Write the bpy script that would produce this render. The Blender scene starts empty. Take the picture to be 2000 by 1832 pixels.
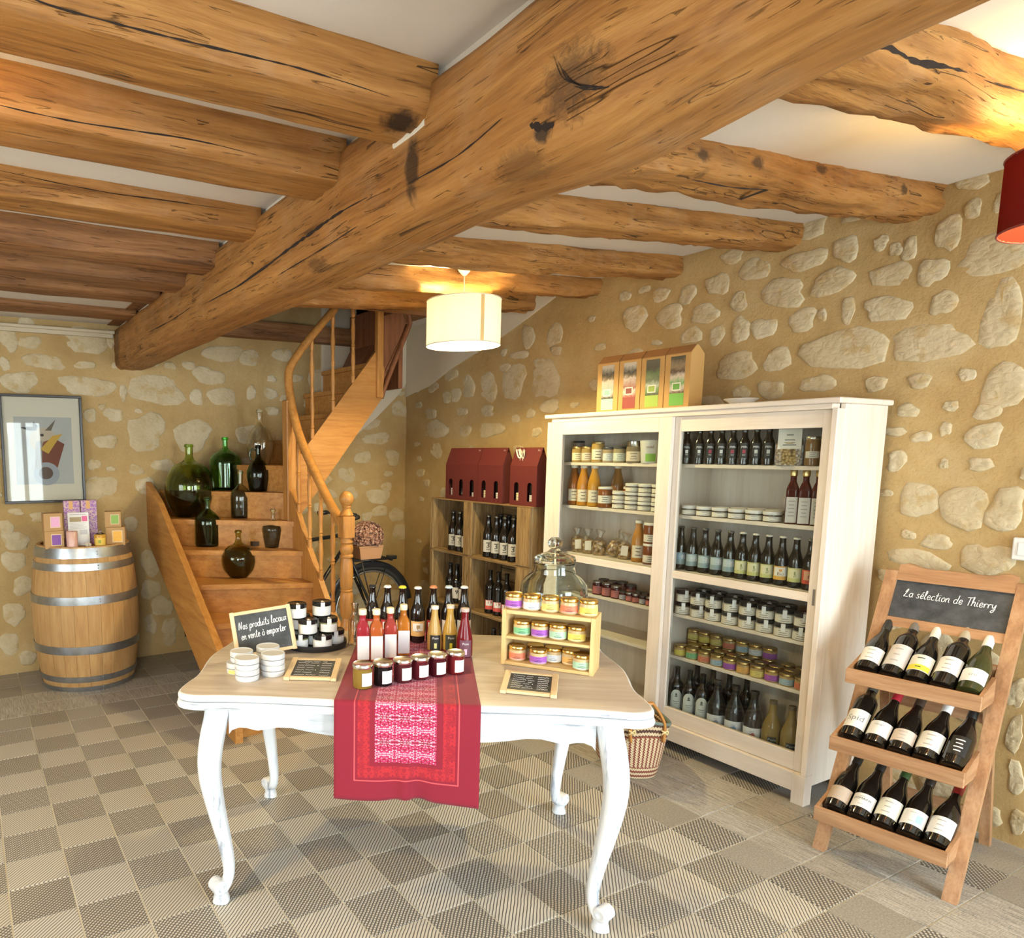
import bpy, bmesh, math, random
from mathutils import Vector, Matrix, noise
random.seed(7)
PI = math.pi
sc = bpy.context.scene
COL = sc.collection

# ------------------------------------------------------------------ camera, world, daylight, exposure
cam = bpy.data.objects.new('camera', bpy.data.cameras.new('camera'))
COL.objects.link(cam)
cam.location = (-1.2512, -2.5962, 1.5179)
cam.rotation_euler = (math.radians(90 - 7.614), 0, math.radians(-28.144))
cam.data.sensor_width = 36
cam.data.lens = 1399.4 / 2000 * 36
cam.data.shift_x = (1000 - 678.6) / 2000
cam.data.shift_y = (1069.65 - 916) / 2000
cam.data.clip_start = 0.02
sc.camera = cam
sc.view_settings.view_transform = 'Standard'
sc.view_settings.look = 'None'
sc.view_settings.gamma = 1
sc.view_settings.use_curve_mapping = False
sc.view_settings.exposure = 0.93
sc.cycles.caustics_reflective = False
sc.cycles.caustics_refractive = False
sc.cycles.max_bounces = 10
sc.cycles.transparent_max_bounces = 16
sc.cycles.transmission_bounces = 10
sc.cycles.sample_clamp_indirect = 6
w = bpy.data.worlds.new('world'); sc.world = w; w.use_nodes = True
wn = w.node_tree.nodes; wl = w.node_tree.links
sky = wn.new('ShaderNodeTexSky'); sky.sky_type = 'NISHITA'; sky.sun_elevation = math.radians(42); sky.sun_rotation = math.radians(20)
sky.sun_disc = False
wn['Background'].inputs[1].default_value = 0.35
wl.new(sky.outputs[0], wn['Background'].inputs[0])

def area_light(name, loc, rot, sx, sy, power, col):
    l = bpy.data.lights.new(name, 'AREA'); l.shape = 'RECTANGLE'; l.size = sx; l.size_y = sy; l.energy = power; l.color = col
    o = bpy.data.objects.new(name, l); COL.objects.link(o); o.location = loc; o.rotation_euler = rot
    return o
# daylight entering through the three glazed openings of the front wall (behind the camera) and one in the left wall
area_light('daylight_shopfront', (1.25, -4.42, 1.15), (PI/2, 0, 0), 1.5, 2.2, 100, (0.86, 0.93, 1.0))
area_light('daylight_door', (-0.38, -4.42, 1.1), (PI/2, 0, 0), 0.56, 1.9, 36, (0.86, 0.93, 1.0))
area_light('daylight_front_window', (-2.4, -4.42, 1.35), (PI/2, 0, 0), 1.5, 1.5, 70, (0.9, 0.95, 1.0))
area_light('daylight_side_window', (-4.22, -0.6, 1.45), (0, -PI/2, 0), 1.5, 2.2, 55, (0.95, 0.97, 1.0))

# ------------------------------------------------------------------ materials
MATS = {}
class NT:
    def __init__(s, name):
        s.m = bpy.data.materials.new(name); s.m.use_nodes = True
        s.n = s.m.node_tree.nodes; s.l = s.m.node_tree.links
        s.p = s.n['Principled BSDF']; s.out = s.n['Material Output']
    def new(s, t, **kw):
        n = s.n.new(t)
        for k, v in kw.items():
            if k.startswith('i_'):
                key = k[2:]; n.inputs[int(key) if key.isdigit() else key].default_value = v
            else: setattr(n, k, v)
        return n
    def link(s, a, b): s.l.new(a, b)
    def math(s, op, a, b=None, clamp=False):
        n = s.n.new('ShaderNodeMath'); n.operation = op; n.use_clamp = clamp
        for i, v in enumerate((a, b)):
            if v is None: continue
            if isinstance(v, (int, float)): n.inputs[i].default_value = v
            else: s.l.new(v, n.inputs[i])
        return n.outputs[0]
    def ramp(s, fac, stops):
        n = s.n.new('ShaderNodeValToRGB'); e = n.color_ramp.elements
        while len(e) < len(stops): e.new(0.5)
        for k, (p, c) in enumerate(stops):
            e[k].position = p; e[k].color = (*c, 1) if len(c) == 3 else c
        s.l.new(fac, n.inputs[0]); return n.outputs[0]
    def mix(s, fac, a, b, mode='MIX'):
        n = s.n.new('ShaderNodeMix'); n.data_type = 'RGBA'; n.blend_type = mode
        for i, v in ((0, fac), (6, a), (7, b)):
            if isinstance(v, (int, float)): n.inputs[i].default_value = v
            elif isinstance(v, tuple): n.inputs[i].default_value = (*v, 1)
            else: s.l.new(v, n.inputs[i])
        return n.outputs[2]
    def noise(s, vec, scale, detail=4, rough=0.55, dist=0.0):
        n = s.n.new('ShaderNodeTexNoise'); n.inputs['Scale'].default_value = scale; n.inputs['Detail'].default_value = detail
        n.inputs['Roughness'].default_value = rough; n.inputs['Distortion'].default_value = dist
        if vec is not None: s.l.new(vec, n.inputs['Vector'])
        return n.outputs[0]
    def voro(s, vec, scale, feature='F1'):
        n = s.n.new('ShaderNodeTexVoronoi'); n.feature = feature; n.inputs['Scale'].default_value = scale
        s.l.new(vec, n.inputs['Vector']); return n.outputs[0]
    def coord(s, kind='Object'): return s.n.new('ShaderNodeTexCoord').outputs[kind]
    def pos(s): return s.n.new('ShaderNodeNewGeometry').outputs['Position']
    def rand(s): return s.n.new('ShaderNodeObjectInfo').outputs['Random']
    def mapping(s, vec, scale=(1, 1, 1), rot=(0, 0, 0), loc=(0, 0, 0)):
        n = s.n.new('ShaderNodeMapping'); n.inputs['Scale'].default_value = scale; n.inputs['Rotation'].default_value = rot
        n.inputs['Location'].default_value = loc; s.l.new(vec, n.inputs['Vector']); return n.outputs[0]
    def bump(s, h, strength=0.3, dist=0.01):
        n = s.n.new('ShaderNodeBump'); n.inputs['Strength'].default_value = strength; n.inputs['Distance'].default_value = dist
        s.l.new(h, n.inputs['Height']); s.l.new(n.outputs[0], s.p.inputs['Normal'])
    def color(s, c):
        if isinstance(c, tuple): s.p.inputs['Base Color'].default_value = (*c, 1)
        else: s.l.new(c, s.p.inputs['Base Color'])
    def set(s, rough=None, metal=None, spec=None, trans=None, ior=None, coat=None):
        for k, v in (('Roughness', rough), ('Metallic', metal), ('Specular IOR Level', spec), ('Transmission Weight', trans), ('IOR', ior), ('Coat Weight', coat)):
            if v is not None: s.p.inputs[k].default_value = v
    def xyz(s, vec):
        n = s.n.new('ShaderNodeSeparateXYZ'); s.l.new(vec, n.inputs[0]); return n.outputs
    def comb(s, x, y, z):
        n = s.n.new('ShaderNodeCombineXYZ')
        for i, v in enumerate((x, y, z)):
            if isinstance(v, (int, float)): n.inputs[i].default_value = v
            else: s.l.new(v, n.inputs[i])
        return n.outputs[0]

def cached(f):
    def g(*a):
        k = (f.__name__,) + a
        if k not in MATS: MATS[k] = f(*a)
        return MATS[k]
    return g
@cached
def plain(col, rough=0.5, metal=0.0, spec=0.5):
    t = NT('paint'); t.color(col); t.set(rough, metal, spec); return t.m
@cached
def paper(col):
    t = NT('paper'); n = t.noise(t.coord(), 60, 3); t.color(t.mix(n, tuple(c * 0.93 for c in col), col)); t.set(0.55, spec=0.3); return t.m
@cached
def wood(name, axis, dark, mid, light, scale=1.0, rough=0.55, bump=0.25, knots=0.0, cracks=0.0, patina=0.0, warp=0.05, stains=()):
    t = NT(name); c = t.coord(); c0 = c
    off = t.math('MULTIPLY', t.rand(), 9.0)
    va = t.new('ShaderNodeVectorMath', operation='ADD'); t.link(c, va.inputs[0]); t.link(t.comb(off, off, off), va.inputs[1]); c = va.outputs[0]
    s = [26 * scale] * 3; s[axis] = 1.6 * scale
    big = t.noise(c, 1.7 * scale, 3)
    wv = t.new('ShaderNodeVectorMath', operation='ADD'); t.link(c, wv.inputs[0])
    d = t.new('ShaderNodeTexNoise'); d.inputs['Scale'].default_value = 2.3 * scale; t.link(c, d.inputs['Vector'])
    ds = t.new('ShaderNodeVectorMath', operation='SCALE'); ds.inputs['Scale'].default_value = warp / scale; t.link(d.outputs['Color'], ds.inputs[0]); t.link(ds.outputs[0], wv.inputs[1])
    g = t.noise(t.mapping(wv.outputs[0], tuple(s)), 1.0, 6, 0.62)
    f = t.noise(t.mapping(wv.outputs[0], tuple(v * 5 for v in s)), 1.0, 3, 0.6)
    h = t.math('ADD', t.math('MULTIPLY', g, 0.72), t.math('MULTIPLY', f, 0.28))
    col = t.ramp(h, [(0.32, dark), (0.5, mid), (0.68, light)])
    col = t.mix(t.math('MULTIPLY', t.math('SUBTRACT', big, 0.42, True), 1.3, True), col, tuple(v * 0.72 for v in mid))
    if patina:
        pn = t.noise(c, 5.0 * scale, 4, 0.7)
        col = t.mix(t.math('MULTIPLY', t.math('SUBTRACT', pn, 0.5, True), patina * 4, True), col, tuple(0.55 * a + 0.45 * b for a, b in zip(light, (0.55, 0.48, 0.36))))
    if knots:
        ks = [5.0] * 3; ks[axis] = 2.0
        v = t.voro(t.mapping(wv.outputs[0], tuple(ks)), 0.62)
        k = t.ramp(v, [(0.03, (1, 1, 1)), (0.11, (0, 0, 0))])
        km = t.math('MULTIPLY', k, knots)
        col = t.mix(km, col, tuple(v2 * 0.3 for v2 in dark)); h = t.math('SUBTRACT', h, t.math('MULTIPLY', km, 0.5))
    if cracks:
        def dashes(across, along, level, width, mask_scale, mask_at, amount):
            cs = [across] * 3; cs[axis] = along
            cr = t.noise(t.mapping(wv.outputs[0], tuple(cs)), 1.0, 2, 0.5)
            ck = t.ramp(t.math('ABSOLUTE', t.math('SUBTRACT', cr, level)), [(0.0, (1, 1, 1)), (width, (0, 0, 0))])
            ms = [mask_scale * 2.5] * 3; ms[axis] = mask_scale
            msk = t.math('GREATER_THAN', t.noise(t.mapping(c, tuple(ms)), 1.0, 3, 0.6), mask_at)
            return t.math('MULTIPLY', t.math('MULTIPLY', ck, msk), amount)
        km = t.math('MAXIMUM', dashes(22, 0.5, 0.55, 0.010, 1.6, 0.57, cracks), dashes(70, 2.5, 0.58, 0.020, 5.0, 0.56, cracks * 0.65))
        sp = [130] * 3; sp[axis] = 9
        spk = t.ramp(t.noise(t.mapping(wv.outputs[0], tuple(sp)), 1.0, 2, 0.5), [(0.66, (0, 0, 0)), (0.74, (1, 1, 1))])
        km = t.math('MAXIMUM', km, t.math('MULTIPLY', spk, 0.5 * cracks))
        col = t.mix(km, col, tuple(v2 * 0.22 for v2 in dark)); h = t.math('SUBTRACT', h, km)
    for ctr, rad, amt, sc_ in stains:      # smoke and damp stains, gnarled knots: each at its own place on the timber
        sv = t.mapping(c0, tuple(1 / v for v in rad), (0, 0, 0), tuple(-a / b for a, b in zip(ctr, rad)))
        ln = t.new('ShaderNodeVectorMath', operation='LENGTH'); t.link(sv, ln.inputs[0])
        d_ = t.math('ADD', ln.outputs['Value'], t.math('MULTIPLY', t.math('SUBTRACT', t.noise(c0, sc_, 4, 0.65, 1.0), 0.5), 1.3))
        mk_ = t.math('MULTIPLY', t.ramp(d_, [(0.55, (1, 1, 1)), (1.0, (0, 0, 0))]), amt)
        col = t.mix(mk_, col, (0.028, 0.016, 0.009)); h = t.math('SUBTRACT', h, t.math('MULTIPLY', mk_, 0.4))
    t.color(col); t.set(rough, spec=0.35); t.bump(h, bump, 0.012); return t.m
def oak(axis, stains=()): return wood('old_oak', axis, (0.17, 0.065, 0.014), (0.35, 0.155, 0.038), (0.49, 0.245, 0.070), 1.0, 0.62, 0.6, 0.75, 1.0, 0.25, 0.035, stains)
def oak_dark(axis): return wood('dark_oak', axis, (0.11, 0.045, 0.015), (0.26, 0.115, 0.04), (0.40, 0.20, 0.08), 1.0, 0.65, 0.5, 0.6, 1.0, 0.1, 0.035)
def stairwood(axis): return wood('stair_beech', axis, (0.36, 0.145, 0.034), (0.52, 0.235, 0.058), (0.62, 0.315, 0.09), 1.3, 0.38, 0.08)
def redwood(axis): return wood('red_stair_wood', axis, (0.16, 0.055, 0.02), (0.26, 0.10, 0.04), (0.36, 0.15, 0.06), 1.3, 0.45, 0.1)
def cratewood(axis): return wood('crate_pine', axis, (0.11, 0.06, 0.022), (0.29, 0.18, 0.075), (0.46, 0.32, 0.15), 1.2, 0.75, 0.4, 0.5, 0.6)
def standwood(axis): return wood('stand_pine', axis, (0.28, 0.14, 0.065), (0.44, 0.235, 0.115), (0.56, 0.34, 0.18), 1.2, 0.5, 0.1, 0.6)
def rackwood(axis): return wood('rack_pine', axis, (0.66, 0.42, 0.16), (0.78, 0.54, 0.24), (0.86, 0.65, 0.34), 1.2, 0.45, 0.06)
def slatewood(axis): return wood('slate_frame_pine', axis, (0.68, 0.47, 0.24), (0.80, 0.61, 0.36), (0.88, 0.72, 0.48), 1.5, 0.5, 0.06)
def cabwood(axis): return wood('white_stained_pine', axis, (0.70, 0.60, 0.50), (0.80, 0.71, 0.61), (0.86, 0.79, 0.71), 0.9, 0.42, 0.05)
def barrelwood(axis): return wood('barrel_oak', axis, (0.38, 0.20, 0.07), (0.51, 0.295, 0.115), (0.60, 0.38, 0.165), 1.0, 0.55, 0.12)
def topwood(axis): return wood('greige_tabletop', axis, (0.42, 0.34, 0.265), (0.55, 0.47, 0.385), (0.66, 0.60, 0.52), 0.9, 0.4, 0.08)
@cached
def whitepaint(axis=0):
    t = NT('distressed_white_paint'); c = t.coord(); m_ = [30, 30, 30]; m_[axis] = 3.5
    n = t.noise(t.mapping(c, tuple(m_)), 1.0, 5, 0.65); n2 = t.noise(c, 9, 4)
    col = t.ramp(n, [(0.33, (0.34, 0.37, 0.42)), (0.41, (0.64, 0.67, 0.71)), (0.52, (0.76, 0.775, 0.79))])
    t.color(t.mix(t.math('MULTIPLY', t.math('SUBTRACT', n2, 0.5, True), 1.2), col, (0.60, 0.65, 0.72))); t.set(0.42, spec=0.4); t.bump(n, 0.15, 0.004); return t.m
@cached
def groovepaint():
    t = NT('grey_wash_in_grooves'); t.color((0.36, 0.38, 0.43)); t.set(0.6); return t.m
@cached
def plaster(col=(0.72, 0.66, 0.57)):
    t = NT('smooth_plaster'); c = t.pos(); n = t.noise(c, 3, 5, 0.6)
    t.color(t.mix(n, tuple(v * 0.93 for v in col), tuple(min(1, v * 1.05) for v in col))); t.set(0.9, spec=0.1); t.bump(t.noise(c, 25, 4), 0.08, 0.01); return t.m
@cached
def mortar():
    t = NT('lime_mortar'); c = t.pos(); n = t.noise(c, 2.2, 6, 0.65); f = t.noise(c, 95, 3, 0.7)
    col = t.ramp(n, [(0.3, (0.41, 0.27, 0.11)), (0.55, (0.50, 0.35, 0.158)), (0.72, (0.56, 0.42, 0.22))])
    col = t.mix(t.math('MULTIPLY', t.math('SUBTRACT', f, 0.52, True), 1.6), col, (0.30, 0.185, 0.07))
    t.color(col); t.set(0.95, spec=0.1)
    t.bump(t.math('ADD', t.math('MULTIPLY', f, 0.35), t.noise(c, 18, 5, 0.65)), 0.45, 0.012); return t.m
@cached
def limestone(v=0):
    t = NT('limestone'); c = t.pos(); n = t.noise(c, 7, 6, 0.7); r = t.rand()
    col = t.ramp(n, [(0.28, (0.46, 0.36, 0.21)), (0.5, (0.59, 0.49, 0.315)), (0.72, (0.69, 0.60, 0.43))])
    col = t.mix(t.math('MULTIPLY', r, 0.4), col, (0.55, 0.43, 0.25))
    sm = t.ramp(t.noise(c, 11, 4, 0.6), [(0.56, (0, 0, 0)), (0.64, (1, 1, 1))])
    col = t.mix(t.math('MULTIPLY', sm, 0.75), col, (0.50, 0.355, 0.165))
    t.color(col); t.set(0.95, spec=0.1)
    h = t.math('ADD', t.noise(c, 22, 6, 0.7, 0.8), t.math('MULTIPLY', t.voro(t.mapping(c, (1, 1, 1.6)), 26, 'DISTANCE_TO_EDGE'), 0.8))
    t.bump(h, 0.55, 0.012); return t.m

TS = 0.2
@cached
def tilemat(kind):
    t = NT('tile_' + kind); x, y, z = t.xyz(t.pos()); r = t.rand()
    base = t.mix(r, (0.56, 0.51, 0.42), (0.65, 0.61, 0.53)); dark = (0.075, 0.068, 0.060)
    wob = t.math('MULTIPLY', t.noise(t.pos(), 14, 2), 0.010)
    per = TS / 13.0
    def stripes(e, width, p=per):
        ph = t.math('FRACT', t.math('MULTIPLY', t.math('ADD', e, wob), 1 / p))
        tri = t.math('ABSOLUTE', t.math('SUBTRACT', ph, 0.5))
        return t.ramp(tri, [(width - 0.06, (1, 1, 1)), (width + 0.06, (0, 0, 0))])
    fine = t.noise(t.pos(), 160, 3, 0.7)
    if kind == 'stripe':
        m = stripes(t.math('SUBTRACT', x, y), 0.16)
    elif kind == 'cross':
        a = stripes(t.math('SUBTRACT', x, y), 0.23); b = stripes(t.math('ADD', x, y), 0.13)
        m = t.math('MAXIMUM', a, b)
    elif kind == 'hound':
        a = stripes(t.math('SUBTRACT', x, y), 0.25, per * 1.1); b = stripes(t.math('ADD', x, y), 0.16, per * 1.1)
        m = t.math('MAXIMUM', a, b)
    elif kind == 'weave':
        n1 = t.noise(t.mapping(t.pos(), (210, 9, 1)), 1.0, 3, 0.7); n2 = t.noise(t.mapping(t.pos(), (60, 240, 1)), 1.0, 2, 0.7)
        m = t.ramp(t.math('ADD', t.math('MULTIPLY', n1, 0.65), t.math('MULTIPLY', n2, 0.35)), [(0.40, (0.75, 0.75, 0.75)), (0.60, (0.12, 0.12, 0.12))])
    else:
        m = t.ramp(fine, [(0.35, (0.72, 0.72, 0.72)), (0.65, (0.38, 0.38, 0.38))])
    col = t.mix(t.math('MULTIPLY', m, 0.93), base, dark)
    fx = t.math('ABSOLUTE', t.math('SUBTRACT', t.math('FRACT', t.math('MULTIPLY', x, 1 / TS)), 0.5))
    t.color(col); t.set(0.42, spec=0.35); t.bump(t.math('SUBTRACT', 1.0, m), 0.12, 0.002); return t.m
@cached
def grout():
    t = NT('grout'); t.color((0.74, 0.70, 0.60)); t.set(0.9); return t.m
@cached
def steel(col=(0.42, 0.44, 0.46), rough=0.35):
    t = NT('galvanised_steel'); c = t.coord(); n = t.noise(c, 22, 4, 0.6)
    t.color(t.mix(n, tuple(v * 0.6 for v in col), tuple(min(1, v * 1.25) for v in col))); t.set(rough, 0.9); t.bump(n, 0.1, 0.004); return t.m
@cached
def metal(col, rough=0.25):
    t = NT('tin_lid'); t.color(col); t.set(rough, 1.0); return t.m
@cached
def glass(col, rough=0.0, ior=1.45):
    t = NT('glass'); t.color(col); t.set(rough, 0, 0.5, 1.0, ior); return t.m
@cached
def darkglass(col=(0.008, 0.007, 0.006)):
    t = NT('dark_bottle_glass'); t.color(col); t.set(0.05, 0, 0.6, coat=0.3); return t.m
@cached
def liquid(col, trans=0.45):
    t = NT('filled_glass'); t.color(col); t.set(0.06, 0, 0.5, trans, 1.36); return t.m
@cached
def pane():
    t = NT('thin_pane'); tr = t.new('ShaderNodeBsdfTransparent'); gl = t.new('ShaderNodeBsdfGlossy'); gl.inputs['Roughness'].default_value = 0.02
    tr.inputs['Color'].default_value = (0.93, 0.95, 0.94, 1)
    fr = t.new('ShaderNodeLayerWeight'); fr.inputs['Blend'].default_value = 0.5
    fac = t.math('ADD', t.math('MULTIPLY', t.math('POWER', fr.outputs['Facing'], 5.0), 0.9), 0.022)
    mx = t.new('ShaderNodeMixShader'); t.link(fac, mx.inputs[0]); t.link(tr.outputs[0], mx.inputs[1]); t.link(gl.outputs[0], mx.inputs[2])
    t.link(mx.outputs[0], t.out.inputs['Surface']); return t.m
@cached
def film(col=(0.95, 0.93, 0.88)):
    t = NT('cellophane'); tr = t.new('ShaderNodeBsdfTransparent'); gl = t.new('ShaderNodeBsdfGlossy'); gl.inputs['Roughness'].default_value = 0.12
    tr.inputs['Color'].default_value = (*col, 1)
    lw = t.new('ShaderNodeLayerWeight'); lw.inputs['Blend'].default_value = 0.35
    b = t.new('ShaderNodeBump'); b.inputs['Strength'].default_value = 0.9; b.inputs['Distance'].default_value = 0.01
    t.link(t.noise(t.coord(), 40, 3), b.inputs['Height']); t.link(b.outputs[0], gl.inputs['Normal'])
    mx = t.new('ShaderNodeMixShader'); t.link(t.math('ADD', t.math('MULTIPLY', lw.outputs['Facing'], 0.45), 0.12), mx.inputs[0]); t.link(tr.outputs[0], mx.inputs[1]); t.link(gl.outputs[0], mx.inputs[2])
    t.link(mx.outputs[0], t.out.inputs['Surface']); return t.m
@cached
def glow(col, strength):
    t = NT('lit_bulb'); t.p.inputs['Emission Color'].default_value = (*col, 1); t.p.inputs['Emission Strength'].default_value = strength; t.color(col); return t.m
@cached
def fabricshade(col, trans=0.6):
    t = NT('lampshade_fabric'); c = t.coord(); d = t.new('ShaderNodeBsdfDiffuse'); tr = t.new('ShaderNodeBsdfTranslucent')
    d.inputs['Color'].default_value = (*col, 1); tr.inputs['Color'].default_value = (*col, 1)
    mx = t.new('ShaderNodeMixShader'); mx.inputs[0].default_value = trans
    t.link(d.outputs[0], mx.inputs[1]); t.link(tr.outputs[0], mx.inputs[2]); t.link(mx.outputs[0], t.out.inputs['Surface']); return t.m
@cached
def slate():
    t = NT('chalk_slate'); c = t.coord(); n = t.noise(c, 18, 5, 0.65)
    t.color(t.ramp(n, [(0.35, (0.028, 0.031, 0.034)), (0.65, (0.075, 0.08, 0.086))])); t.set(0.6); return t.m
@cached
def chalk():
    t = NT('chalk'); t.color((0.86, 0.86, 0.84)); t.set(0.9); return t.m

# ------------------------------------------------------------------ builders
def link_obj(name, me, mat=None, parent=None, loc=None, rot=None):
    o = bpy.data.objects.new(name, me); COL.objects.link(o)
    if mat is not None and not me.materials: me.materials.append(mat)
    if parent is not None: o.parent = parent
    if loc is not None: o.location = loc
    if rot is not None: o.rotation_euler = rot
    return o
def tag(o, label=None, cat=None, group=None, kind=None):
    if label: o['label'] = label
    if cat: o['category'] = cat
    if group: o['group'] = group
    if kind: o['kind'] = kind
    return o
def thing(name, label, cat, loc=(0, 0, 0), rotz=0.0, group=None):
    o = bpy.data.objects.new(name, None); o.empty_display_size = 0.05; COL.objects.link(o)
    o.location = loc; o.rotation_euler = (0, 0, rotz)
    return tag(o, label, cat, group)
def struct(o): o['kind'] = 'structure'; return o

class MB:
    def __init__(s): s.bm = bmesh.new()
    def face_box(s, c, d, rot=None, bevel=0.0):
        r = bmesh.ops.create_cube(s.bm, size=1.0)
        m = Matrix.Translation(c) @ (rot.to_matrix().to_4x4() if rot is not None and hasattr(rot, 'to_matrix') else (rot if rot is not None else Matrix())) @ Matrix.Diagonal((*d, 1))
        bmesh.ops.transform(s.bm, matrix=m, verts=r['verts'])
        if bevel:
            es = list({e for v in r['verts'] for e in v.link_edges})
            bmesh.ops.bevel(s.bm, geom=es, offset=bevel, segments=1, affect='EDGES', profile=0.5)
        return s
    box = face_box
    def box2(s, x0, x1, y0, y1, z0, z1, bevel=0.0):
        return s.face_box(((x0 + x1) / 2, (y0 + y1) / 2, (z0 + z1) / 2), (abs(x1 - x0), abs(y1 - y0), abs(z1 - z0)), None, bevel)
    def prism(s, pts, vec):
        """closed polygon pts (3D) extruded along vec"""
        v = Vector(vec); a = [s.bm.verts.new(p) for p in pts]; b = [s.bm.verts.new(Vector(p) + v) for p in pts]; n = len(a)
        f1 = s.bm.faces.new(a); f2 = s.bm.faces.new(b[::-1])
        for i in range(n): s.bm.faces.new((a[i], b[i], b[(i + 1) % n], a[(i + 1) % n]))
        return s
    def lathe(s, prof, seg=24, m=None, n=None):
        """profile of (r,z); n: superellipse exponents per ring (2 = round)"""
        rings = []
        for k, (r, z) in enumerate(prof):
            if r < 1e-6: rings.append([s.bm.verts.new((0, 0, z))]); continue
            ex = n[k] if n else 2
            ring = []
            for i in range(seg):
                a = 2 * PI * (i + 0.5) / seg; ca, sa = math.cos(a), math.sin(a)
                q = r if ex == 2 else r / ((abs(ca) ** ex + abs(sa) ** ex) ** (1 / ex))
                ring.append(s.bm.verts.new((q * ca, q * sa, z)))
            rings.append(ring)
        for A, Bq in zip(rings, rings[1:]):
            if len(A) == 1 and len(Bq) == 1: continue
            for i in range(seg):
                j = (i + 1) % seg
                if len(A) == 1: s.bm.faces.new((A[0], Bq[j], Bq[i]))
                elif len(Bq) == 1: s.bm.faces.new((A[i], A[j], Bq[0]))
                else: s.bm.faces.new((A[i], A[j], Bq[j], Bq[i]))
        if m is not None: bmesh.ops.transform(s.bm, matrix=m, verts=[v for R in rings for v in R])
        return s
    def tube(s, pts, rad, seg=8, closed=False, caps=True, flat=None):
        P = [Vector(p) for p in pts]; n = len(P)
        R = rad if isinstance(rad, list) else [rad] * n
        rings = []; up = None
        for i in range(n):
            a = P[i - 1] if (i > 0 or closed) else P[i]; b = P[(i + 1) % n] if (i < n - 1 or closed) else P[i]
            t = (b - a).normalized()
            if up is None: up = t.orthogonal().normalized() if flat is None else Vector(flat)
            side = t.cross(up)
            if side.length < 1e-6: side = t.orthogonal()
            side.normalize(); upn = side.cross(t).normalized()
            if flat is None: up = upn
            rr = R[i]; rx, ry = rr if isinstance(rr, (tuple, list)) else (rr, rr)
            rings.append([s.bm.verts.new(P[i] + side * (math.cos(2 * PI * k / seg) * rx) + upn * (math.sin(2 * PI * k / seg) * ry)) for k in range(seg)])
        m = n if closed else n - 1
        for i in range(m):
            A, Bq = rings[i], rings[(i + 1) % n]
            for k in range(seg):
                j = (k + 1) % seg; s.bm.faces.new((A[k], A[j], Bq[j], Bq[k]))
        if caps and not closed: s.bm.faces.new(rings[0][::-1]); s.bm.faces.new(rings[-1])
        return s
    def loft(s, secs, closed_sec=True, caps=True):
        rings = [[s.bm.verts.new(p) for p in sec] for sec in secs]; n = len(rings[0])
        for A, Bq in zip(rings, rings[1:]):
            for k in range(n if closed_sec else n - 1):
                j = (k + 1) % n; s.bm.faces.new((A[k], A[j], Bq[j], Bq[k]))
        if caps and closed_sec: s.bm.faces.new(rings[0][::-1]); s.bm.faces.new(rings[-1])
        return s
    def grid(s, f, nu, nv):
        V = [[s.bm.verts.new(f(i / nu, j / nv)) for j in range(nv + 1)] for i in range(nu + 1)]
        for i in range(nu):
            for j in range(nv): s.bm.faces.new((V[i][j], V[i + 1][j], V[i + 1][j + 1], V[i][j + 1]))
        return s
    def band(s, r, z0, z1, ang, mid=-PI / 2, seg=10, n=2, lift=0.0006, arch=0.0, thick=0.0004):
        """curved label patch around a bottle of radius r"""
        def pt(u, v, e):
            a = mid + (u - 0.5) * ang; q = r + e
            if n != 2: q = (r + e) / ((abs(math.cos(a)) ** n + abs(math.sin(a)) ** n) ** (1 / n))
            zt = z1 - arch * (2 * abs(u - 0.5)) ** 2.5
            return (q * math.cos(a), q * math.sin(a), z0 + (zt - z0) * v)
        s.grid(lambda u, v: pt(u, v, lift), seg, 1)
        return s
    def mesh(s, name, smooth=False, sharp=None):
        bmesh.ops.recalc_face_normals(s.bm, faces=s.bm.faces)
        me = bpy.data.meshes.new(name); s.bm.to_mesh(me); s.bm.free()
        if smooth:
            me.polygons.foreach_set('use_smooth', [True] * len(me.polygons))
            if sharp: me.set_sharp_from_angle(angle=math.radians(sharp))
        return me
    def obj(s, name, mat, parent=None, smooth=False, sharp=None, loc=None, rot=None):
        return link_obj(name, s.mesh(name, smooth, sharp), mat, parent, loc, rot)
MESH = {}
def shared(key, fn):
    if key not in MESH: MESH[key] = fn()
    return MESH[key]
def Mat_rz(a): return Matrix.Rotation(a, 4, 'Z')
def catmull(pts, n=6, closed=False):
    P = [Vector(p) for p in pts]; out = []; m = len(P)
    for i in range(m if closed else m - 1):
        p0 = P[(i - 1) % m] if (closed or i > 0) else P[0]; p1 = P[i]; p2 = P[(i + 1) % m]; p3 = P[(i + 2) % m] if (closed or i + 2 < m) else P[-1]
        for k in range(n):
            t = k / n
            out.append(0.5 * ((2 * p1) + (-p0 + p2) * t + (2 * p0 - 5 * p1 + 4 * p2 - p3) * t * t + (-p0 + 3 * p1 - 3 * p2 + p3) * t ** 3))
    if not closed: out.append(P[-1])
    return out
def facing(x, y, extra=0.0):
    """z rotation that turns a label on local -Y towards the shop's front door side"""
    return math.atan2(-1.25 - x, -(-2.6 - y)) + extra

# ------------------------------------------------------------------ room: floor, walls, ceiling
def nz(x, y, z=0.0, s=1.0): return noise.noise(Vector((x * s, y * s, z * s)))
def xr(y): return 2.262 - 0.0465 * max(0.0, y - 0.7)    # inner face of the right wall
YB = 2.72                                           # inner face of the back wall
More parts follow.
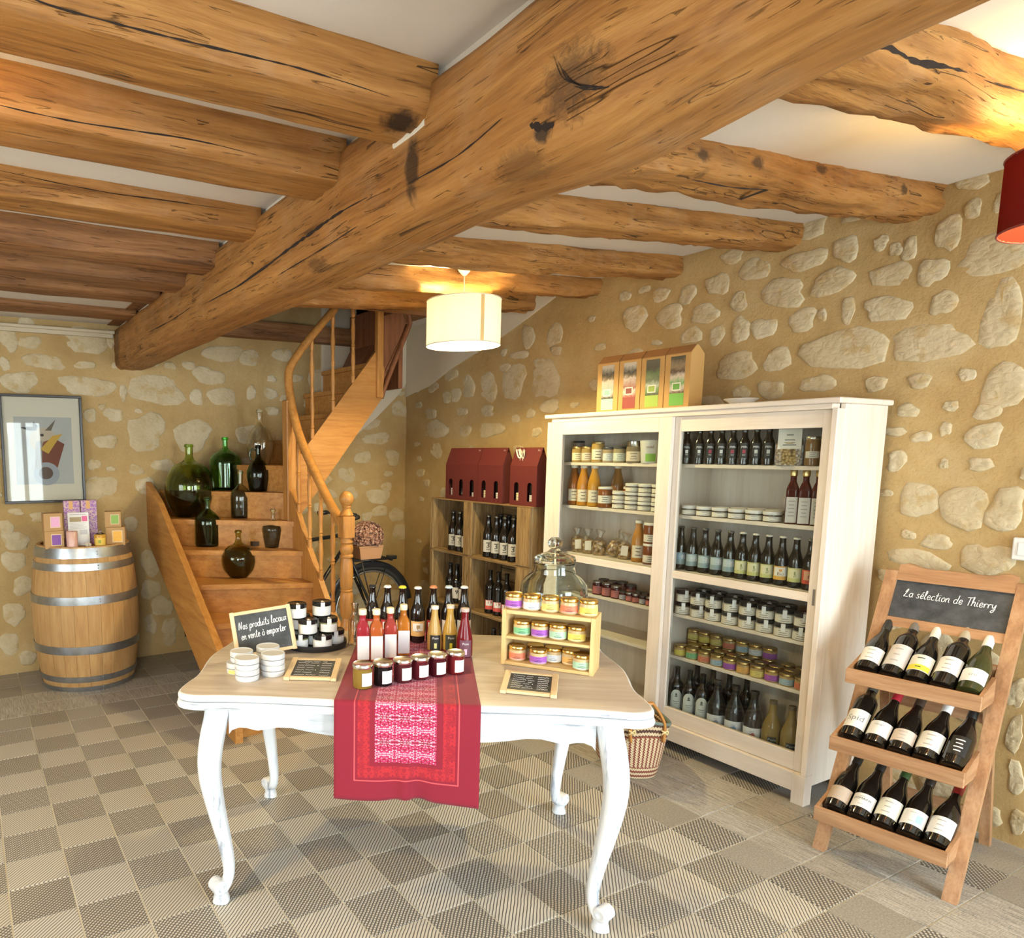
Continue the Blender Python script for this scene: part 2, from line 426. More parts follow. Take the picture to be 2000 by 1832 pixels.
# floor: one bed of grout, recessed, with every tile laid on it
m = MB(); m.box2(-4.2, 2.6, -4.4, 3.0, -0.10, -0.0035); floor = struct(m.obj('floor', grout()))
def tile_mesh(kind):
    m = MB(); m.face_box((0, 0, -0.008), (TS - 0.005, TS - 0.005, 0.016), None, 0.0012); me = m.mesh('tile_' + kind); me.materials.append(tilemat(kind)); return me
TILES = {k: tile_mesh(k) for k in ('stripe', 'cross', 'hound', 'weave', 'plain')}
def tile_kind(i, k):
    r = max(i - 6, k - 8)
    if r < 0: return 'cross' if (i + k) % 2 else 'stripe'
    if r in (0, 3): return 'hound' if (i + k) % 2 else 'plain'
    if r in (1, 2): return 'weave'
    return 'plain'
cells = [(i, k) for i in range(-16, 12) for k in range(-19, 14)]
def cdist(c):
    x, y = (c[0] + .5) * TS + 1.2512, (c[1] + .5) * TS + 2.5962
    fwd = x * 0.4717 + y * 0.8818; side = x * 0.8818 - y * 0.4717
    vis = fwd > 0.9 and -0.56 < side / fwd < 1.02
    return (0 if vis else 1, x * x + y * y)
cells.sort(key=cdist)
rest = MB()
far = {}
for n, (i, k) in enumerate(cells):
    x, y = (i + .5) * TS, (k + .5) * TS
    if y > 2.85: continue
    kd = tile_kind(i, k)
    if n < 300: link_obj('tile', TILES[kd], None, floor, (x, y, random.uniform(-0.0006, 0.0006)))
    else: far.setdefault(kd, MB()).face_box((x, y, -0.008), (TS - 0.005, TS - 0.005, 0.016), None, 0.0)
for kd, b in far.items():
    tag(b.obj('tiles', tilemat(kd), floor), kind='stuff')

def wall_grid(name, f, nu, nv, mat):
    m = MB(); m.grid(f, nu, nv); o = m.obj(name, mat, None, True); return struct(o)
def relief(a, b): return 0.010 * nz(a, b, 3.1, 2.3) + 0.004 * nz(a, b, 9.0, 9.0)
wall_right = wall_grid('wall_right', lambda u, v: (xr(-4.4 + 7.3 * u) + relief(-4.4 + 7.3 * u, 2.75 * v), -4.4 + 7.3 * u, 2.75 * v), 150, 56, mortar())
wall_back = wall_grid('wall_back', lambda u, v: (-4.2 + 6.55 * u, YB - relief(-4.2 + 6.55 * u, 3.6 * v), 3.6 * v), 130, 72, mortar())
def stone_mesh(w, h, seed):
    rnd = random.Random(seed); n = 15; m = MB()
    ex = rnd.uniform(2.0, 3.4); rad = []
    ph = [rnd.uniform(0, 6.28) for _ in range(4)]
    for i in range(n):
        a = 2 * PI * i / n; ca, sa = math.cos(a), math.sin(a)
        q = 1 / ((abs(ca) ** ex + abs(sa) ** ex) ** (1 / ex))
        q *= 1 + 0.10 * math.sin(2 * a + ph[0]) + 0.09 * math.sin(3 * a + ph[1]) + 0.06 * math.sin(5 * a + ph[2]) + rnd.uniform(-.06, .06)
        rad.append((q * ca * w / 2, q * sa * h / 2))
    def ring(s, z, jit): return [(x * s, y * s, z + rnd.uniform(-jit, jit)) for x, y in rad]
    R = [ring(1.03, -0.012, 0), ring(1.0, 0.0005, 0.0006), ring(0.93, 0.004, 0.0012), ring(0.62, 0.0055, 0.003), ring(0.28, 0.0055, 0.003)]
    V = [[m.bm.verts.new(p) for p in r] for r in R]
    for A, Bq in zip(V, V[1:]):
        for k in range(n): m.bm.faces.new((A[k], A[(k + 1) % n], Bq[(k + 1) % n], Bq[k]))
    m.bm.faces.new(V[-1]); me = m.mesh('stone', True, 50); me.materials.append(limestone()); return me
# stones laid where the masonry shows them: (position along the wall, height, width, height)
ST_RIGHT = [(-1.16,2.45,0.06,0.07),(-1.09,2.38,0.1,0.12),(-1.24,2.26,0.23,0.15),(-1.05,2.24,0.1,0.11),(-0.9,2.26,0.17,0.09),(-0.85,2.4,0.06,0.06),(-0.91,2.36,0.05,0.06),(-0.96,2.35,0.05,0.1),(-0.71,2.41,0.11,0.11),(-0.55,2.55,0.14,0.12),(-0.53,2.4,0.2,0.09),(-0.29,2.41,0.16,0.11),(-0.17,2.5,0.13,0.07),(-0.66,2.28,0.19,0.11),(-0.44,2.27,0.2,0.14),(-0.1,2.38,0.13,0.11),(-1.1,2.11,0.09,0.1),(-0.9,2.12,0.19,0.1),(-0.74,2.14,0.06,0.12),(-0.63,2.14,0.04,0.06),(-0.54,2.13,0.13,0.1),(-0.36,2.12,0.12,0.1),(-0.24,2.13,0.11,0.12),(-0.03,2.24,0.17,0.1),(0.18,2.26,0.17,0.13),(0.04,2.14,0.15,0.08),(-0.22,2.27,0.09,0.1),(-0.11,2.12,0.08,0.1),(0.42,2.29,0.16,0.16),(0.25,2.39,0.12,0.07),(0.08,2.36,0.11,0.1),(0.5,2.43,0.08,0.06),(0.36,2.44,0.08,0.04),(-0.74,1.97,0.37,0.17),(-1.06,1.96,0.26,0.15),(-1.29,2.03,0.13,0.24),(-0.44,1.96,0.12,0.12),(-0.23,1.95,0.22,0.13),(-0.64,1.83,0.15,0.08),(-0.42,1.82,0.13,0.09),(-0.27,1.82,0.09,0.06),(-0.88,1.81,0.09,0.06),(-1.04,1.81,0.09,0.06),(-1.2,1.82,0.06,0.05),(-1.32,1.76,0.14,0.18),(-0.73,2.54,0.11,0.04),(-1.25,2.45,0.06,0.07),(-1.15,2.55,0.11,0.05),(2.16,1.95,0.12,0.09),(2.05,1.96,0.14,0.1),(1.9,2.01,0.16,0.16),(1.69,1.99,0.19,0.21),(1.43,2.01,0.24,0.24),(1.12,2.0,0.28,0.23),(1.29,2.3,0.13,0.15),(1.05,2.28,0.15,0.15),(1.37,2.19,0.19,0.06),(1.16,2.11,0.14,0.08),(2.35,1.7,0.4,0.15),(1.67,1.68,0.32,0.11),(1.93,1.68,0.14,0.1),(2.37,1.83,0.16,0.08),(1.98,1.83,0.14,0.07),(1.69,1.82,0.15,0.08),(2.3,1.53,0.18,0.12),(1.07,1.82,0.19,0.08),(1.03,2.18,0.1,0.07),(1.52,2.12,0.12,0.07),(-1.01,1.69,0.08,0.06),(-1.16,1.7,0.06,0.04),(-1.07,1.58,0.07,0.05),(-1.15,1.61,0.04,0.06),(-0.99,1.48,0.07,0.09),(-1.16,1.47,0.03,0.04),(-1.28,1.47,0.08,0.05),(-1.28,1.58,0.11,0.1),(-1.28,1.67,0.09,0.06),(-1.08,1.32,0.13,0.16),(-1.24,1.3,0.17,0.16),(-1.37,1.3,0.11,0.16),(-1.16,1.15,0.11,0.06),(-1.06,1.17,0.05,0.04),(-1.1,1.07,0.22,0.08),(-1.33,1.1,0.16,0.13),(-1.21,0.71,0.11,0.14),(-1.38,0.68,0.1,0.12),(-1.16,0.49,0.14,0.1),(-1.33,0.47,0.11,0.07),(-1.04,0.38,0.09,0.11),(-1.47,0.6,0.05,0.12),(-1.48,0.44,0.05,0.14),(-1.26,0.14,0.13,0.12),(-1.12,0.1,0.12,0.11),(-1.37,0.25,0.07,0.1),(-1.2,0.03,0.1,0.07),(-1.5,0.27,0.05,0.13),(-1.44,0.09,0.07,0.07),(-1.52,0.1,0.05,0.1)]
ST_BACK = [(-0.82,2.36,0.1,0.09),(-0.93,2.26,0.11,0.16),(-0.72,2.33,0.06,0.05),(-0.8,2.24,0.15,0.08),(-0.46,2.27,0.28,0.19),(-0.28,2.3,0.06,0.13),(-0.72,2.12,0.24,0.1),(-0.46,2.11,0.15,0.05),(-0.96,2.09,0.06,0.09),(-0.88,1.98,0.26,0.13),(-0.45,1.97,0.35,0.13),(0.02,1.96,0.39,0.21),(0.53,2.25,0.29,0.13),(0.27,2.15,0.1,0.06),(0.42,2.08,0.27,0.12),(0.13,2.14,0.09,0.05),(0.52,1.93,0.23,0.13),(0.75,1.97,0.08,0.12),(0.32,1.92,0.09,0.13),(-0.21,1.93,0.05,0.13),(-0.28,1.78,0.13,0.1),(-0.36,1.83,0.05,0.04),(-0.06,1.66,0.26,0.27),(0.28,1.64,0.28,0.25),(-0.44,1.77,0.08,0.11),(-0.34,1.59,0.15,0.1),(-0.11,1.81,0.05,0.04),(0.74,2.23,0.16,0.12),(0.06,1.42,0.17,0.1),(-0.08,1.27,0.15,0.12),(-0.14,1.39,0.1,0.08),(-0.43,1.43,0.09,0.08),(-1.01,1.01,0.09,0.1),(-0.96,0.92,0.17,0.13),(-0.06,0.7,0.14,0.21),(-0.07,0.5,0.16,0.14),(0.01,0.37,0.16,0.16),(0.06,0.17,0.12,0.2),(-0.98,0.78,0.14,0.14),(-0.93,0.61,0.13,0.13),(-1.0,0.42,0.13,0.18),(-1.04,0.21,0.13,0.15),(-0.93,0.1,0.12,0.1),(-0.08,0.24,0.1,0.14),(-0.19,1.0,0.1,0.1),(-0.02,1.11,0.09,0.1),(1.88,1.63,0.28,0.11),(1.89,1.14,0.23,0.13),(1.91,1.01,0.15,0.1),(1.59,1.33,0.16,0.13),(1.81,1.75,0.2,0.09),(1.74,1.47,0.15,0.1),(2.04,1.47,0.13,0.13),(2.08,0.97,0.14,0.13),(2.26,1.1,0.12,0.2),(2.12,0.82,0.16,0.13),(2.24,0.86,0.1,0.14),(1.98,1.22,0.1,0.08),(1.78,0.97,0.11,0.08)]
def lay(stones, wall, side, u0, u1, v0, v1, total):
    L = list(stones); rnd = random.Random(side == 'right')
    tries = 0
    while len(L) < total and tries < 40000:
        tries += 1
        wd = rnd.uniform(0.06, 0.26 - .16 * tries / 40000); h = wd * rnd.uniform(0.45, 0.8); a = rnd.uniform(u0, u1); b = rnd.uniform(v0, v1)
        if all(abs(a - p[0]) > (wd + p[2]) / 2 * 1.02 + .02 or abs(b - p[1]) > (h + p[3]) / 2 * 1.02 + .018 for p in L): L.append((a, b, wd, h))
    for k, (a, b, wd, h) in enumerate(L):
        me = stone_mesh(wd, h, k * 7 + len(side))
        if side == 'right':
            o = link_obj('stone', me, None, wall, (xr(a) + relief(a, b), a, b)); o.rotation_euler = (PI / 2, rnd.uniform(-.12, .12), -PI / 2)
        else:
            o = link_obj('stone', me, None, wall, (a, YB - relief(a, b), b)); o.rotation_euler = (PI / 2, rnd.uniform(-.12, .12), 0)
lay(ST_RIGHT, wall_right, 'right', -2.2, 2.6, 0.06, 2.42, 290)
lay([s for s in ST_BACK if not (s[0] > 1.4 and s[1] > 1.9)], wall_back, 'back', -1.9, 2.12, 0.06, 2.3, 220)
# smooth plaster patch in the corner above the stones
m = MB()
m.prism([(1.35, YB - .012, 2.75), (2.2, YB - .012, 2.75), (2.2, YB - .012, 2.16), (2.08, YB - .012, 2.0), (1.86, YB - .012, 1.80), (1.62, YB - .012, 1.62), (1.35, YB - .012, 1.56)], (0, 0.03, 0))
m.obj('plaster_patch', plaster((0.70, 0.61, 0.46)), wall_back)
m = MB()
ptsr = [(2.74, 2.75), (0.95, 2.75), (1.05, 2.52), (1.42, 2.38), (1.75, 2.27), (2.106, 2.166), (2.4, 2.05), (2.74, 1.98)]
m.prism([(xr(a) - .013, a, b) for a, b in ptsr], (0.03, 0, 0))
m.obj('plaster_patch', plaster((0.70, 0.61, 0.46)), wall_right)

# front wall behind the camera, with the glazed openings the daylight comes through, and the left wall
def wall_with_holes(name, along, fixed, thick, a0, a1, z1, holes, mat):
    m = MB(); cuts = sorted({a0, a1, *[h[0] for h in holes], *[h[1] for h in holes]})
    for c0, c1 in zip(cuts, cuts[1:]):
        hs = [h for h in holes if h[0] <= c0 and h[1] >= c1]
        zs = [(0, z1)] if not hs else [(0, hs[0][2]), (hs[0][3], z1)]
        for q0, q1 in zs:
            if q1 - q0 < 1e-4: continue
            if along == 'x': m.box2(c0, c1, fixed - thick, fixed, q0, q1)
            else: m.box2(fixed - thick, fixed, c0, c1, q0, q1)
    return struct(m.obj(name, mat))
wall_front = wall_with_holes('wall_front', 'x', -4.1, 0.3, -4.3, 2.6, 2.75, [(-3.2, -1.6, 0.6, 2.1), (-0.67, -0.09, 0.0, 2.02), (0.5, 2.0, 0.05, 2.2)], plaster((0.62, 0.54, 0.42)))
wall_left = wall_with_holes('wall_left', 'y', -4.0, 0.3, -4.3, 2.9, 2.75, [(-1.7, 0.5, 0.7, 2.2)], plaster((0.62, 0.54, 0.42)))
def window(name, along, fixed, a0, a1, z0, z1, nv, nh):
    m = MB(); t = 0.06
    for z in (z0 + t / 2, z1 - t / 2): m.face_box(((a0 + a1) / 2, fixed, z) if along == 'x' else (fixed, (a0 + a1) / 2, z), (a1 - a0, .06, t) if along == 'x' else (.06, a1 - a0, t))
    for k in range(nv + 1):
        a = a0 + t / 2 + (a1 - a0 - t) * k / nv
        m.face_box((a, fixed, (z0 + z1) / 2) if along == 'x' else (fixed, a, (z0 + z1) / 2), (t, .07, z1 - z0) if along == 'x' else (.07, t, z1 - z0))
    for k in range(1, nh):
        z = z0 + (z1 - z0) * k / nh
        m.face_box(((a0 + a1) / 2, fixed, z) if along == 'x' else (fixed, (a0 + a1) / 2, z), (a1 - a0, .05, .03) if along == 'x' else (.05, a1 - a0, .03))
    o = struct(m.obj(name, plain((0.75, 0.75, 0.73), 0.4)))
    p = MB(); p.face_box(((a0 + a1) / 2, fixed, (z0 + z1) / 2) if along == 'x' else (fixed, (a0 + a1) / 2, (z0 + z1) / 2), (a1 - a0 - .02, .006, z1 - z0 - .02) if along == 'x' else (.006, a1 - a0 - .02, z1 - z0 - .02))
    p.obj('window_pane', pane(), o); return o
window('window_1', 'x', -4.25, -3.2, -1.6, 0.6, 2.1, 3, 2)
window('door_1', 'x', -4.25, -0.67, -0.09, 0.0, 2.02, 2, 1)
window('window_2', 'x', -4.25, 0.5, 2.0, 0.05, 2.2, 3, 1)
window('window_3', 'y', -4.15, -1.7, 0.5, 0.7, 2.2, 4, 2)

# ceiling: level left of the main beam, rising to the right, open above the stairs
def zc(x): return 2.395 + 0.075 * max(0.0, x + 0.05)
m = MB()
m.box2(-4.3, -0.05, -4.4, 2.9, 2.395, 2.55)
def slab(x0, x1, y0, y1): m.prism([(x0, y0, zc(x0)), (x1, y0, zc(x1)), (x1, y0, zc(x1) + .16), (x0, y0, zc(x0) + .16)], (0, y1 - y0, 0))
slab(-0.05, 2.6, -4.4, 1.42); slab(1.67, 2.6, 1.42, 2.9)
ceiling = struct(m.obj('ceiling', plaster((0.72, 0.67, 0.60))))
# the dark well above the stairs
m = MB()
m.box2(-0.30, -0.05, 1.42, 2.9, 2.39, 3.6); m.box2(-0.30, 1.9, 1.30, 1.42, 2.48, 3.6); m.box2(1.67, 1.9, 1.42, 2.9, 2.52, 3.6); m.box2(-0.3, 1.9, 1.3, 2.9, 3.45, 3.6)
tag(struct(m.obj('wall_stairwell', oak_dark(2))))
m = MB(); m.box2(-0.05, 1.66, 1.43, 1.455, 2.40, 2.60); m.box2(-0.05, 1.665, 2.60, 2.71, 2.37, 2.49); struct(m.obj('trim_1', oak_dark(0)))
m = MB(); m.box2(-0.05, 1.66, 2.02, 2.16, 2.56, 2.70); struct(m.obj('trim_2', oak(0)))
m = MB(); m.box2(-4.0, -0.26, 2.66, 2.71, 2.325, 2.345, 0.004); m.box2(-4.0, -0.27, 2.685, 2.72, 2.30, 2.325); struct(m.obj('trim_3', plaster((0.60, 0.52, 0.38))))

# ------------------------------------------------------------------ beams
def beam(name, axis, p0, p1, wdt, hgt, mat, label, cat, group=None, wob=0.012, steps=40, ex=6.0, bulge=None, seg=28, dz=0.0):
    """log-like beam: loft of rounded rectangular sections between two centre points"""
    m = MB(); p0 = Vector(p0); p1 = Vector(p1); sd = random.random() * 50; secs = []
    for s in range(steps + 1):
        t = s / steps; c = p0.lerp(p1, t); sec = []
        kw = 1 + wob * 3 * nz(t * 3.0, sd); kh = 1 + wob * 3 * nz(t * 3.0, sd + 9)
        for k in range(seg):
            a = 2 * PI * (k + .5) / seg; ca, sa = math.cos(a), math.sin(a)
            q = 1 / ((abs(ca) ** ex + abs(sa) ** ex) ** (1 / ex))
            u = q * ca * wdt / 2 * kw; v = q * sa * hgt / 2 * kh
            e = wob * (nz(t * 9 + 3 * ca, sd + 2 * sa) + 0.5 * nz(t * 30 + 7 * ca, sd + 5 * sa))
            if bulge: e += bulge(t, ca, sa)
            u += e * ca; v += e * sa + dz * math.sin(PI * t)
            sec.append((c.x + u, c.y, c.z + v) if axis == 1 else (c.x, c.y + u, c.z + v))
        secs.append(sec)
    m.loft(secs)
    return tag(m.obj(name, mat, None, True, 60), label, cat, group)
def knot(t, ca, sa):
    return 0.035 * math.exp(-((t - 0.625) / 0.035) ** 2) * (0.6 - 0.6 * sa) * (0.8 - 0.2 * ca)
main_beam = beam('main_beam', 1, (-0.145, 2.73, 2.235), (-0.145, -4.12, 2.225), 0.225, 0.285, oak(1, (((-.257, -1.062, 2.19), (.05, .032, .085), 0.85, 18), ((-.257, -1.60, 2.16), (.06, .085, .075), 0.62, 42), ((-.257, -1.53, 2.10), (.06, .03, .02), 0.9, 20), ((-.25, -1.44, 2.07), (.07, .09, .035), 0.40, 55), ((-.25, -.50, 2.09), (.07, .07, .03), 0.5, 50), ((-.25, 2.62, 2.25), (.06, .12, .2), 0.55, 8))), 'massive old oak beam crossing the whole ceiling from the back wall', 'beam', None, 0.010, 110, 6.5, knot, 40)
m = MB(); m.box2(-0.215, -0.085, -4.1, 2.72, 2.34, 2.42); struct(m.obj('trim_4', plaster((0.66, 0.60, 0.50))))
# knot hole, dark scorch marks and the cream plaster strip of the main beam
m = MB(); m.box2(-0.262, -0.250, -1.125, -0.98, 2.262, 2.286, 0.003); m.obj('plaster_strip', plaster((0.72, 0.66, 0.54)), main_beam)
LEFTJ = []; RIGHTJ = []
LJ = [(-1.66, 0.18, 2.29), (-1.055, 0.165, 2.272), (-0.59, 0.20, 2.262), (0.05, 0.17, 2.305), (0.54, 0.18, 2.288), (1.0, 0.20, 2.302), (1.57, 0.19, 2.345), (2.2, 0.22, 2.355)]
nth = ['nearest the shopfront, barely in view', 'with a scorched black end', 'lit yellow by the lamp beside it', 'third back from the scorched one', 'fourth back from the scorched one', 'fifth back from the scorched one', 'second from the back wall', 'right against the back wall']
for k, (y, wd, zb) in enumerate(LJ):
    hgt = 2.42 - zb
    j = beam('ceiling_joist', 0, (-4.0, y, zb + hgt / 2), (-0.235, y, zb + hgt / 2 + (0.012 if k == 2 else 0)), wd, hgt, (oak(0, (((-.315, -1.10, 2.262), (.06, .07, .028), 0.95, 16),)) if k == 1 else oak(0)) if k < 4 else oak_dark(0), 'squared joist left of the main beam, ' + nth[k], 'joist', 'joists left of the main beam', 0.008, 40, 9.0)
    LEFTJ.append(j)
RJ = [(-1.60, 0.19, 0.115, -.01), (-0.965, 0.19, 0.105, 0.0), (-0.44, 0.16, 0.10, 0.0), (0.155, 0.15, 0.10, 0.02), (0.69, 0.14, 0.10, 0.03), (1.22, 0.13, 0.10, 0.03)]
rl = ['split and lit by the red lamp', 'thick, knotty, second from the red lamp', 'slender, bowed, third from the red lamp', 'log-like end in the stone wall', 'lit yellow by the white lamp', 'last before the stair opening']
for k, (y, wd, hg, dy) in enumerate(RJ):
    x1 = xr(y) + 0.03; z0 = zc(-0.05) + .03 - hg / 2 - .01; z1 = zc(x1) + .03 - hg / 2 - .01
    RIGHTJ.append(beam('ceiling_joist', 0, (-0.06, y - dy, z0), (x1, y + dy * 2, z1), wd, hg + .04, oak(0, tuple(((x_, -1.06, z_), (.035, .05, .022), 0.75, 30) for x_, z_ in ((.79, 2.41), (.82, 2.355), (1.07, 2.44), (1.43, 2.485), (1.95, 2.50)))) if k == 1 else oak(0), 'uneven joist right of the main beam, ' + rl[k], 'joist', 'joists right of the main beam', 0.022, 44, 4.0, None, 28, -0.004))

# long drying cracks, following the real surface of each timber
from mathutils.bvhtree import BVHTree
CRK = plain((0.018, 0.009, 0.005), 0.9)
def crack(ob, pts, direction, wid):
    bm = bmesh.new(); bm.from_mesh(ob.data); tree = BVHTree.FromBMesh(bm); d = Vector(direction)
    P = catmull(pts, 8); n = len(P); m = MB(); prev = None; rnd = random.Random(n)
    for i, p in enumerate(P):
        t = i / (n - 1); w_ = wid * (math.sin(PI * min(1, max(.03, t))) ** .7) * rnd.uniform(.35, 1.25)
        row = []
        for s_ in (-1, 1):
            q = p + Vector((0, 0, s_ * w_)); hit = tree.ray_cast(q - d * .6, d)
            row.append(m.bm.verts.new((hit[0] if hit[0] is not None else q) - d * .0012))
        if prev: m.bm.faces.new((prev[0], prev[1], row[1], row[0]))
        prev = row
    bm.free(); return m.obj('crack', CRK, ob)
crack(main_beam, [(-.257, .64, 2.168), (-.257, .14, 2.160), (-.257, -.31, 2.176), (-.257, -.51, 2.184), (-.257, -.68, 2.190), (-.257, -.86, 2.186)], (1, 0, 0), .0052)
crack(main_beam, [(-.257, 1.7, 2.20), (-.257, 1.2, 2.185), (-.257, .8, 2.19)], (1, 0, 0), .0035)
crack(main_beam, [(-.257, -.22, 2.118), (-.257, -.5, 2.122), (-.257, -.80, 2.130)], (1, 0, 0), .0025)
crack(main_beam, [(-.257, -1.05, 2.16), (-.257, -1.25, 2.155), (-.257, -1.42, 2.165)], (1, 0, 0), .0025)
crack(main_beam, [(-.257, -1.496, 2.122), (-.257, -1.53, 2.106), (-.257, -1.560, 2.100)], (1, 0, 0), .010)
for a_ in range(5): crack(main_beam, [(-.257, -1.56 - .012 * a_, 2.215 - .018 * a_), (-.257, -1.585 - .014 * a_, 2.165 - .010 * a_), (-.257, -1.64 - .010 * a_, 2.130 - .004 * a_)], (1, 0, 0), .0022)
crack(LEFTJ[1], [(-1.145, -1.14, 2.318), (-1.08, -1.14, 2.298), (-.95, -1.14, 2.296), (-.75, -1.14, 2.300), (-.56, -1.14, 2.304), (-.36, -1.14, 2.296)], (0, 1, 0), .0024)
crack(LEFTJ[2], [(-1.2, -.69, 2.30), (-.95, -.69, 2.295), (-.7, -.69, 2.305), (-.5, -.69, 2.30)], (0, 1, 0), .0022)
crack(LEFTJ[3], [(-1.1, -.04, 2.375), (-.8, -.04, 2.362), (-.6, -.04, 2.366), (-.3, -.04, 2.372)], (0, 1, 0), .0022)
crack(RIGHTJ[0], [(.33, -1.69, 2.345), (.45, -1.69, 2.355), (.57, -1.69, 2.364), (.70, -1.69, 2.370), (.86, -1.69, 2.388)], (0, 1, 0), .0075)
crack(RIGHTJ[0], [(.95, -1.69, 2.395), (1.1, -1.69, 2.40), (1.3, -1.69, 2.425)], (0, 1, 0), .003)
crack(RIGHTJ[1], [(.75, -1.06, 2.335), (.95, -1.06, 2.345), (1.15, -1.06, 2.37)], (0, 1, 0), .0028)
crack(RIGHTJ[4], [(.30, .6, 2.385), (.5, .6, 2.392), (.75, .6, 2.40)], (0, 1, 0), .0022)

# ------------------------------------------------------------------ kit for bottles, jars, labels and lettering
def inst(name, me, mat, parent=None, loc=None, rot=None):
    if not me.materials: me.materials.append(None)
    o = bpy.data.objects.new(name, me); COL.objects.link(o)
    o.material_slots[0].link = 'OBJECT'; o.material_slots[0].material = mat
    if parent is not None: o.parent = parent
    if loc is not None: o.location = loc
    if rot is not None: o.rotation_euler = rot
    return o
def lathe_me(prof, seg=20, n=None, sharp=40):
    return shared(('lathe', tuple(prof), seg, tuple(n) if n else None), lambda: MB().lathe(prof, seg, None, n).mesh('lathe', True, sharp))
def band_me(r, z0, z1, ang, mid=-PI / 2, n=2, arch=0.0, lift=0.0007):
    return shared(('band', r, z0, z1, ang, mid, n, arch, lift), lambda: MB().band(r, z0, z1, ang, mid, 10, n, lift, arch).mesh('label', True))
def text_me(txt, size, r=None, z=0.0, mid=-PI / 2, shear=0.0, lift=0.0013, n=2, bold=0.0):
    def f():
        cu = bpy.data.curves.new('lettering', 'FONT'); cu.body = txt; cu.size = size; cu.align_x = 'CENTER'; cu.align_y = 'CENTER'; cu.shear = shear; cu.resolution_u = 2; cu.offset = bold
        ob = bpy.data.objects.new('lettering', cu); me = bpy.data.meshes.new_from_object(ob); bpy.data.objects.remove(ob); bpy.data.curves.remove(cu)
        for v in me.vertices:
            x, y = v.co.x, v.co.y
            if r is None: v.co = (x, 0, y)
            else:
                a = mid + x / r; q = r + lift
                if n != 2: q /= ((abs(math.cos(a)) ** n + abs(math.sin(a)) ** n) ** (1 / n))
                v.co = (q * math.cos(a), q * math.sin(a), z + y)
        return me
    return shared(('text', txt, size, r, z, mid, shear, lift, n, bold), f)
def lines_me(r, rows, mid=-PI / 2, n=2, lift=0.0012):
    """printed rows: (z, half width angle, half height, offset angle)"""
    def f():
        m = MB()
        for z, a, h, o in rows: m.band(r, z - h, z + h, 2 * a, mid + o, 4, n, lift)
        return m.mesh('print', True)
    return shared(('lines', r, tuple(rows), mid, n, lift), f)
def crown_cap(r, z): return [(0, z + .008), (r * .8, z + .008), (r, z + .005), (r * 1.12, z), (r * .9, z - .001), (0, z - .001)]
BEER = [(0, .001), (.024, 0), (.0295, .004), (.030, .02), (.030, .120), (.0285, .134), (.022, .152), (.0165, .170), (.0140, .195), (.0128, .214), (.0140, .216), (.0140, .224), (.0120, .227), (0, .227)]
WINE = [(0, .004), (.030, 0), (.0365, .004), (.0375, .02), (.0375, .178), (.036, .192), (.027, .210), (.0185, .224), (.0150, .240), (.0143, .285), (.0158, .287), (.0158, .297), (.0140, .299), (0, .299)]
BURG = [(0, .004), (.032, 0), (.040, .004), (.041, .02), (.041, .130), (.0385, .155), (.030, .185), (.021, .212), (.0165, .235), (.0148, .285), (.0160, .287), (.0160, .297), (.0140, .299), (0, .299)]
def bottle(label, cat, loc, rz, group, prof, gmat, cap, labels=(), name='beer_bottle', scale=1.0, extra_parts=()):
    """prof: glass profile; cap: (profile, material); labels: list of (z0, z1, angle, offset, colour material, prints)"""
    P = tuple((a * scale, b * scale) for a, b in prof); R = max(p[0] for p in P)
    t = thing(name, label, cat, loc, rz, group)
    inst('glass_body', lathe_me(P, 22), gmat, t)
    if cap: inst('cap', lathe_me(tuple((a * scale, b * scale) for a, b in cap[0]), 18), cap[1], t)
    for z0, z1, ang, off, lm, prints in labels:
        L = inst('paper_label', band_me(R, z0 * scale, z1 * scale, ang, -PI / 2 + off), lm, t)
        for me, pm in prints(R, (z0 + z1) / 2 * scale, (z1 - z0) * scale, off): inst('print', me, pm, L)
    return t
INK = plain((0.03, 0.03, 0.035), 0.6)
WHITE = paper((0.86, 0.86, 0.85))
def no_print(R, zm, h, off): return []
def p_lines(col=None, rows=3, wid=0.4):
    m = col or INK
    def f(R, zm, h, off):
        return [(lines_me(R, tuple((zm + h * (0.28 - 0.56 * k / max(1, rows - 1)), wid * (1 - .25 * (k % 2)), h * 0.028, 0.0) for k in range(rows)), -PI / 2 + off), m)]
    return f
def p_text(txt, size, col=None, dz=0.0, rows=0, shear=0.0, bold=0.0):
    m = col or INK
    def f(R, zm, h, off):
        out = [(text_me(txt, size, R, zm + dz, -PI / 2 + off, shear, 0.0013, 2, bold), m)]
        if rows: out.append((lines_me(R, tuple((zm - h * (.18 + .12 * k), 0.35, h * .02, 0.0) for k in range(rows)), -PI / 2 + off), m))
        return out
    return f
def p_many(*fs):
    return lambda R, zm, h, off: [x for f in fs for x in f(R, zm, h, off)]
def p_block(c, za, zb, ang=0.5, o2=0.0, lift=0.0011):
    m = plain(c, 0.6)
    return lambda R, zm, h, off: [(band_me(R, zm + za * h, zm + zb * h, ang, -PI / 2 + off + o2, 2, 0.0, lift), m)]

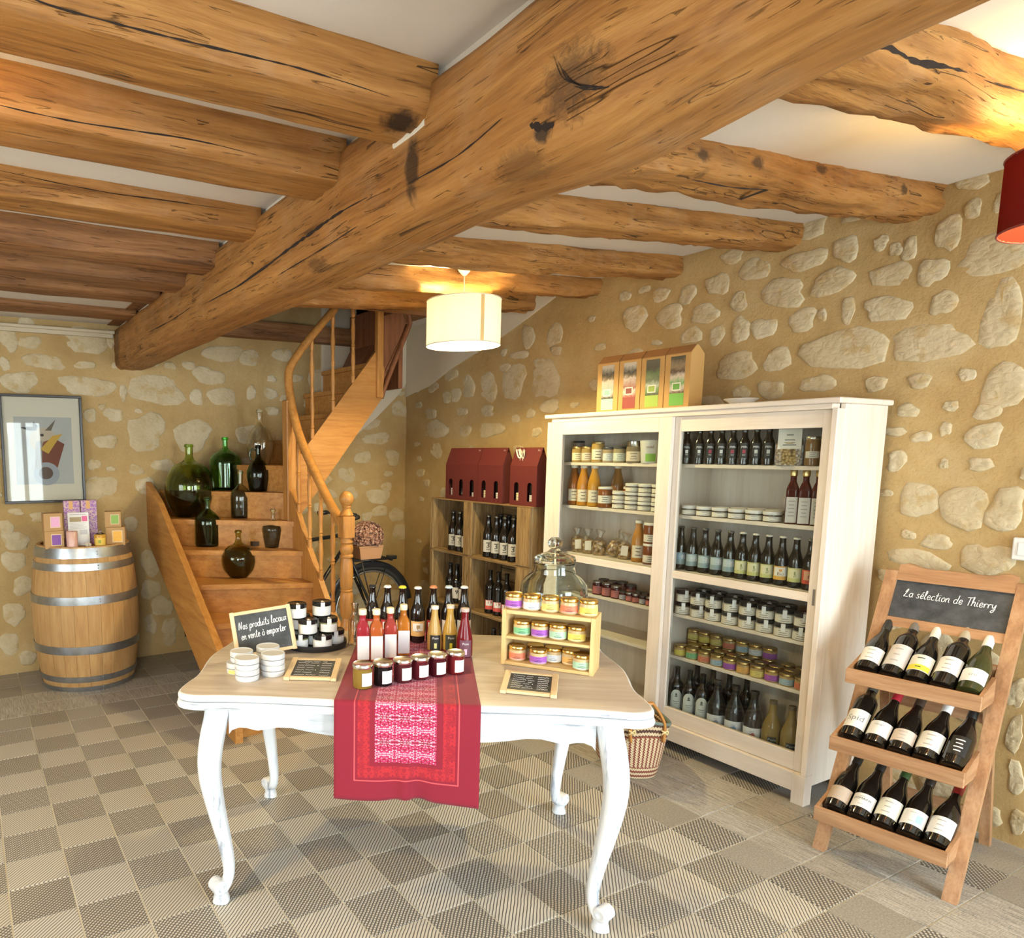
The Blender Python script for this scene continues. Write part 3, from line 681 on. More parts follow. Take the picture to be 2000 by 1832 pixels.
def jar(label, loc, rz, group, r, h, body, lid, lab=None, prints=no_print, lidh=0.014, seal=False, name='jam_jar', cat='jar', loff=0.0, lang=2.0, lz=(0.12, 0.68), neck=0.93, band_col=None):
    t = thing(name, label, cat, loc, rz, group); k = lambda v: round(v, 5)
    zb = h - lidh
    inst('glass_body', lathe_me(((0, .001), (k(r * .86), 0), (k(r * .98), .003), (k(r), k(.01)), (k(r), k(zb * .82)), (k(r * .97), k(zb * .92)), (k(r * neck), k(zb)), (0, k(zb))), 24), body, t)
    inst('lid', lathe_me(((0, k(zb - .001)), (k(r * neck * 1.02), k(zb - .001)), (k(r * neck * 1.05), k(zb + .002)), (k(r * neck * 1.05), k(h - .003)), (k(r * neck * .98), k(h)), (k(r * neck * .85), k(h - .0015)), (0, k(h - .0015))), 24), lid, t)
    if lab is not None:
        L = inst('paper_label', band_me(k(r), k(zb * lz[0]), k(zb * lz[1]), lang, -PI / 2 + loff), lab, t)
        for me, pm in prints(k(r), k(zb * (lz[0] + lz[1]) / 2), k(zb * (lz[1] - lz[0])), loff): inst('print', me, pm, L)
    if seal:
        s = MB(); s.band(r * neck * 1.05, zb * .6, h - .001, 0.42, -PI / 2 + loff, 4, 2, 0.0012)
        s.grid(lambda u, v: ((r * (0.99 - 0.75 * v)) * math.cos(-PI / 2 + loff + (u - .5) * .42), (r * (0.99 - 0.75 * v)) * math.sin(-PI / 2 + loff + (u - .5) * .42), h + .0008), 4, 2)
        inst('paper_seal', shared(('seal', k(r), k(h), k(loff), k(neck)), lambda: s.mesh('seal', True)), WHITE, t)
    return t

# ---- chalk handwriting drawn as raised chalk strokes
CH = {
 'a': (.52, [[(.42, .40), (.26, .5), (.09, .36), (.09, .12), (.24, 0), (.41, .16), (.43, .48), (.42, .1), (.52, .02)]]),
 'c': (.44, [[(.40, .42), (.25, .5), (.08, .34), (.09, .10), (.24, 0), (.44, .1)]]),
 'd': (.54, [[(.42, .38), (.25, .5), (.08, .34), (.09, .10), (.25, 0), (.42, .2), (.5, 1.0), (.43, .3), (.44, .04), (.54, .04)]]),
 'e': (.44, [[(.06, .2), (.36, .30), (.33, .47), (.19, .5), (.08, .3), (.11, .06), (.26, 0), (.44, .12)]]),
 'h': (.50, [[(.05, 0), (.16, .9), (.10, 1.0), (.07, .3), (.24, .5), (.38, .4), (.37, .06), (.5, .03)]]),
 'i': (.24, [[(.09, .5), (.08, .08), (.24, .05)], [(.11, .66), (.13, .72)]]),
 'l': (.28, [[(.04, .12), (.22, .8), (.15, 1.0), (.07, .82), (.10, .05), (.28, .06)]]),
 'm': (.66, [[(.05, 0), (.08, .46), (.08, .3), (.20, .5), (.28, .38), (.28, 0), (.29, .3), (.42, .5), (.50, .4), (.50, .06), (.66, .04)]]),
 'n': (.48, [[(.05, 0), (.08, .46), (.08, .28), (.23, .5), (.35, .4), (.35, .06), (.48, .04)]]),
 'o': (.46, [[(.26, .5), (.09, .36), (.10, .08), (.26, 0), (.41, .16), (.40, .40), (.26, .5)]]),
 'p': (.48, [[(.10, .5), (.05, -.4), (.10, .34), (.26, .5), (.42, .34), (.37, .08), (.22, 0), (.09, .12)]]),
 'r': (.38, [[(.05, .44), (.10, .02), (.11, .3), (.22, .47), (.38, .42)]]),
 's': (.38, [[(.33, .43), (.20, .5), (.10, .38), (.28, .2), (.29, .05), (.14, 0), (.04, .08)]]),
 't': (.36, [[(.17, .92), (.13, .1), (.26, 0), (.36, .06)], [(.0, .60), (.34, .64)]]),
 'u': (.52, [[(.06, .48), (.08, .1), (.22, 0), (.37, .16), (.40, .48), (.40, .08), (.52, .03)]]),
 'v': (.42, [[(.04, .48), (.17, 0), (.36, .48), (.42, .44)]]),
 'x': (.44, [[(.05, .47), (.36, .02)], [(.38, .48), (.04, 0)]]),
 'y': (.46, [[(.06, .5), (.11, .14), (.28, .12), (.40, .48), (.36, -.2), (.18, -.42), (.06, -.28), (.46, .06)]]),
 'L': (.56, [[(.12, .55), (.30, .95), (.36, .8), (.16, .3), (.05, .04), (.2, .06), (.54, .0)]]),
 'N': (.66, [[(.04, 0), (.14, .95), (.42, .05), (.56, 1.0)]]),
 'T': (.52, [[(0, .90), (.62, .96)], [(.32, .93), (.26, 0)]]),
 ' ': (.30, []),
}
CH['é'] = (.44, CH['e'][1] + [[(.18, .64), (.34, .82)]]); CH['à'] = (.52, CH['a'][1] + [[(.2, .8), (.34, .64)]])
def handwrite(m, text, x0, z0, size, slant=0.15, rad=0.0013, drop=0.0, y=-0.0008, squeeze=1.0):
    x = x0
    for c in text:
        adv, strokes = CH[c]
        for s in strokes:
            pts = [(x + (px + slant * pz) * size * squeeze, y, z0 + pz * size + drop * (x - x0)) for px, pz in s]
            if len(pts) > 2: pts = catmull(pts, 3)
            m.tube(pts, (rad, rad * .5), 5, flat=(0, 1, 0))
        x += (adv + .03) * size * squeeze
    return x
def scribble(m, x0, x1, z, amp, rnd, rad=0.0010, y=-0.0008, gap=0.12):
    """illegible small chalk writing"""
    x = x0
    while x < x1:
        wl = rnd.uniform(.02, .045) ; n = max(3, int(wl / .004)); e = min(x + wl, x1)
        pts = [(x + (e - x) * k / n, y, z + amp * (rnd.uniform(.25, 1) if k % 2 else rnd.uniform(-.1, .2))) for k in range(n + 1)]
        m.tube(pts, (rad, rad * .5), 4, flat=(0, 1, 0)); x = e + rnd.uniform(.004, .010)

# ------------------------------------------------------------------ the white table in the middle of the room
TA = math.radians(-34.8); TC = (0.165, -0.445)
def tw(u, v, z=0.75): return (TC[0] + u * math.cos(TA) - v * math.sin(TA), TC[1] + u * math.sin(TA) + v * math.cos(TA), z)
table = thing('dining_table', 'white painted cabriole leg table with greige wooden top under the red runner', 'table', (TC[0], TC[1], 0), TA)
quarter = [(0.0, -.434), (.25, -.435), (.45, -.431), (.59, -.437), (.672, -.447), (.722, -.430), (.742, -.39), (.739, -.31), (.732, -.245), (.737, -.17), (.748, -.09), (.755, 0.0)]
out = quarter + [(x, -y) for x, y in quarter[::-1][1:]] + [(-x, -y) for x, y in quarter[1:]] + [(-x, y) for x, y in quarter[::-1][1:-1]]
out = [(p.x, p.y) for p in catmull([(x, y, 0) for x, y in out], 3, True)]
def outline(off, z):
    n = len(out); R = []
    for i, (x, y) in enumerate(out):
        a, b = out[i - 1], out[(i + 1) % n]; d = Vector((b[0] - a[0], b[1] - a[1])).normalized()
        R.append((x + d.y * off, y - d.x * off, z))
    return R
m = MB(); m.loft([outline(-.006, .738), outline(-.004, .7495), outline(-.008, .7505)]); m.obj('tabletop', topwood(0), table, True, 30)
def rim(name, secs):
    m = MB(); m.loft([outline(o, z) for o, z in secs]); return m.obj(name, whitepaint(), table, True, 35)
rim('upper_leaf', [(-.02, .7272), (.000, .7274), (.004, .730), (.005, .740), (.001, .747), (-.004, .7492), (-.02, .7492)])
rim('lower_leaf', [(-.03, .700), (.000, .700), (.007, .703), (.009, .711), (.006, .716), (.003, .7185), (.006, .721), (.005, .7245), (.000, .7255), (-.02, .7255)])
m = MB(); m.loft([outline(-.012, .7250), outline(-.012, .7276)]); m.obj('leaf_gap', groovepaint(), table)
def apron(L, zs, name):
    pts = [(x, 0, z) for x, z in zs]; pts = pts + [(-x, 0, z) for x, z in zs[::-1][1:]] if zs[-1][0] == 0 else pts
    return pts
half = [(-L, z) for L, z in ((.585, .600), (.575, .614), (.55, .624), (.525, .6235), (.500, .618), (.487, .6165), (.465, .621), (.42, .630), (.375, .630), (.32, .620), (.26, .612), (.15, .605))] + [(0, .603)]
def make_apron(hl, s, pos, rz):
    k = hl / .585; pts = [(x * k, 0, z) for x, z in half]; pts += [(-x, 0, z) for x, _, z in pts[::-1][1:]]
    pts = pts + [(hl, 0, .701), (-hl, 0, .701)]
    m = MB(); m.prism(pts, (0, .022, 0)); m.obj('apron', whitepaint(), table, False, None, pos, (0, 0, rz))
make_apron(.582, 1, (0, -.385, 0), 0); make_apron(.582, 1, (0, .385, 0), PI)
make_apron(.325, 1, (.632, 0, 0), PI / 2); make_apron(.325, 1, (-.632, 0, 0), -PI / 2)
def table_leg(sx, sy):
    path = [(.001, .702, .040), (.006, .66, .040), (.017, .60, .040), (.026, .53, .038), (.027, .46, .035), (.019, .38, .031), (.006, .29, .0265), (-.008, .20, .0225), (-.016, .13, .020), (-.016, .09, .019), (-.008, .06, .021), (.004, .045, .024)]
    P = catmull([(a, b, c) for a, b, c in path], 4); m = MB(); secs = []
    for a, z, w in P:
        sec = []
        for k in range(20):
            t = 2 * PI * k / 20; ca, sa = math.cos(t), math.sin(t); e = 3.2
            q = w / ((abs(ca) ** e + abs(sa) ** e) ** (1 / e)); g = 1 - .05 * math.exp(-((math.sin(2 * t)) / .25) ** 2)
            sec.append((sx * (.618 + a) + q * g * ca, sy * (.372 + a) + q * g * sa, z))
        secs.append(sec)
    m.loft(secs); leg = m.obj('leg', whitepaint(2), table, True, 60)
    # carved foot: block and scroll
    d = Vector((sx, sy, 0)).normalized(); c = Vector((sx * .624, sy * .378, 0))
    f = MB(); f.lathe([(0, .0), (.024, .0), (.028, .004), (.026, .018), (.022, .028), (.025, .040), (0, .05)], 14, Matrix.Translation(c), [2, 3, 3, 3, 3, 3, 2])
    ax = Vector((-d.y, d.x, 0))
    mt = Matrix.Translation(c + d * .012 + Vector((0, 0, .062))) @ Matrix(((ax.x, d.x, 0, 0), (ax.y, d.y, 0, 0), (0, 0, 1, 0), (0, 0, 0, 1))) @ Matrix.Rotation(PI / 2, 4, 'Y')
    f.lathe([(0, -.020), (.010, -.022), (.012, -.027), (.018, -.028), (.024, -.024), (.025, 0), (.024, .024), (.018, .028), (.012, .027), (.010, .022), (0, .020)], 18, mt)
    f.obj('foot', whitepaint(2), leg, True, 45)
for sx in (-1, 1):
    for sy in (-1, 1): table_leg(sx, sy)

# runner: hangs over the front and the back edge, pressed flat on the top
@cached
def runner_mat():
    t = NT('damask_runner'); uv = t.n.new('ShaderNodeUVMap').outputs[0]; x, y, _ = t.xyz(uv)
    W = 0.45
    def between(v, a, b): return t.math('MULTIPLY', t.math('GREATER_THAN', v, a), t.math('LESS_THAN', v, b))
    def mirror(v, p, o=0.0): return t.math('MULTIPLY', t.math('ABSOLUTE', t.math('SUBTRACT', t.math('FRACT', t.math('ADD', t.math('MULTIPLY', v, 1 / p), o)), 0.5)), p)
    base = (0.25, 0.018, 0.035); red = (0.44, 0.028, 0.036); pale = (0.70, 0.42, 0.50); pink = (0.48, 0.035, 0.115); deep = (0.30, 0.012, 0.035)
    lv = 1.37
    cent = t.math('MULTIPLY', between(x, .128, .318), between(y, .125, lv - .125))
    mx = mirror(x, .0635, 0.02); my = mirror(y, .0790, .08)
    n1 = t.noise(t.comb(mx, my, 0.3), 120, 2, 0.5, 0.6); n2 = t.noise(t.comb(mx, my, 1.7), 210, 1, 0.5)
    dens = t.math('MULTIPLY', t.math('SUBTRACT', t.math('ABSOLUTE', t.math('SUBTRACT', my, .0395 / 2)), .004), 5.0)
    a = t.math('ADD', n1, dens)
    ccol = t.mix(t.math('GREATER_THAN', a, .50), deep, pink)
    ccol = t.mix(t.math('GREATER_THAN', t.math('ADD', n2, dens), .60), ccol, pale)
    sep = t.math('LESS_THAN', my, .0018)
    ccol = t.mix(sep, ccol, base)
    col = t.mix(cent, base, ccol)
    ex = t.math('MINIMUM', x, t.math('SUBTRACT', W, x)); ey = t.math('MINIMUM', y, t.math('SUBTRACT', lv, y)); e = t.math('MINIMUM', ex, ey)
    line = between(e, .0625, .0665)
    bandm = between(e, .074, .112)
    nb = t.noise(t.comb(mirror(x, .11), mirror(y, .11), 5.1), 75, 3, 0.5, 1.2)
    col = t.mix(t.math('MULTIPLY', bandm, t.math('GREATER_THAN', nb, .515)), col, red)
    col = t.mix(t.math('MULTIPLY', bandm, t.math('LESS_THAN', nb, .46)), col, (0.34, 0.022, 0.032))
    col = t.mix(line, col, (0.66, 0.09, 0.10))
    t.color(col); t.set(0.8, spec=0.15); t.p.inputs['Sheen Weight'].default_value = 0.12
    t.bump(t.noise(uv, 900, 1), 0.12, 0.001); return t.m
def runner():
    nu, nv = 44, 120; L = 1.37; drop = .315; m = bmesh.new(); uvl = m.loops.layers.uv.new('UVMap'); V = []
    for i in range(nu + 1):
        row = []
        for j in range(nv + 1):
            u = -.225 + .45 * i / nu; s = L * j / nv; x = i / nu
            top = L - 2 * drop; ve = .449
            wav = 0.010 * math.sin(PI * 2 * x * 1.0 + .8) + 0.020 * math.exp(-((x - .50) / .05) ** 2) - .012 * math.exp(-((x - .60) / .06) ** 2) 
            if s < drop:
                k = (drop - s) / drop; kk = min(1, k * 3)
                p = (u, -ve - .006 * kk - (wav * k * k) - .002, .7525 - (drop - s) * 1.0 + (.012 * math.exp(-((x - .5) / .12) ** 2) * k * k) - .008 * x * k)
                if k < .04: p = (u, -ve - .003, .7525 - (drop - s) * .6)
            elif s > L - drop:
                k = (s - (L - drop)) / drop; p = (u, ve + .006 * min(1, k * 3) + .014 * math.sin(9 * x) * k * k, .7525 - (s - (L - drop)))
            else:
                q = (s - drop) / top; p = (u, -ve + 2 * ve * q, .7525 + .0006 * nz(u * 8, q * 12))
            row.append(m.verts.new(p))
        V.append(row)
    for i in range(nu):
        for j in range(nv):
            f = m.faces.new((V[i][j], V[i + 1][j], V[i + 1][j + 1], V[i][j + 1]))
            for lp, (a, b) in zip(f.loops, ((i, j), (i + 1, j), (i + 1, j + 1), (i, j + 1))): lp[uvl].uv = (.45 * a / nu, L * b / nv)
    bmesh.ops.recalc_face_normals(m, faces=m.faces)
    me = bpy.data.meshes.new('runner'); m.to_mesh(me); m.free(); me.polygons.foreach_set('use_smooth', [True] * len(me.polygons))
    o = link_obj('table_runner', me, runner_mat(), None, (TC[0], TC[1], 0), (0, 0, TA))
    md = o.modifiers.new('thickness', 'SOLIDIFY'); md.thickness = 0.0014; md.offset = 0
    return tag(o, 'dark red damask runner with pink woven centre hanging over the table front', 'runner')
runner()
ZT = 0.7507; ZR = 0.7536
# six jars of jam in a slanting row on the runner
silver = metal((0.72, 0.70, 0.64), 0.22)
jams = [(-.149, -.314, .0323, .081, (0.30, 0.19, 0.035), 'olive gold jam, nearest the shopfront end of the row'), (-.085, -.279, .0315, .080, (0.012, 0.008, 0.010), 'black jam, second in the slanting row'),
        (-.021, -.236, .0312, .078, (0.10, 0.018, 0.022), 'dark plum jam, third in the slanting row'), (.036, -.196, .0308, .077, (0.13, 0.016, 0.022), 'wine red jam, fourth in the slanting row'),
        (.095, -.158, .0310, .078, (0.09, 0.010, 0.016), 'deep red jam, fifth in the slanting row'), (.158, -.126, .0305, .079, (0.20, 0.018, 0.022), 'bright red jam, last of the slanting row')]
for u, v, r, h, c, d in jams:
    x, y, z = tw(u, v, ZR)
    jar('silver lidded jar of ' + d, (x, y, z), facing(x, y, 0.15), 'jam jars on the red runner', r, h, liquid(c, 0.25), silver, WHITE, no_print, 0.013, name='jam_jar', loff=0.42, lang=1.25, lz=(.16, .80), neck=1.0)
# four square syrup bottles with white labels
SQ_P = ((0, .001), (.021, 0), (.0235, .003), (.0235, .118), (.0225, .128), (.017, .142), (.0122, .152), (.0115, .168), (.0125, .170), (.0125, .174), (0, .174))
SQ_N = (2, 6, 8, 8, 7, 4, 2, 2, 2, 2, 2)
cream = plain((0.82, 0.74, 0.52), 0.35)
syr = [(-.178, -.009, (0.62, 0.05, 0.07), 'crimson syrup, first of four'), (-.128, -.002, (0.80, 0.20, 0.05), 'orange red syrup, second of four'), (-.079, .030, (0.66, 0.10, 0.08), 'salmon red syrup, third of four'), (-.032, .092, (0.85, 0.30, 0.04), 'amber orange syrup, last of four')]
for u, v, c, d in syr:
    x, y, z = tw(u, v, ZR)
    t = thing('syrup_bottle', 'square cream capped bottle of ' + d + ' on the runner', 'bottle', (x, y, z), facing(x, y, .1), 'syrup bottles on the red runner')
    inst('glass_body', lathe_me(SQ_P, 32, SQ_N), liquid(c, 0.55), t)
    inst('cap', lathe_me(((0, .172), (.0140, .172), (.0145, .174), (.0145, .190), (.0130, .193), (0, .193)), 18), cream, t)
    L = MB(); L.face_box((0, -.0240, .052), (.043, .0006, .088)); L2 = shared('sqlabel', lambda: L.mesh('label')); inst('paper_label', L2, WHITE, t)
# small round glass stopper bottle behind the syrups
x, y, z = tw(-.232, .225, ZR); t = thing('glass_flask', 'small clear round flask peeping out behind the crimson syrup bottle', 'flask', (x, y, ZT))
inst('glass_body', lathe_me(((0, .002), (.024, 0), (.027, .004), (.027, .09), (.020, .112), (.012, .125), (.012, .145), (.017, .165), (.0145, .165), (.0100, .145), (.0095, .125), (.0175, .110), (.0250, .09), (.025, .006), (0, .005)), 22), glass((0.93, 0.90, 0.80)), t)
# seven brown beers at the back of the runner
orange_lab = paper((0.86, 0.52, 0.18)); cream_lab = paper((0.88, 0.84, 0.74)); red_lab = paper((0.62, 0.06, 0.06))
beers = [(-.167, .292, (0.02, 0.02, 0.02), 'black cap', red_lab), (-.105, .287, (0.82, 0.82, 0.80), 'white cap, second in the back row', red_lab), (-.044, .281, (0.85, 0.75, 0.05), 'yellow cap', orange_lab), (.018, .272, (0.80, 0.79, 0.76), 'white cap and orange edged label', orange_lab),
         (.080, .297, (0.78, 0.28, 0.12), 'orange cap', red_lab), (.142, .304, (0.62, 0.72, 0.78), 'pale blue cap', cream_lab), (.204, .308, (0.86, 0.86, 0.84), 'white cap, last in the back row', cream_lab)]
for u, v, c, d, lm in beers:
    x, y, z = tw(u, v, ZR)
    bottle('dark beer bottle with ' + d + ', behind the syrups on the runner' if len(d) < 30 else 'dark beer bottle with ' + d + ' on the runner', 'bottle', (x, y, z), facing(x, y, .1), 'beer bottles on the red runner', BEER, darkglass((0.012, 0.007, 0.005)), (crown_cap(.0145, .222), plain(c, 0.3)),
           [(.030, .092, 2.2, 0.0, lm, p_many(p_block((0.88, 0.85, 0.76), -.15, .36, 1.5), p_block((0.45, 0.30, 0.12), .02, .25, .45, 0, .0014), p_text('L', .016, plain((0.1, .07, .05), .6), 0, 1)))], scale=0.99)
# three small juice bottles
JU = ((0, .001), (.024, 0), (.0285, .004), (.0290, .015), (.0285, .062), (.024, .088), (.0165, .118), (.0130, .140), (.0125, .158), (.0140, .159), (.0140, .164), (0, .164))
jus = [(.086, .164, (0.80, 0.52, 0.16), (0.85, 0.85, 0.82), 'cloudy apple juice with a white cap', (0.03, 0.03, 0.025), (0.8, 0.78, 0.3), 1.0), (.146, .172, (0.80, 0.50, 0.10), (0.72, 0.66, 0.56), 'golden juice with a pale cap', (0.05, 0.06, 0.03), (0.75, 0.72, 0.05), 1.02), (.198, .088, (0.22, 0.012, 0.018), (0.55, 0.42, 0.38), 'ruby red juice', (0.16, 0.06, 0.09), (0.80, 0.45, 0.6), 1.06)]
for u, v, c, cc, d, lc, dc, s in jus:
    x, y, z = tw(u, v, ZR)
    bottle('small tapering bottle of ' + d + ' on the runner', 'bottle', (x, y, z), facing(x, y, .05), 'juice bottles on the red runner', JU, liquid(c, 0.3), (((0, .162), (.0150, .162), (.0152, .164), (.0152, .174), (0, .176)), plain(cc, 0.35)),
           [(.004, .064, 1.5, 0.1, plain(lc, 0.5), p_many(p_text('Pom', .013, WHITE, .018), p_block(dc, -.36, -.02, .35)))], 'juice_bottle', s)

# white pots of cream stacked in front of the slate
potmat = plain((0.68, 0.68, 0.69), 0.25); lidmat = plain((0.62, 0.62, 0.62), 0.3); rimmat = plain((0.20, 0.19, 0.18), 0.5)
def pot(u, v, z, label, r=.0412, yellow=False):
    x, y, _ = tw(u, v); t = thing('cream_pot', label, 'pot', (x, y, z), facing(x, y), 'stacked white pots on the table')
    inst('pot_body', lathe_me(((0, .0008), (r * .93, 0), (r * .99, .004), (r, .018), (r * .985, .0205), (0, .0205)), 30), potmat, t)
    inst('lid', lathe_me(((0, .020), (r * .985, .020), (r * 1.01, .0205), (r * 1.01, .0365), (r * .985, .0385), (r * .90, .0385), (r * .88, .0368), (0, .0368)), 30), lidmat, t)
    inst('rim_band', lathe_me(((r * 1.004, .0185), (r * 1.014, .0188), (r * 1.014, .0212), (r * 1.004, .0215)), 30), rimmat, t)
    if yellow: inst('paper_label', band_me(r, .003, .017, .9, -PI / 2 - .55), paper((0.78, 0.66, 0.22)), t, None, None)
    return t
pot(-.548, -.268, ZT, 'white lidded pot at the bottom of the front stack on the table'); pot(-.548, -.268, ZT + .039, 'white lidded pot on top of the front stack on the table')
pot(-.600, -.196, ZT, 'white pot with yellow label at the foot of the outermost stack', .0395, True); pot(-.588, -.190, ZT + .039, 'white lidded pot resting on the yellow labelled pot', .0402)
pot(-.472, -.205, ZT, 'white lidded pot at the bottom of the stack beside the price slate'); pot(-.472, -.205, ZT + .039, 'white lidded pot on top of the stack beside the price slate')
pot(-.510, -.118, ZT, 'white lidded pot under the rear stack against the leaning slate'); pot(-.510, -.118, ZT + .039, 'white lidded pot topping the rear stack against the leaning slate')

# slates
def slate_board(name, label, loc, rot, w, h, fr, writer, plank=True):
    t = bpy.data.objects.new(name, None); COL.objects.link(t); t.location = loc; t.rotation_euler = rot; tag(t, label, 'slate', 'chalk slates on the table')
    m = MB(); m.face_box((0, .004, h / 2), (w - fr * 1.2, .004, h - fr * 1.2)); m.obj('slate_panel', slate(), t)
    fm = slatewood(0)
    for zz in (fr / 2, h - fr / 2):
        m = MB(); m.face_box((0, .004, zz), (w - (2 * fr if plank else 0.0), .010, fr * .8), None, .0015); m.obj('frame_rail', slatewood(0), t)
    for xx in (-w / 2 + fr / 2, w / 2 - fr / 2):
        m = MB(); m.face_box((xx, .004, h / 2), (fr, .012, h + (.006 if plank else 0)), None, .002); m.obj('frame_rail', slatewood(2), t)
    m = MB(); writer(m, w, h); m.obj('chalk_writing', chalk(), t); return t
def wr1(m, w, h):
    handwrite(m, 'Nos produits locaux', -w / 2 + .026, h * .60, .030, .12, .0014, .06, .0014, .72); handwrite(m, 'en vente à emporter', -w / 2 + .030, h * .38, .029, .12, .0014, .06, .0014, .70)
b1, b2 = Vector(tw(-.638, -.050, ZT + .0125)), Vector(tw(-.440, .045, ZT + .0125))
dz = math.atan2(b2.y - b1.y, b2.x - b1.x); mid = (b1 + b2) / 2
slate_board('chalk_slate', 'large slate leaning behind the white pots, two lines of chalk handwriting', mid, (-math.radians(20), math.radians(-5), dz), .235, .175, .016, wr1, False)
def wr_price(seed, rows, wt):
    def f(m, w, h):
        rnd = random.Random(seed); x0, x1 = -w / 2 + .030, w / 2 - .030
        if wt: scribble(m, x0 + .02, x1 - .02, h - .036, .008, rnd, .0009, .0012)
        for k in range(rows):
            z = h - (.052 if wt else .042) - (h - .085) * k / (rows - 1)
            scribble(m, x0, x0 + (x1 - x0) * rnd.uniform(.45, .62), z, .008, rnd, .0009, .0012); scribble(m, x1 - .034, x1, z, .009, rnd, .0010, .0012)
    return f
def flat_slate(label, ua, va, ub, vb, w, h, rows, seed, wt):
    a, b = Vector(tw(ua, va, ZT)), Vector(tw(ub, vb, ZT)); ang = math.atan2(b.y - a.y, b.x - a.x); mid = (a + b) / 2
    return slate_board('price_slate', label, (mid.x, mid.y, ZT + .0105), (-math.radians(87.5), 0, ang), w, h, .020, wr_price(seed, rows, wt))
flat_slate('small pine framed slate lying flat between the white pots and the runner', -.420, -.270, -.245, -.264, .180, .205, 6, 3, True)
flat_slate('small pine framed slate lying flat before the rack of coloured jars', .293, -.318, .465, -.352, .176, .195, 7, 5, False)

# black tray with a pyramid of black lidded jars
x, y, _ = tw(-.388, .190); tray = thing('round_tray', 'round black tray carrying the black lidded jars beside the leaning slate', 'tray', (x, y, ZT))
tm = plain((0.018, 0.018, 0.020), 0.35)
inst('tray_plate', lathe_me(((0, .001), (.118, 0), (.123, .002), (.123, .006), (0, .006)), 48), tm, tray)
inst('tray_rim', lathe_me(((.116, .005), (.123, .003), (.1265, .010), (.1265, .024), (.122, .024), (.120, .010)), 48), tm, tray)
blk = plain((0.012, 0.012, 0.013), 0.25)
grn = liquid((0.30, 0.29, 0.12), .2); wht = plain((0.70, 0.69, 0.64), 0.3)
bj = [(-.348, .121, 0, 'at the front of the tray', wht), (-.310, .207, 0, 'on the tray on the runner side', plain((0.42, 0.30, 0.24), .35)), (-.4415, .1306, 0, 'with green paste, lowest layer by the slate', grn), (-.380, .270, 0, 'at the back of the tray', wht), (-.461, .223, 0, 'at the rear tray edge by the slate', wht), (-.388, .190, 0, 'hidden in the middle of the lowest layer', wht),
      (-.407, .128, 1, 'second layer, nearest the shopfront', wht), (-.332, .168, 1, 'second layer, with green paste', grn), (-.369, .244, 1, 'second layer, at the back', wht), (-.448, .200, 1, 'second layer, by the leaning slate', wht),
      (-.452, .142, 2, 'third layer, by the leaning slate', wht), (-.362, .196, 2, 'topmost of the pyramid', wht)]
for u, v, l, d, bm_ in bj:
    x, y, _ = tw(u, v); jar('black lidded jar with white paper seal, ' + d, (x, y, ZT + .0065 + l * .0582), facing(x, y, .12), 'black lidded jars on the tray', .0375, .0578, bm_, blk, WHITE, no_print, .017, True, name='terrine_jar', lang=2.0, lz=(.1, .85), neck=.97)

# pine rack with coloured spread jars
ra, rb, rc = Vector(tw(.326, .010, ZT)), Vector(tw(.628, -.108, ZT)), Vector(tw(.690, .000, ZT))
rang = math.atan2(rb.y - ra.y, rb.x - ra.x); RW = (rb - ra).length; RD = .122
rack = thing('display_rack', 'small open pine rack of coloured jars on the table by the cabinet', 'rack', ra, rang)
def rbox(name, x0, x1, y0, y1, z0, z1, ax):
    m = MB(); m.box2(x0, x1, y0, y1, z0, z1, .001); m.obj(name, rackwood(ax), rack)
rbox('side_panel', 0, .015, 0, RD, 0, .203, 2); rbox('side_panel', RW - .015, RW, 0, RD, 0, .203, 2)
rbox('bottom_board', .0155, RW - .0155, 0, RD, .001, .013, 0); rbox('shelf_board', .0155, RW - .0155, .004, RD, .097, .107, 0); rbox('top_board', .0155, RW - .0155, 0, RD, .190, .203, 0); rbox('back_board', .0155, RW - .0155, RD - .006, RD, .0135, .19, 0)
def rw(a, b, z): v = Mat_rz(rang) @ Vector((a, b, 0)); return (ra.x + v.x, ra.y + v.y, ra.z + z)
gold = metal((0.80, 0.56, 0.18), 0.22)
PC = {'violet': (0.42, 0.12, 0.55), 'white and blue': (0.80, 0.86, 0.92), 'pale yellow': (0.85, 0.72, 0.22), 'coral red': (0.80, 0.25, 0.14), 'bright yellow': (0.90, 0.76, 0.16), 'green': (0.24, 0.58, 0.30), 'orange': (0.85, 0.48, 0.14), 'mint green': (0.48, 0.74, 0.52), 'blue grey': (0.42, 0.58, 0.68), 'pink': (0.80, 0.38, 0.30)}
paste = plain((0.72, 0.52, 0.24), .3)
def spread(label, x, y, z, colname, grp, r=.0305, h=.054, extra=0.0):
    return jar(label, (x, y, z), facing(x, y, extra), grp, r, h, liquid((0.75, 0.56, 0.30), .15), gold, paper(PC[colname]), p_many(p_block(tuple(min(1, c * .75 + .25) for c in PC[colname]), -.46, -.30, 2.0), p_text('du soleil' if False else 'tartinade', .0075, plain(tuple(c * .25 for c in PC[colname]), .6), -.004), p_lines(plain(tuple(c * .25 for c in PC[colname]), .6), 3, .32)), .012, name='spread_jar', lang=2.5, lz=(.14, .72), neck=.97)
G = 'coloured spread jars in the pine rack'
for k, c in enumerate(['violet', 'white and blue', 'pale yellow', 'coral red', 'bright yellow']):
    x, y, z = rw(.030 + k * .0655, .046, .2034); spread('gold lidded jar, %s label, standing on top of the pine rack' % c, x, y, z, c, G, .0308, .056)
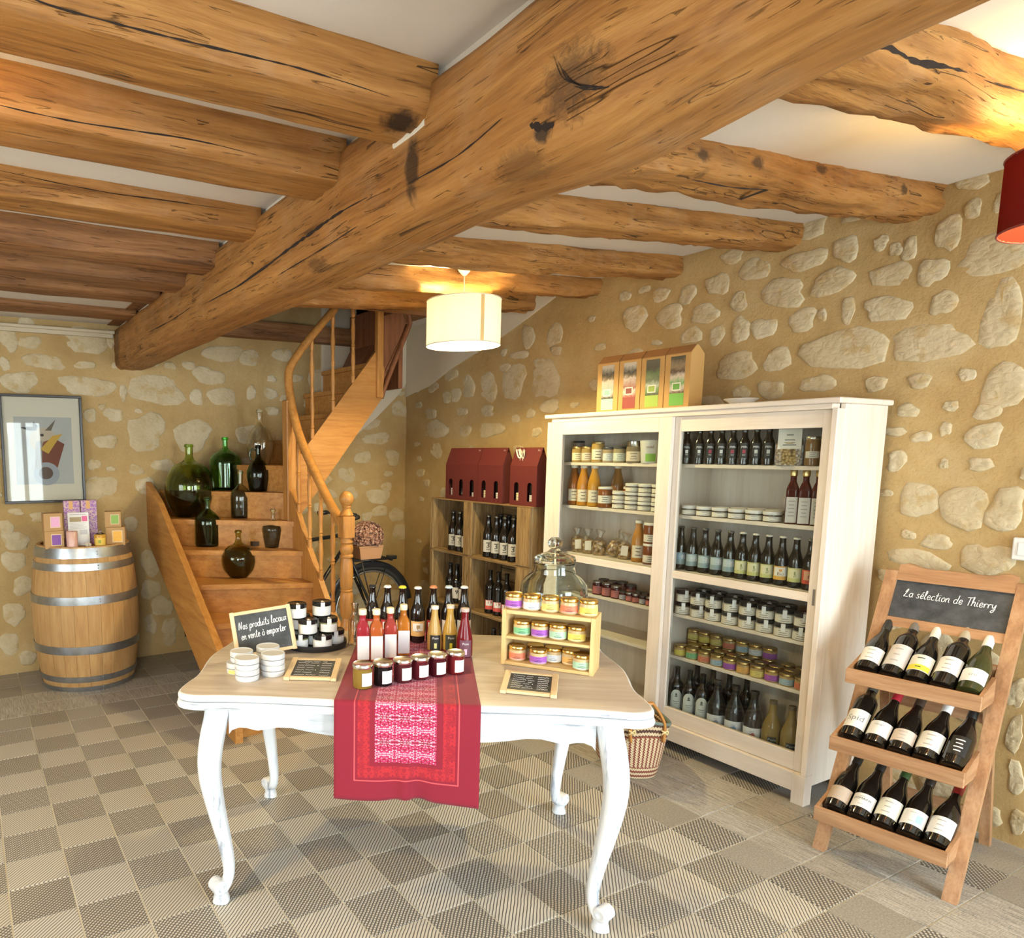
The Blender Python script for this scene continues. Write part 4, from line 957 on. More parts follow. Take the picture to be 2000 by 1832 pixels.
for k, c in enumerate(['green', 'violet', 'mint green', 'bright yellow']):
    x, y, z = rw(.062 + k * .0645, .048, .1074); d = {0: 'green label, first', 1: 'violet label, second', 2: 'mint green label, third', 3: 'bright yellow label, last'}[k]
    spread('gold lidded jar, %s on the middle shelf of the pine rack' % d, x, y, z, c, G)
for (a, b, c, d) in [(.049, .042, 'coral red', 'coral red label, first'), (.106, .082, 'pink', 'pink label half hidden, at the back'), (.128, .0315, 'violet', 'violet label, in front'), (.171, .078, 'white and blue', 'white and blue label, in the middle'), (.234, .074, 'orange', 'orange label, fifth'), (.279, .0315, 'mint green', 'mint green label, last')]:
    x, y, z = rw(a, b, .0134); spread('gold lidded jar, %s, bottom shelf of pine rack' % d, x, y, z, c, G)

# big glass jar with knobbed lid behind the rack
x, y = 0.800, -0.505; gj = thing('glass_jar', 'big clear glass jar with knobbed lid behind the pine rack', 'jar', (x, y, ZT))
cg = glass((0.90, 0.97, 0.93), 0.0)
inst('jar_body', lathe_me(((0, .004), (.10, 0), (.122, .008), (.130, .03), (.131, .20), (.127, .245), (.110, .272), (.082, .292), (.078, .315), (.080, .330), (.076, .332), (.0735, .314), (.078, .290), (.106, .268), (.1225, .242), (.1265, .20), (.1255, .035), (.118, .014), (.09, .010), (0, .010)), 40), cg, gj)
lid = inst('jar_lid', lathe_me(((0, .334), (.070, .334), (.078, .336), (.082, .345), (.076, .358), (.050, .368), (.028, .374), (.024, .380), (.020, .384), (0, .386)), 40), cg, gj)
inst('lid_knob', lathe_me(((0, .3845), (.012, .385), (.024, .394), (.029, .408), (.026, .422), (.015, .432), (0, .434)), 28), cg, lid)
m = MB(); m.face_box((0.01, -.02, .095), (.055, .002, .15), Matrix.Rotation(.25, 4, 'Y')); m.obj('paper_slip', WHITE, gj, loc=(0, 0, 0.01))
m = MB(); m.tube([(-.03, -.04, .02), (.045, .02, .16)], .005, 8); m.obj('pen', plain((0.02, 0.02, 0.02), .3), gj)

# ------------------------------------------------------------------ glazed cabinet against the right wall
ORD = ['first', 'second', 'third', 'fourth', 'fifth', 'sixth', 'seventh', 'eighth', 'ninth', 'tenth', 'eleventh', 'twelfth']
cab = thing('glass_cabinet', 'tall white stained cabinet with two sliding glass doors against the stone wall', 'cabinet', (1.85, -0.145, 0))
def cb(name, x0, x1, y0, y1, z0, z1, ax, parent=cab, bev=.0015):
    m = MB(); m.box2(x0 - 1.85, x1 - 1.85, y0 + .145, y1 + .145, z0, z1, bev); return m.obj(name, cabwood(ax), parent)
XB = 2.225
cb('side_panel', 1.905, XB, -.955, -.935, .085, 1.712, 2); cb('side_panel', 1.905, XB, .645, .665, .085, 1.712, 2)
for y0, y1 in ((-.955, -.900), (.610, .665)):
    cb('leg', 1.85, 1.9045, y0, y1, 0, .135, 2); cb('leg', XB - .045, XB, y0 + .02 if y0 < 0 else y0, y1 if y0 < 0 else y1 - .02, 0, .0845, 2)
for y0, y1 in ((-.955, -.933), (.632, .665)): cb('front_stile', 1.85, 1.9045, y0, y1, .1355, 1.692, 2)
cb('base_rail', 1.855, 1.90, -.8995, .6095, .052, .135, 1); cb('top_rail', 1.85, 1.9045, -.9325, .6315, 1.690, 1.712, 1)
cb('cornice', 1.835, XB + .012, -.970, .680, 1.7125, 1.735, 1, cab, .004)
cb('back_panel', XB - .012, XB - .002, -.934, .644, .09, 1.71, 2); cb('partition', 1.925, XB - .013, -.165, -.147, .151, 1.711, 2)
cb('floor_board', 1.905, XB - .013, -.934, .644, .1355, .150, 1)
for za, zb in ((.478, .462), (.698, .682), (.925, .900), (1.204, 1.186), (1.458, 1.440)):
    cb('shelf', 1.925, XB - .014, -.933, -.1655, zb, za, 1); cb('shelf', 1.925, XB - .014, -.1465, .643, zb, za, 1)
def door(x0, x1, y0, y1, sl, sr, label):
    """sliding door; y0 < y1; sl, sr widths of the stiles at y0 and y1"""
    d = bpy.data.objects.new('door', None); COL.objects.link(d); d.parent = cab; tag(d, label)
    zt, zb = 1.6895, .1365
    cb('stile', x0, x1, y0, y0 + sl, zb, zt, 2, d); cb('stile', x0, x1, y1 - sr, y1, zb, zt, 2, d)
    for a, b in ((1.617, zt), (.887, .925), (zb, .215)): cb('rail', x0, x1, y0 + sl + .0002, y1 - sr - .0002, a, b, 1, d)
    for a, b in ((.9255, 1.6165), (.2155, .8865)):
        p = MB(); p.box2((x0 + x1) / 2 - 1.85 - .002, (x0 + x1) / 2 - 1.85 + .002, y0 + sl + .145, y1 - sr + .145, a, b); p.obj('glass_pane', pane(), d)
    return d
door(1.8505, 1.874, -.192, .6315, .075, .086, 'front sliding glass door')
d2 = door(1.877, 1.9000, -.932, -.185, .046, .04, 'rear sliding glass door')
m = MB(); m.box2(.0255, .0272, -.915 + .145, -.905 + .145, .875, .945, .0005); m.obj('handle', steel((0.40, 0.37, 0.33), .35), d2)

def cabz(k): return {1: 1.4584, 2: 1.2044, 3: .9254, 4: .6984, 5: .4784, 6: .1504}[k]
DG = darkglass()
def at(x, y, extra=0.0): return facing(x, y, extra)
# top shelf behind the rear door: eight small dark bottles, a bag of pasta and a jar
SB = ((0, .001), (.022, 0), (.0265, .004), (.0265, .085), (.022, .108), (.013, .128), (.012, .150), (.0135, .151), (.0135, .166), (0, .167))
for k, (y, c) in enumerate(zip([-.212, -.281, -.340, -.398, -.455, -.512, -.569, -.626], ['w', 'w', 'r', 'w', 'r', 'r', 'w', 'w'])):
    col = (0.42, 0.05, 0.09) if c == 'r' else (0.75, 0.75, 0.70)
    bottle('small black bottle, %s from the cabinet middle on the top shelf' % ORD[k], 'bottle', (1.945, y, cabz(1)), at(1.945, y), 'small black bottles on the cabinet top shelf', SB, DG, None,
           [(.030, .100, 1.3, 0.0, plain((0.02, 0.02, 0.02), .5), p_many(p_text('Pom', .014, WHITE, .016), p_block(col, -.18, .06, .45), p_lines(plain((0.5, .5, .48), .6), 2, .3)))], 'syrup_bottle')
bag = thing('pasta_bag', 'clear bag of pale pasta with a folded paper top on the cabinet top shelf', 'bag', (1.955, -.712, cabz(1)), at(1.955, -.712))
pm = NT('pasta_shells'); v_ = pm.voro(pm.coord(), 90); pm.color(pm.ramp(v_, [(0.1, (0.62, 0.46, 0.22)), (0.5, (0.42, 0.28, 0.10)), (0.8, (0.16, 0.09, 0.03))])); pm.set(.5); pm.bump(v_, .8, .01); pm = pm.m
m = MB(); m.lathe([(0, .001), (.045, 0), (.050, .01), (.051, .06), (.049, .10), (0, .104)], 24, None, [2, 3, 4, 4, 3, 2]); m.obj('pasta', pm, bag, True, 50)
m = MB(); m.loft([[(sx * a, sy * b, z) for sx, sy in ((-1, -1), (1, -1), (1, 1), (-1, 1))] for a, b, z in ((.052, .048, .0005), (.053, .050, .09), (.046, .020, .125), (.046, .004, .150))]); m.obj('cellophane_film', film(), bag)
m = MB(); m.prism([(-.044, -.030, .072), (.044, -.030, .072), (.044, -.0008, .158), (-.044, -.0008, .158)], (0, -.0008, .0003)); q = m.obj('paper_header', paper((0.80, 0.76, 0.66)), bag, loc=(0, -.026, 0))
m = MB(); 
for k in range(3): m.face_box((0, -.0300 + .029 * (.2 + .25 * k) - .0015, .072 + .086 * (.2 + .25 * k)), (.05 - .012 * k, .0008, .003), Matrix.Rotation(-.33, 4, 'X'))
m.obj('print', INK, q)
jar('tall jar of brown biscuits at the stand end of the cabinet top shelf', (1.945, -.818, cabz(1)), at(1.945, -.818), None, .029, .125, liquid((0.26, 0.15, 0.06), .2), metal((0.6, .58, .52), .3), paper((0.66, 0.62, 0.54)), p_lines(None, 3, .4), .012, lz=(.3, .55), name='biscuit_jar')
# second shelf behind the rear door: flat tins in two rows and three square oil bottles
tinl = plain((0.80, 0.78, 0.74), .3)
def tin(label, x, y, z, grp, r=.038, h=.048, ex=0.0): return jar(label, (x, y, z), at(x, y, ex), grp, r, h, plain((0.10, 0.075, 0.05), .25), tinl, paper((0.80, 0.76, 0.66)), p_lines(None, 2, .35), .014, name='rillettes_jar', lang=2.6, lz=(.12, .75), neck=.99)
for k, y in enumerate([-.236, -.318, -.402, -.487, -.572, -.656]): tin('low white lidded jar, %s from cabinet middle, front row below black bottles' % ORD[k], 1.965, y, cabz(2), 'low jars on the second shelf of the rear door')
for k, y in enumerate([-.355, -.440, -.525, -.610]): tin('low white lidded jar, %s from cabinet middle, rear row below black bottles' % ORD[k], 2.055, y, cabz(2), 'low jars on the second shelf of the rear door')
SQ2 = tuple((r * 1.02, z * 1.22) for r, z in SQ_P)
for k, y in enumerate([-.742, -.796, -.850]):
    t = thing('oil_bottle', 'square dark red bottle with gold cap, %s of three on the second cabinet shelf' % ORD[k], 'bottle', (1.955, y, cabz(2)), at(1.955, y), 'gold capped bottles on the second shelf')
    inst('glass_body', lathe_me(SQ2, 32, SQ_N), liquid((0.11, 0.018, 0.012), .3), t); inst('cap', lathe_me(((0, .209), (.0142, .209), (.0148, .212), (.0148, .232), (.013, .235), (0, .235)), 16), metal((0.78, 0.62, 0.28), .3), t)
    L2 = shared('oillab', lambda: MB().face_box((0, -.0248, .062), (.042, .0006, .112)).mesh('label')); L = inst('paper_label', L2, paper((0.74, 0.70, 0.62)), t)
    def pr():
        m = MB()
        for q in range(5): m.face_box((0, -.0254, .10 - .016 * q), (.024 - .004 * (q % 2), .0004, .0035))
        return m.mesh('print')
    inst('print', shared('oilprint', pr), plain((0.35, .33, .3), .6), L)
# fixed shelf behind the rear door: eleven beers
teal = paper((0.30, 0.40, 0.42)); lime = paper((0.62, 0.62, 0.24)); orng = paper((0.78, 0.44, 0.10)); redl = paper((0.60, 0.10, 0.06))
def beerlab(kind):
    if kind in 'tg':
        return (teal, p_many(p_block((0.50, 0.58, 0.58) if kind == 'g' else (0.28, 0.42, 0.52), -.12, .42, 1.9), p_text('La', .012, WHITE, .010), p_text('   B', .034, WHITE, .006, 0, 0, .0006)))
    if kind == 'y': return (lime, p_many(p_block((0.76, 0.72, 0.46), -.22, .42, 1.9), p_block((0.30, 0.33, 0.12), .05, .25, .22, 0, .0014), p_text('B', .020, plain((.25, .25, .1), .6), -.004, 0, .2)))
    if kind == 'o': return (orng, p_many(p_block((0.86, 0.82, 0.72), -.22, .42, 1.9), p_block((0.75, 0.32, 0.06), .12, .28, .4, 0, .0014), p_text('Bio', .020, plain((.2, .1, .03), .6), -.004)))
    return (redl, p_many(p_block((0.68, 0.36, 0.22), -.22, .42, 1.5), p_text('B', .022, plain((.2, .05, .04), .6), 0)))
for k, (y, kd) in enumerate(zip([-.205, -.273, -.339, -.405, -.471, -.532, -.594, -.656, -.718, -.780, -.842], 'tggggyyyoyr')):
    lm, pr = beerlab(kd); cn = {'t': 'blue', 'g': 'grey green', 'y': 'yellow green', 'o': 'orange', 'r': 'red'}[kd]
    bottle('dark beer with %s label, %s from the cabinet middle on the fixed shelf' % (cn, ORD[k]), 'bottle', (1.955, y, cabz(3)), at(1.955, y), 'beers on the fixed shelf of the cabinet', BEER, DG, (crown_cap(.0145, .222), plain((0.70, 0.68, 0.62) if kd in 'yo' else (0.10, 0.10, 0.10), .35)), [(.028, .092, 2.3, 0, lm, pr)], scale=.96)
# fourth shelf: black lidded terrine jars stacked two high, a second row behind
terr = plain((0.46, 0.40, 0.31), .3); tl = paper((0.80, 0.76, 0.66))
for lv in (0, 1):
    for k, y in enumerate([-.236, -.321, -.404, -.493, -.577, -.662, -.748, -.832]):
        jar('black lidded jar with white seal, %s from cabinet middle, %s row, fourth shelf' % (ORD[k], ('lower', 'upper')[lv]), (1.962, y, cabz(4) + lv * .0622), at(1.962, y, .12 * math.sin(k * 2.3 + lv)), 'black lidded jars on the fourth shelf', .0385, .062, terr, blk, tl, p_lines(None, 3, .5), .019, True, name='terrine_jar', lang=2.4, lz=(.08, .85), neck=.98, loff=.25 * math.sin(k * 1.7 + lv * 2))
for k, y in enumerate([-.280, -.365, -.450, -.535, -.62, -.705]):
    jar('black lidded jar, %s from the cabinet middle in the rear row of the fourth shelf' % ORD[k], (2.055, y, cabz(4)), at(2.055, y), 'black lidded jars behind, fourth shelf', .0385, .062, terr, blk, tl, no_print, .019, True, name='terrine_jar', lz=(.08, .85), neck=.98)
    jar('black lidded jar stacked on the %s jar of the rear row, fourth shelf' % ORD[k], (2.055, y, cabz(4) + .0622), at(2.055, y), 'black lidded jars behind, fourth shelf', .0385, .062, terr, blk, tl, no_print, .019, True, name='terrine_jar', lz=(.08, .85), neck=.98)
# fifth shelf: coloured spread jars
gold2 = metal((0.50, 0.36, 0.14), .3)
def sp2(label, x, y, z, c, grp): return jar(label, (x, y, z), at(x, y), grp, .0305, .056, liquid((0.55, 0.38, 0.16), .15), gold2, paper(tuple(v * .85 for v in PC[c])), p_many(p_lines(plain(tuple(v * .25 for v in PC[c]), .6), 3, .4)), .012, name='spread_jar', lang=2.6, lz=(.14, .74), neck=.97)
for k, (y, c) in enumerate(zip([-.238, -.306, -.374, -.442, -.510, -.578, -.646, -.714, -.782, -.850], ['bright yellow', 'green', 'coral red', 'blue grey', 'violet', 'orange', 'pale yellow', 'violet', 'blue grey', 'coral red'])):
    sp2('spread jar with %s label, %s from the cabinet middle, front row of fifth shelf' % (c, ORD[k]), 1.960, y, cabz(5), c, 'spread jars, front row of the fifth shelf')
for k, (y, c) in enumerate(zip([-.270, -.340, -.412, -.48, -.55, -.62, -.69, -.76], ['pale yellow', 'coral red', 'green', 'orange', 'green', 'violet', 'pale yellow', 'blue grey'])):
    sp2('spread jar with %s label, %s from the cabinet middle, second row of fifth shelf' % (c, ORD[k]), 2.030, y, cabz(5), c, 'spread jars, second row of the fifth shelf')
bk = [(-.205, 'pale yellow', 2), (-.270, 'bright yellow', 2), (-.335, 'pale yellow', 2), (-.405, 'coral red', 2), (-.475, 'blue grey', 2), (-.542, 'white and blue', 2), (-.612, 'violet', 2), (-.70, 'orange', 1), (-.77, 'green', 1)]
for k, (y, c, n_) in enumerate(bk):
    for q in range(n_): sp2('spread jar, %s label, %s from cabinet middle, fifth shelf rear row, %s' % (c, ORD[k], ('lower', 'upper')[q]), 2.105, y, cabz(5) + q * .0562, c, 'spread jars, rear row of the fifth shelf')
# bottom: wines with arched labels, clear liqueurs, yellow bottles
TALL = tuple((r * 1.0, z * .80) for r, z in WINE)
capd = (((0, .200), (.0160, .200), (.0160, .236), (.0140, .2405), (0, .2405)), plain((0.02, .02, .02), .35))
arch = paper((0.72, 0.74, 0.66))
for k, y in enumerate([-.225, -.298, -.371]):
    t = bottle('black bottle with arched pale label, %s of three at the cabinet bottom' % ORD[k], 'bottle', (1.965, y, cabz(6)), at(1.965, y), 'arched label bottles at the cabinet bottom', WINE, DG, None, [], 'oil_bottle', .88)
    L = inst('paper_label', band_me(.033, .030, .148, 1.75, -PI / 2, 2, .030), arch, t)
    for z0, z1, a in ((.118, .130, .30), (.110, .117, .5)): inst('print', band_me(.033, z0, z1, a, -PI / 2, 2, .008, .0012), plain((0.10, 0.13, 0.10), .6), L)
    inst('print', lines_me(.033, ((.085, .45, .0018, 0), (.075, .30, .0015, 0), (.045, .4, .003, 0))), plain((0.25, 0.30, 0.24), .6), L)
CLEAR = tuple((r * 1.05, z * .86) for r, z in BURG)
for k, (y, c) in enumerate(zip([-.452, -.545, -.640], [(0.30, 0.33, 0.36), (0.22, 0.32, 0.50), (0.45, 0.12, 0.08)])):
    t = bottle('dark bottle with white label and small %s drawing at the cabinet bottom' % ('grey', 'blue', 'red')[k], 'bottle', (1.965, y, cabz(6)), at(1.965, y), 'white label bottles at the cabinet bottom', CLEAR, darkglass((0.022, 0.022, 0.020)), (((0, .235), (.0165, .235), (.019, .243), (.019, .256), (0, .258)), plain((0.05, .04, .035), .4)),
           [(.012, .088, 2.2, 0, WHITE, p_many(p_block(c, -.10, .12, .55), p_block(c, .08, .20, .28, .05, .0013), p_lines(plain((0.5, .5, .5), .6), 2, .2)))], 'liqueur_bottle')
for k, y in enumerate([-.732, -.818]):
    bottle('amber bottle of cloudy yellow drink, %s of two at the cabinet bottom' % ORD[k], 'bottle', (1.960, y, cabz(6)), at(1.960, y), 'amber bottles at the cabinet bottom', CLEAR, liquid((0.36, 0.25, 0.08), .25), (((0, .24), (.0175, .24), (.0175, .258), (0, .259)), plain((0.12, .09, .05), .4)),
           [(.020, .085, .9, 0.1, plain((0.03, .035, .03), .5), p_many(p_text('Pom', .018, plain((.5, .52, .45), .6), .016), p_block((0.45, 0.46, 0.40), -.36, -.05, .22)))], 'juice_bottle', .93)
for k, y in enumerate([-.26, -.35, -.44, -.53]): bottle('black bottle, %s from the cabinet middle in the shadowed rear row at the bottom' % ORD[k], 'bottle', (2.075, y, cabz(6)), at(2.075, y), 'bottles in the rear row at the cabinet bottom', WINE, DG, None, [], 'wine_bottle', .9)

# front door side: jars, juices, bags
gl = 'jars on the top shelf of the front door'
def hj(label, y, r, h, body, lid, lab, x=1.955, ex=0.0, grp=gl, z=1, pr=None, lidh=.012, lz=(.15, .7), dzz=0.0, name='honey_jar'): return jar(label, (x, y, cabz(z) + dzz), at(x, y, ex), grp, r, h, body, lid, paper(lab), pr or p_lines(None, 3, .45), lidh, lz=lz, name=name, lang=2.3)
goldL = metal((0.70, 0.50, 0.20), .3); darkL = plain((0.05, 0.05, 0.05), .35)
hj('tall pinkish jar at the outer end of the cabinet top shelf', .585, .036, .125, plain((0.36, 0.27, 0.22), .3), darkL, (0.42, .33, .27), 2.03)
hj('gold lidded honey jar with cream label, first on the cabinet top shelf', .518, .034, .090, liquid((0.55, 0.36, 0.12), .2), goldL, (0.80, .74, .52))
hj('gold lidded honey jar with pinkish label, second on the cabinet top shelf', .444, .034, .090, liquid((0.55, 0.36, 0.12), .2), goldL, (0.78, .66, .50))
hj('tall jar of golden honey with narrow label on the cabinet top shelf', .366, .036, .118, liquid((0.62, 0.38, 0.10), .2), goldL, (0.82, .76, .60))
hj('dark lidded jar with pale blue label on the cabinet top shelf', .287, .034, .086, liquid((0.50, 0.36, 0.20), .2), darkL, (0.70, .74, .70))
hj('dark lidded jar with greenish label beside the clear jar on the cabinet top shelf', .210, .036, .088, liquid((0.45, 0.36, 0.20), .2), darkL, (0.66, .70, .58))
hj('bigger jar with clear shiny top and beige label on the cabinet top shelf', .117, .040, .118, liquid((0.34, 0.26, 0.16), .3), metal((.55, .53, .48), .2), (0.70, .60, .46), lidh=.03, lz=(.12, .7))
yb = thing('yogurt_bucket', 'white tapered bucket with green print on the cabinet top shelf', 'bucket', (1.955, .014, cabz(1)), at(1.955, .014))
inst('bucket_body', lathe_me(((0, .001), (.040, 0), (.042, .003), (.050, .108), (.052, .112), (.052, .120), (0, .120)), 28), plain((0.78, 0.77, 0.70), .3), yb)
inst('print', lines_me(.047, ((.030, .55, .020, .1),), lift=.0005), plain((0.25, 0.50, 0.06), .5), yb); inst('print', text_me('miel', .022, .0495, .085), plain((0.35, .2, .18), .5), yb)
JB = ((0, .001), (.030, 0), (.0355, .004), (.036, .012), (.036, .120), (.032, .150), (.021, .190), (.0175, .205), (.0175, .222), (0, .222))
wc = (((0, .219), (.0205, .219), (.0210, .222), (.0210, .234), (0, .235)), plain((0.80, 0.76, 0.66), .35))
for k, (y, c, x) in enumerate([(.556, (0.36, 0.13, 0.03), 1.975), (.474, (0.68, 0.30, 0.04), 1.965), (.393, (0.72, 0.36, 0.05), 1.965), (.335, (0.45, 0.22, 0.06), 2.09)]):
    bottle('tall juice bottle, %s on the second shelf of the front door' % (['brown, at the outer end', 'orange, second', 'golden orange, third', 'amber, behind the jam jar'][k]), 'bottle', (x, y, cabz(2)), at(x, y), 'juice bottles on the second shelf', JB, liquid(c, .3), wc, [(.025, .095, 2.0, 0, paper((0.78, 0.72, 0.58)), p_lines(None, 3, .4))], 'juice_bottle', 1.0)
hj('wide jar of brown jam with white lid beside the juices, second shelf', .300, .040, .118, liquid((0.30, 0.10, 0.03), .2), tinl, (0.80, .76, .66), grp=None, z=2, lz=(.25, .66), name='jam_jar')
hj('wide brown jam jar with white lid, behind its twin on the second shelf', .232, .040, .118, liquid((0.30, 0.10, 0.03), .2), tinl, (0.80, .76, .66), x=2.08, grp=None, z=2, lz=(.25, .66), name='jam_jar')
for col, (y, n_) in enumerate([(.207, 2), (.120, 3), (.034, 3), (-.052, 3)]):
    for q in range(n_): tin('low white lidded jar in the %s stack beside the juices, %s' % (ORD[col], ('at its foot', 'in the middle' if n_ == 3 else 'on top', 'on top')[q]), 1.965, y, cabz(2) + q * .0482, 'stacked low jars on the second shelf')
# cellophane bags of biscuits on the fixed shelf
bis = NT('biscuits'); vb = bis.voro(bis.coord(), 55); bis.color(bis.ramp(vb, [(0.1, (0.66, 0.48, 0.26)), (0.5, (0.48, 0.31, 0.13)), (0.8, (0.20, 0.11, 0.04))])); bis.set(.6); bis.bump(vb, .9, .012); bis = bis.m
for k, (y, tl_, dy) in enumerate([(.500, -.10, 0), (.425, -.05, 0), (.345, .05, 0), (.255, .55, 0), (.168, .10, 0)]):
    t = thing('biscuit_bag', 'cellophane bag of pale biscuits, %s from the outer end of the fixed shelf' % ORD[k] + (', slumped sideways' if k == 3 else ''), 'bag', (1.975, y, cabz(3) + (.012 if k == 3 else 0)), at(1.975, y), 'biscuit bags on the fixed shelf')
    t.rotation_euler = (0, tl_ * .8, at(1.975, y))
    def fill():
        m = MB(); m.lathe([(0, .001), (.028, .0), (.036, .008), (.038, .04), (.034, .075), (0, .088)], 18, Matrix.Diagonal((1, .72, 1, 1)), [2, 3, 3.5, 3, 2.5, 2]); return m.mesh('fill', True, 50)
    def wrap():
        m = MB(); m.lathe([(.030, .0004), (.0385, .008), (.0405, .045), (.036, .080), (.014, .102), (.010, .110), (.026, .140), (.020, .148)], 20, Matrix.Diagonal((1, .74, 1, 1)), [3, 3.5, 3, 2.5, 2, 2, 2.5, 2.5])
        for v in m.bm.verts:
            if v.co.z > .1: v.co.x += .006 * nz(v.co.x * 90, v.co.y * 90, 3); v.co.z += .012 * nz(v.co.x * 120, v.co.y * 60, 1)
        return m.mesh('wrap', True)
    inst('biscuits', shared('bisfill', fill), bis, t); inst('cellophane_film', shared('biswrap', wrap), film(), t)
    if k in (0, 1, 4): inst('paper_label', shared('bislab', lambda: MB().face_box((0, -.0325, .050), (.036, .0008, .055)).mesh('l')), paper((0.80, 0.74, 0.62)), t)
bottle('tall orange juice bottle on the fixed shelf beside the stacked jam', 'bottle', (1.965, .064, cabz(3)), at(1.965, .064), None, JB, liquid((0.62, 0.28, 0.06), .3), wc, [(.025, .095, 2.0, 0, paper((0.78, 0.70, 0.54)), p_lines(None, 3, .4))], 'juice_bottle', .96)
for q in (0, 1): hj('wide jar of brown jam %s by the door stile, fixed shelf' % ('under its twin', 'stacked on its twin')[q], -.022, .038, .110, liquid((0.26, 0.08, 0.03), .2), tinl, (0.78, .72, .62), grp='stacked jam jars on the fixed shelf', z=3, dzz=q * .1102, lz=(.1, .5), name='jam_jar')
# tiny jars on the shelf below
sj = [(.330, 1.965, .031, .078, 'r'), (.262, 1.965, .031, .078, 'r'), (.198, 1.965, .029, .072, 'r'), (.360, 2.045, .031, .078, 'd'), (.292, 2.045, .031, .078, 'd'), (.225, 2.045, .031, .085, 'd'), (.160, 2.045, .029, .078, 'd'),
      (.150, 1.965, .0205, .050, 'g'), (.105, 1.965, .0205, .050, 'r'), (.060, 1.965, .0205, .050, 'r'), (.015, 1.965, .0205, .050, 'g'), (-.030, 1.965, .0225, .050, 'r'), (.100, 2.03, .0205, .050, 'd'), (.050, 2.03, .0205, .050, 'd'), (.0, 2.03, .0205, .050, 'd'), (-.05, 2.03, .0205, .050, 'd')]
for k, (y, x, r, h, c) in enumerate(sj):
    row = 'front' if x < 2 else 'rear'; big = 'bigger' if r > .025 else 'tiny'
    idx = [q for q in range(len(sj)) if (sj[q][1] < 2) == (x < 2) and (sj[q][2] > .025) == (r > .025)].index(k)
    jar('%s dark red jar, %s of its size, %s row, fourth shelf of the front door' % (big, ORD[idx], row), (x, y, cabz(4)), at(x, y), 'small dark jars on the fourth shelf', r, h, liquid((0.07, 0.012, 0.015), .15), metal((.40, .36, .34), .3) if c == 'r' else darkL, paper({'r': (0.55, .18, .15), 'g': (0.46, .45, .44), 'd': (0.3, .12, .10)}[c]), p_lines(None, 3, .4), .010, lz=(.12, .75), name='sauce_jar', lang=2.2)

# things standing on top of the cabinet
kraft = plain((0.54, 0.31, 0.10), .7); kraft2 = plain((0.36, 0.17, 0.055), .7)
def photo_mat(name, stops):
    t = NT(name); x_, y_, z_ = t.xyz(t.coord()); f = t.math('ADD', t.math('MULTIPLY', z_, 1 / .28), t.math('MULTIPLY', t.math('SUBTRACT', t.noise(t.coord(), 45, 3), .5), .18))
    t.color(t.ramp(f, stops)); t.set(.35); return t.m
tops = [((0.28, .50, .48), [(0.02, (0.03, .03, .03)), (.20, (0.55, .5, .42)), (.30, (.3, .36, .33)), (.52, (.6, .55, .46)), (.60, (.22, .16, .10)), (.72, (.03, .03, .03)), (.93, (.5, .46, .38))], 'pale blue', .348, .200),
        ((0.25, .03, .03), [(0.02, (0.30, .06, .05)), (.18, (0.60, .5, .44)), (.30, (.25, .06, .05)), (.55, (.62, .52, .45)), (.62, (.25, .18, .12)), (.72, (.03, .03, .03)), (.93, (.55, .5, .42))], 'dark red', .198, .056),
        ((0.30, .45, .06), [(0.02, (0.02, .02, .02)), (.15, (0.10, .22, .06)), (.30, (.36, .42, .34)), (.42, (.04, .07, .03)), (.60, (.10, .16, .07)), (.75, (.02, .02, .02)), (.95, (.03, .03, .03))], 'lime green', .054, -.088),
        ((0.12, .38, .05), [(0.02, (0.10, .04, .03)), (.15, (0.55, .48, .38)), (.30, (.10, .30, .08)), (.45, (.62, .52, .42)), (.60, (.10, .06, .04)), (.72, (.28, .20, .12)), (.95, (.02, .02, .02))], 'grass green', -.090, -.236)]
for k, (c, st, d, ya, yb_) in enumerate(tops):
    x0 = 1.905; wd = ya - yb_ - .003; t = thing('gift_box', 'kraft gift box with photo window and %s foot on top of the cabinet' % d, 'box', (x0, (ya + yb_) / 2, 1.7352), -PI / 2, 'kraft gift boxes on the cabinet')
    m = MB(); m.prism([(0, 0, 0), (0, 0, .262), (0, .04, .302), (0, .052, .302), (0, .10, .262), (0, .10, 0)], (wd, 0, 0)); m.obj('box_body', kraft, t, loc=(-wd / 2, 0, 0))
    m = MB(); m.prism([(0, .004, .2665), (0, .0395, .304), (0, .0525, .304), (0, .0525, .300), (0, .041, .300), (0, .006, .2635)], (wd - .002, 0, 0)); m.obj('folded_lid', kraft2, t, loc=(-wd / 2 + .001, -.002, .0005))
    m = MB(); m.box2(-.040, .042, -.0012, -.0002, .072, .252); m.obj('photo_print', photo_mat('gift_photo', [(p_ * .65 + .25, c_) for p_, c_ in st]), t)
    m = MB(); m.box2(-.040, .042, -.0012, -.0002, .012, .0715); m.obj('colour_foot', plain(c, .5), t)
    m = MB(); m.box2(-.020, .018, -.0022, -.0014, .090, .118); m.obj('print', plain(tuple(v * .8 for v in c), .5), t)
    m = MB(); m.box2(-.026, .024, -.0018, -.0012, .084, .124); m.obj('print', plain((0.72, .70, .64), .5), t)
bw = thing('white_bowl', 'small white shallow bowl on top of the cabinet', 'bowl', (2.02, -.43, 1.7352))
inst('bowl_shell', lathe_me(((0, .004), (.034, 0), (.038, .003), (.060, .020), (.076, .030), (.074, .032), (.056, .022), (.03, .008), (0, .007)), 32), plain((0.80, 0.79, 0.76), .3), bw)

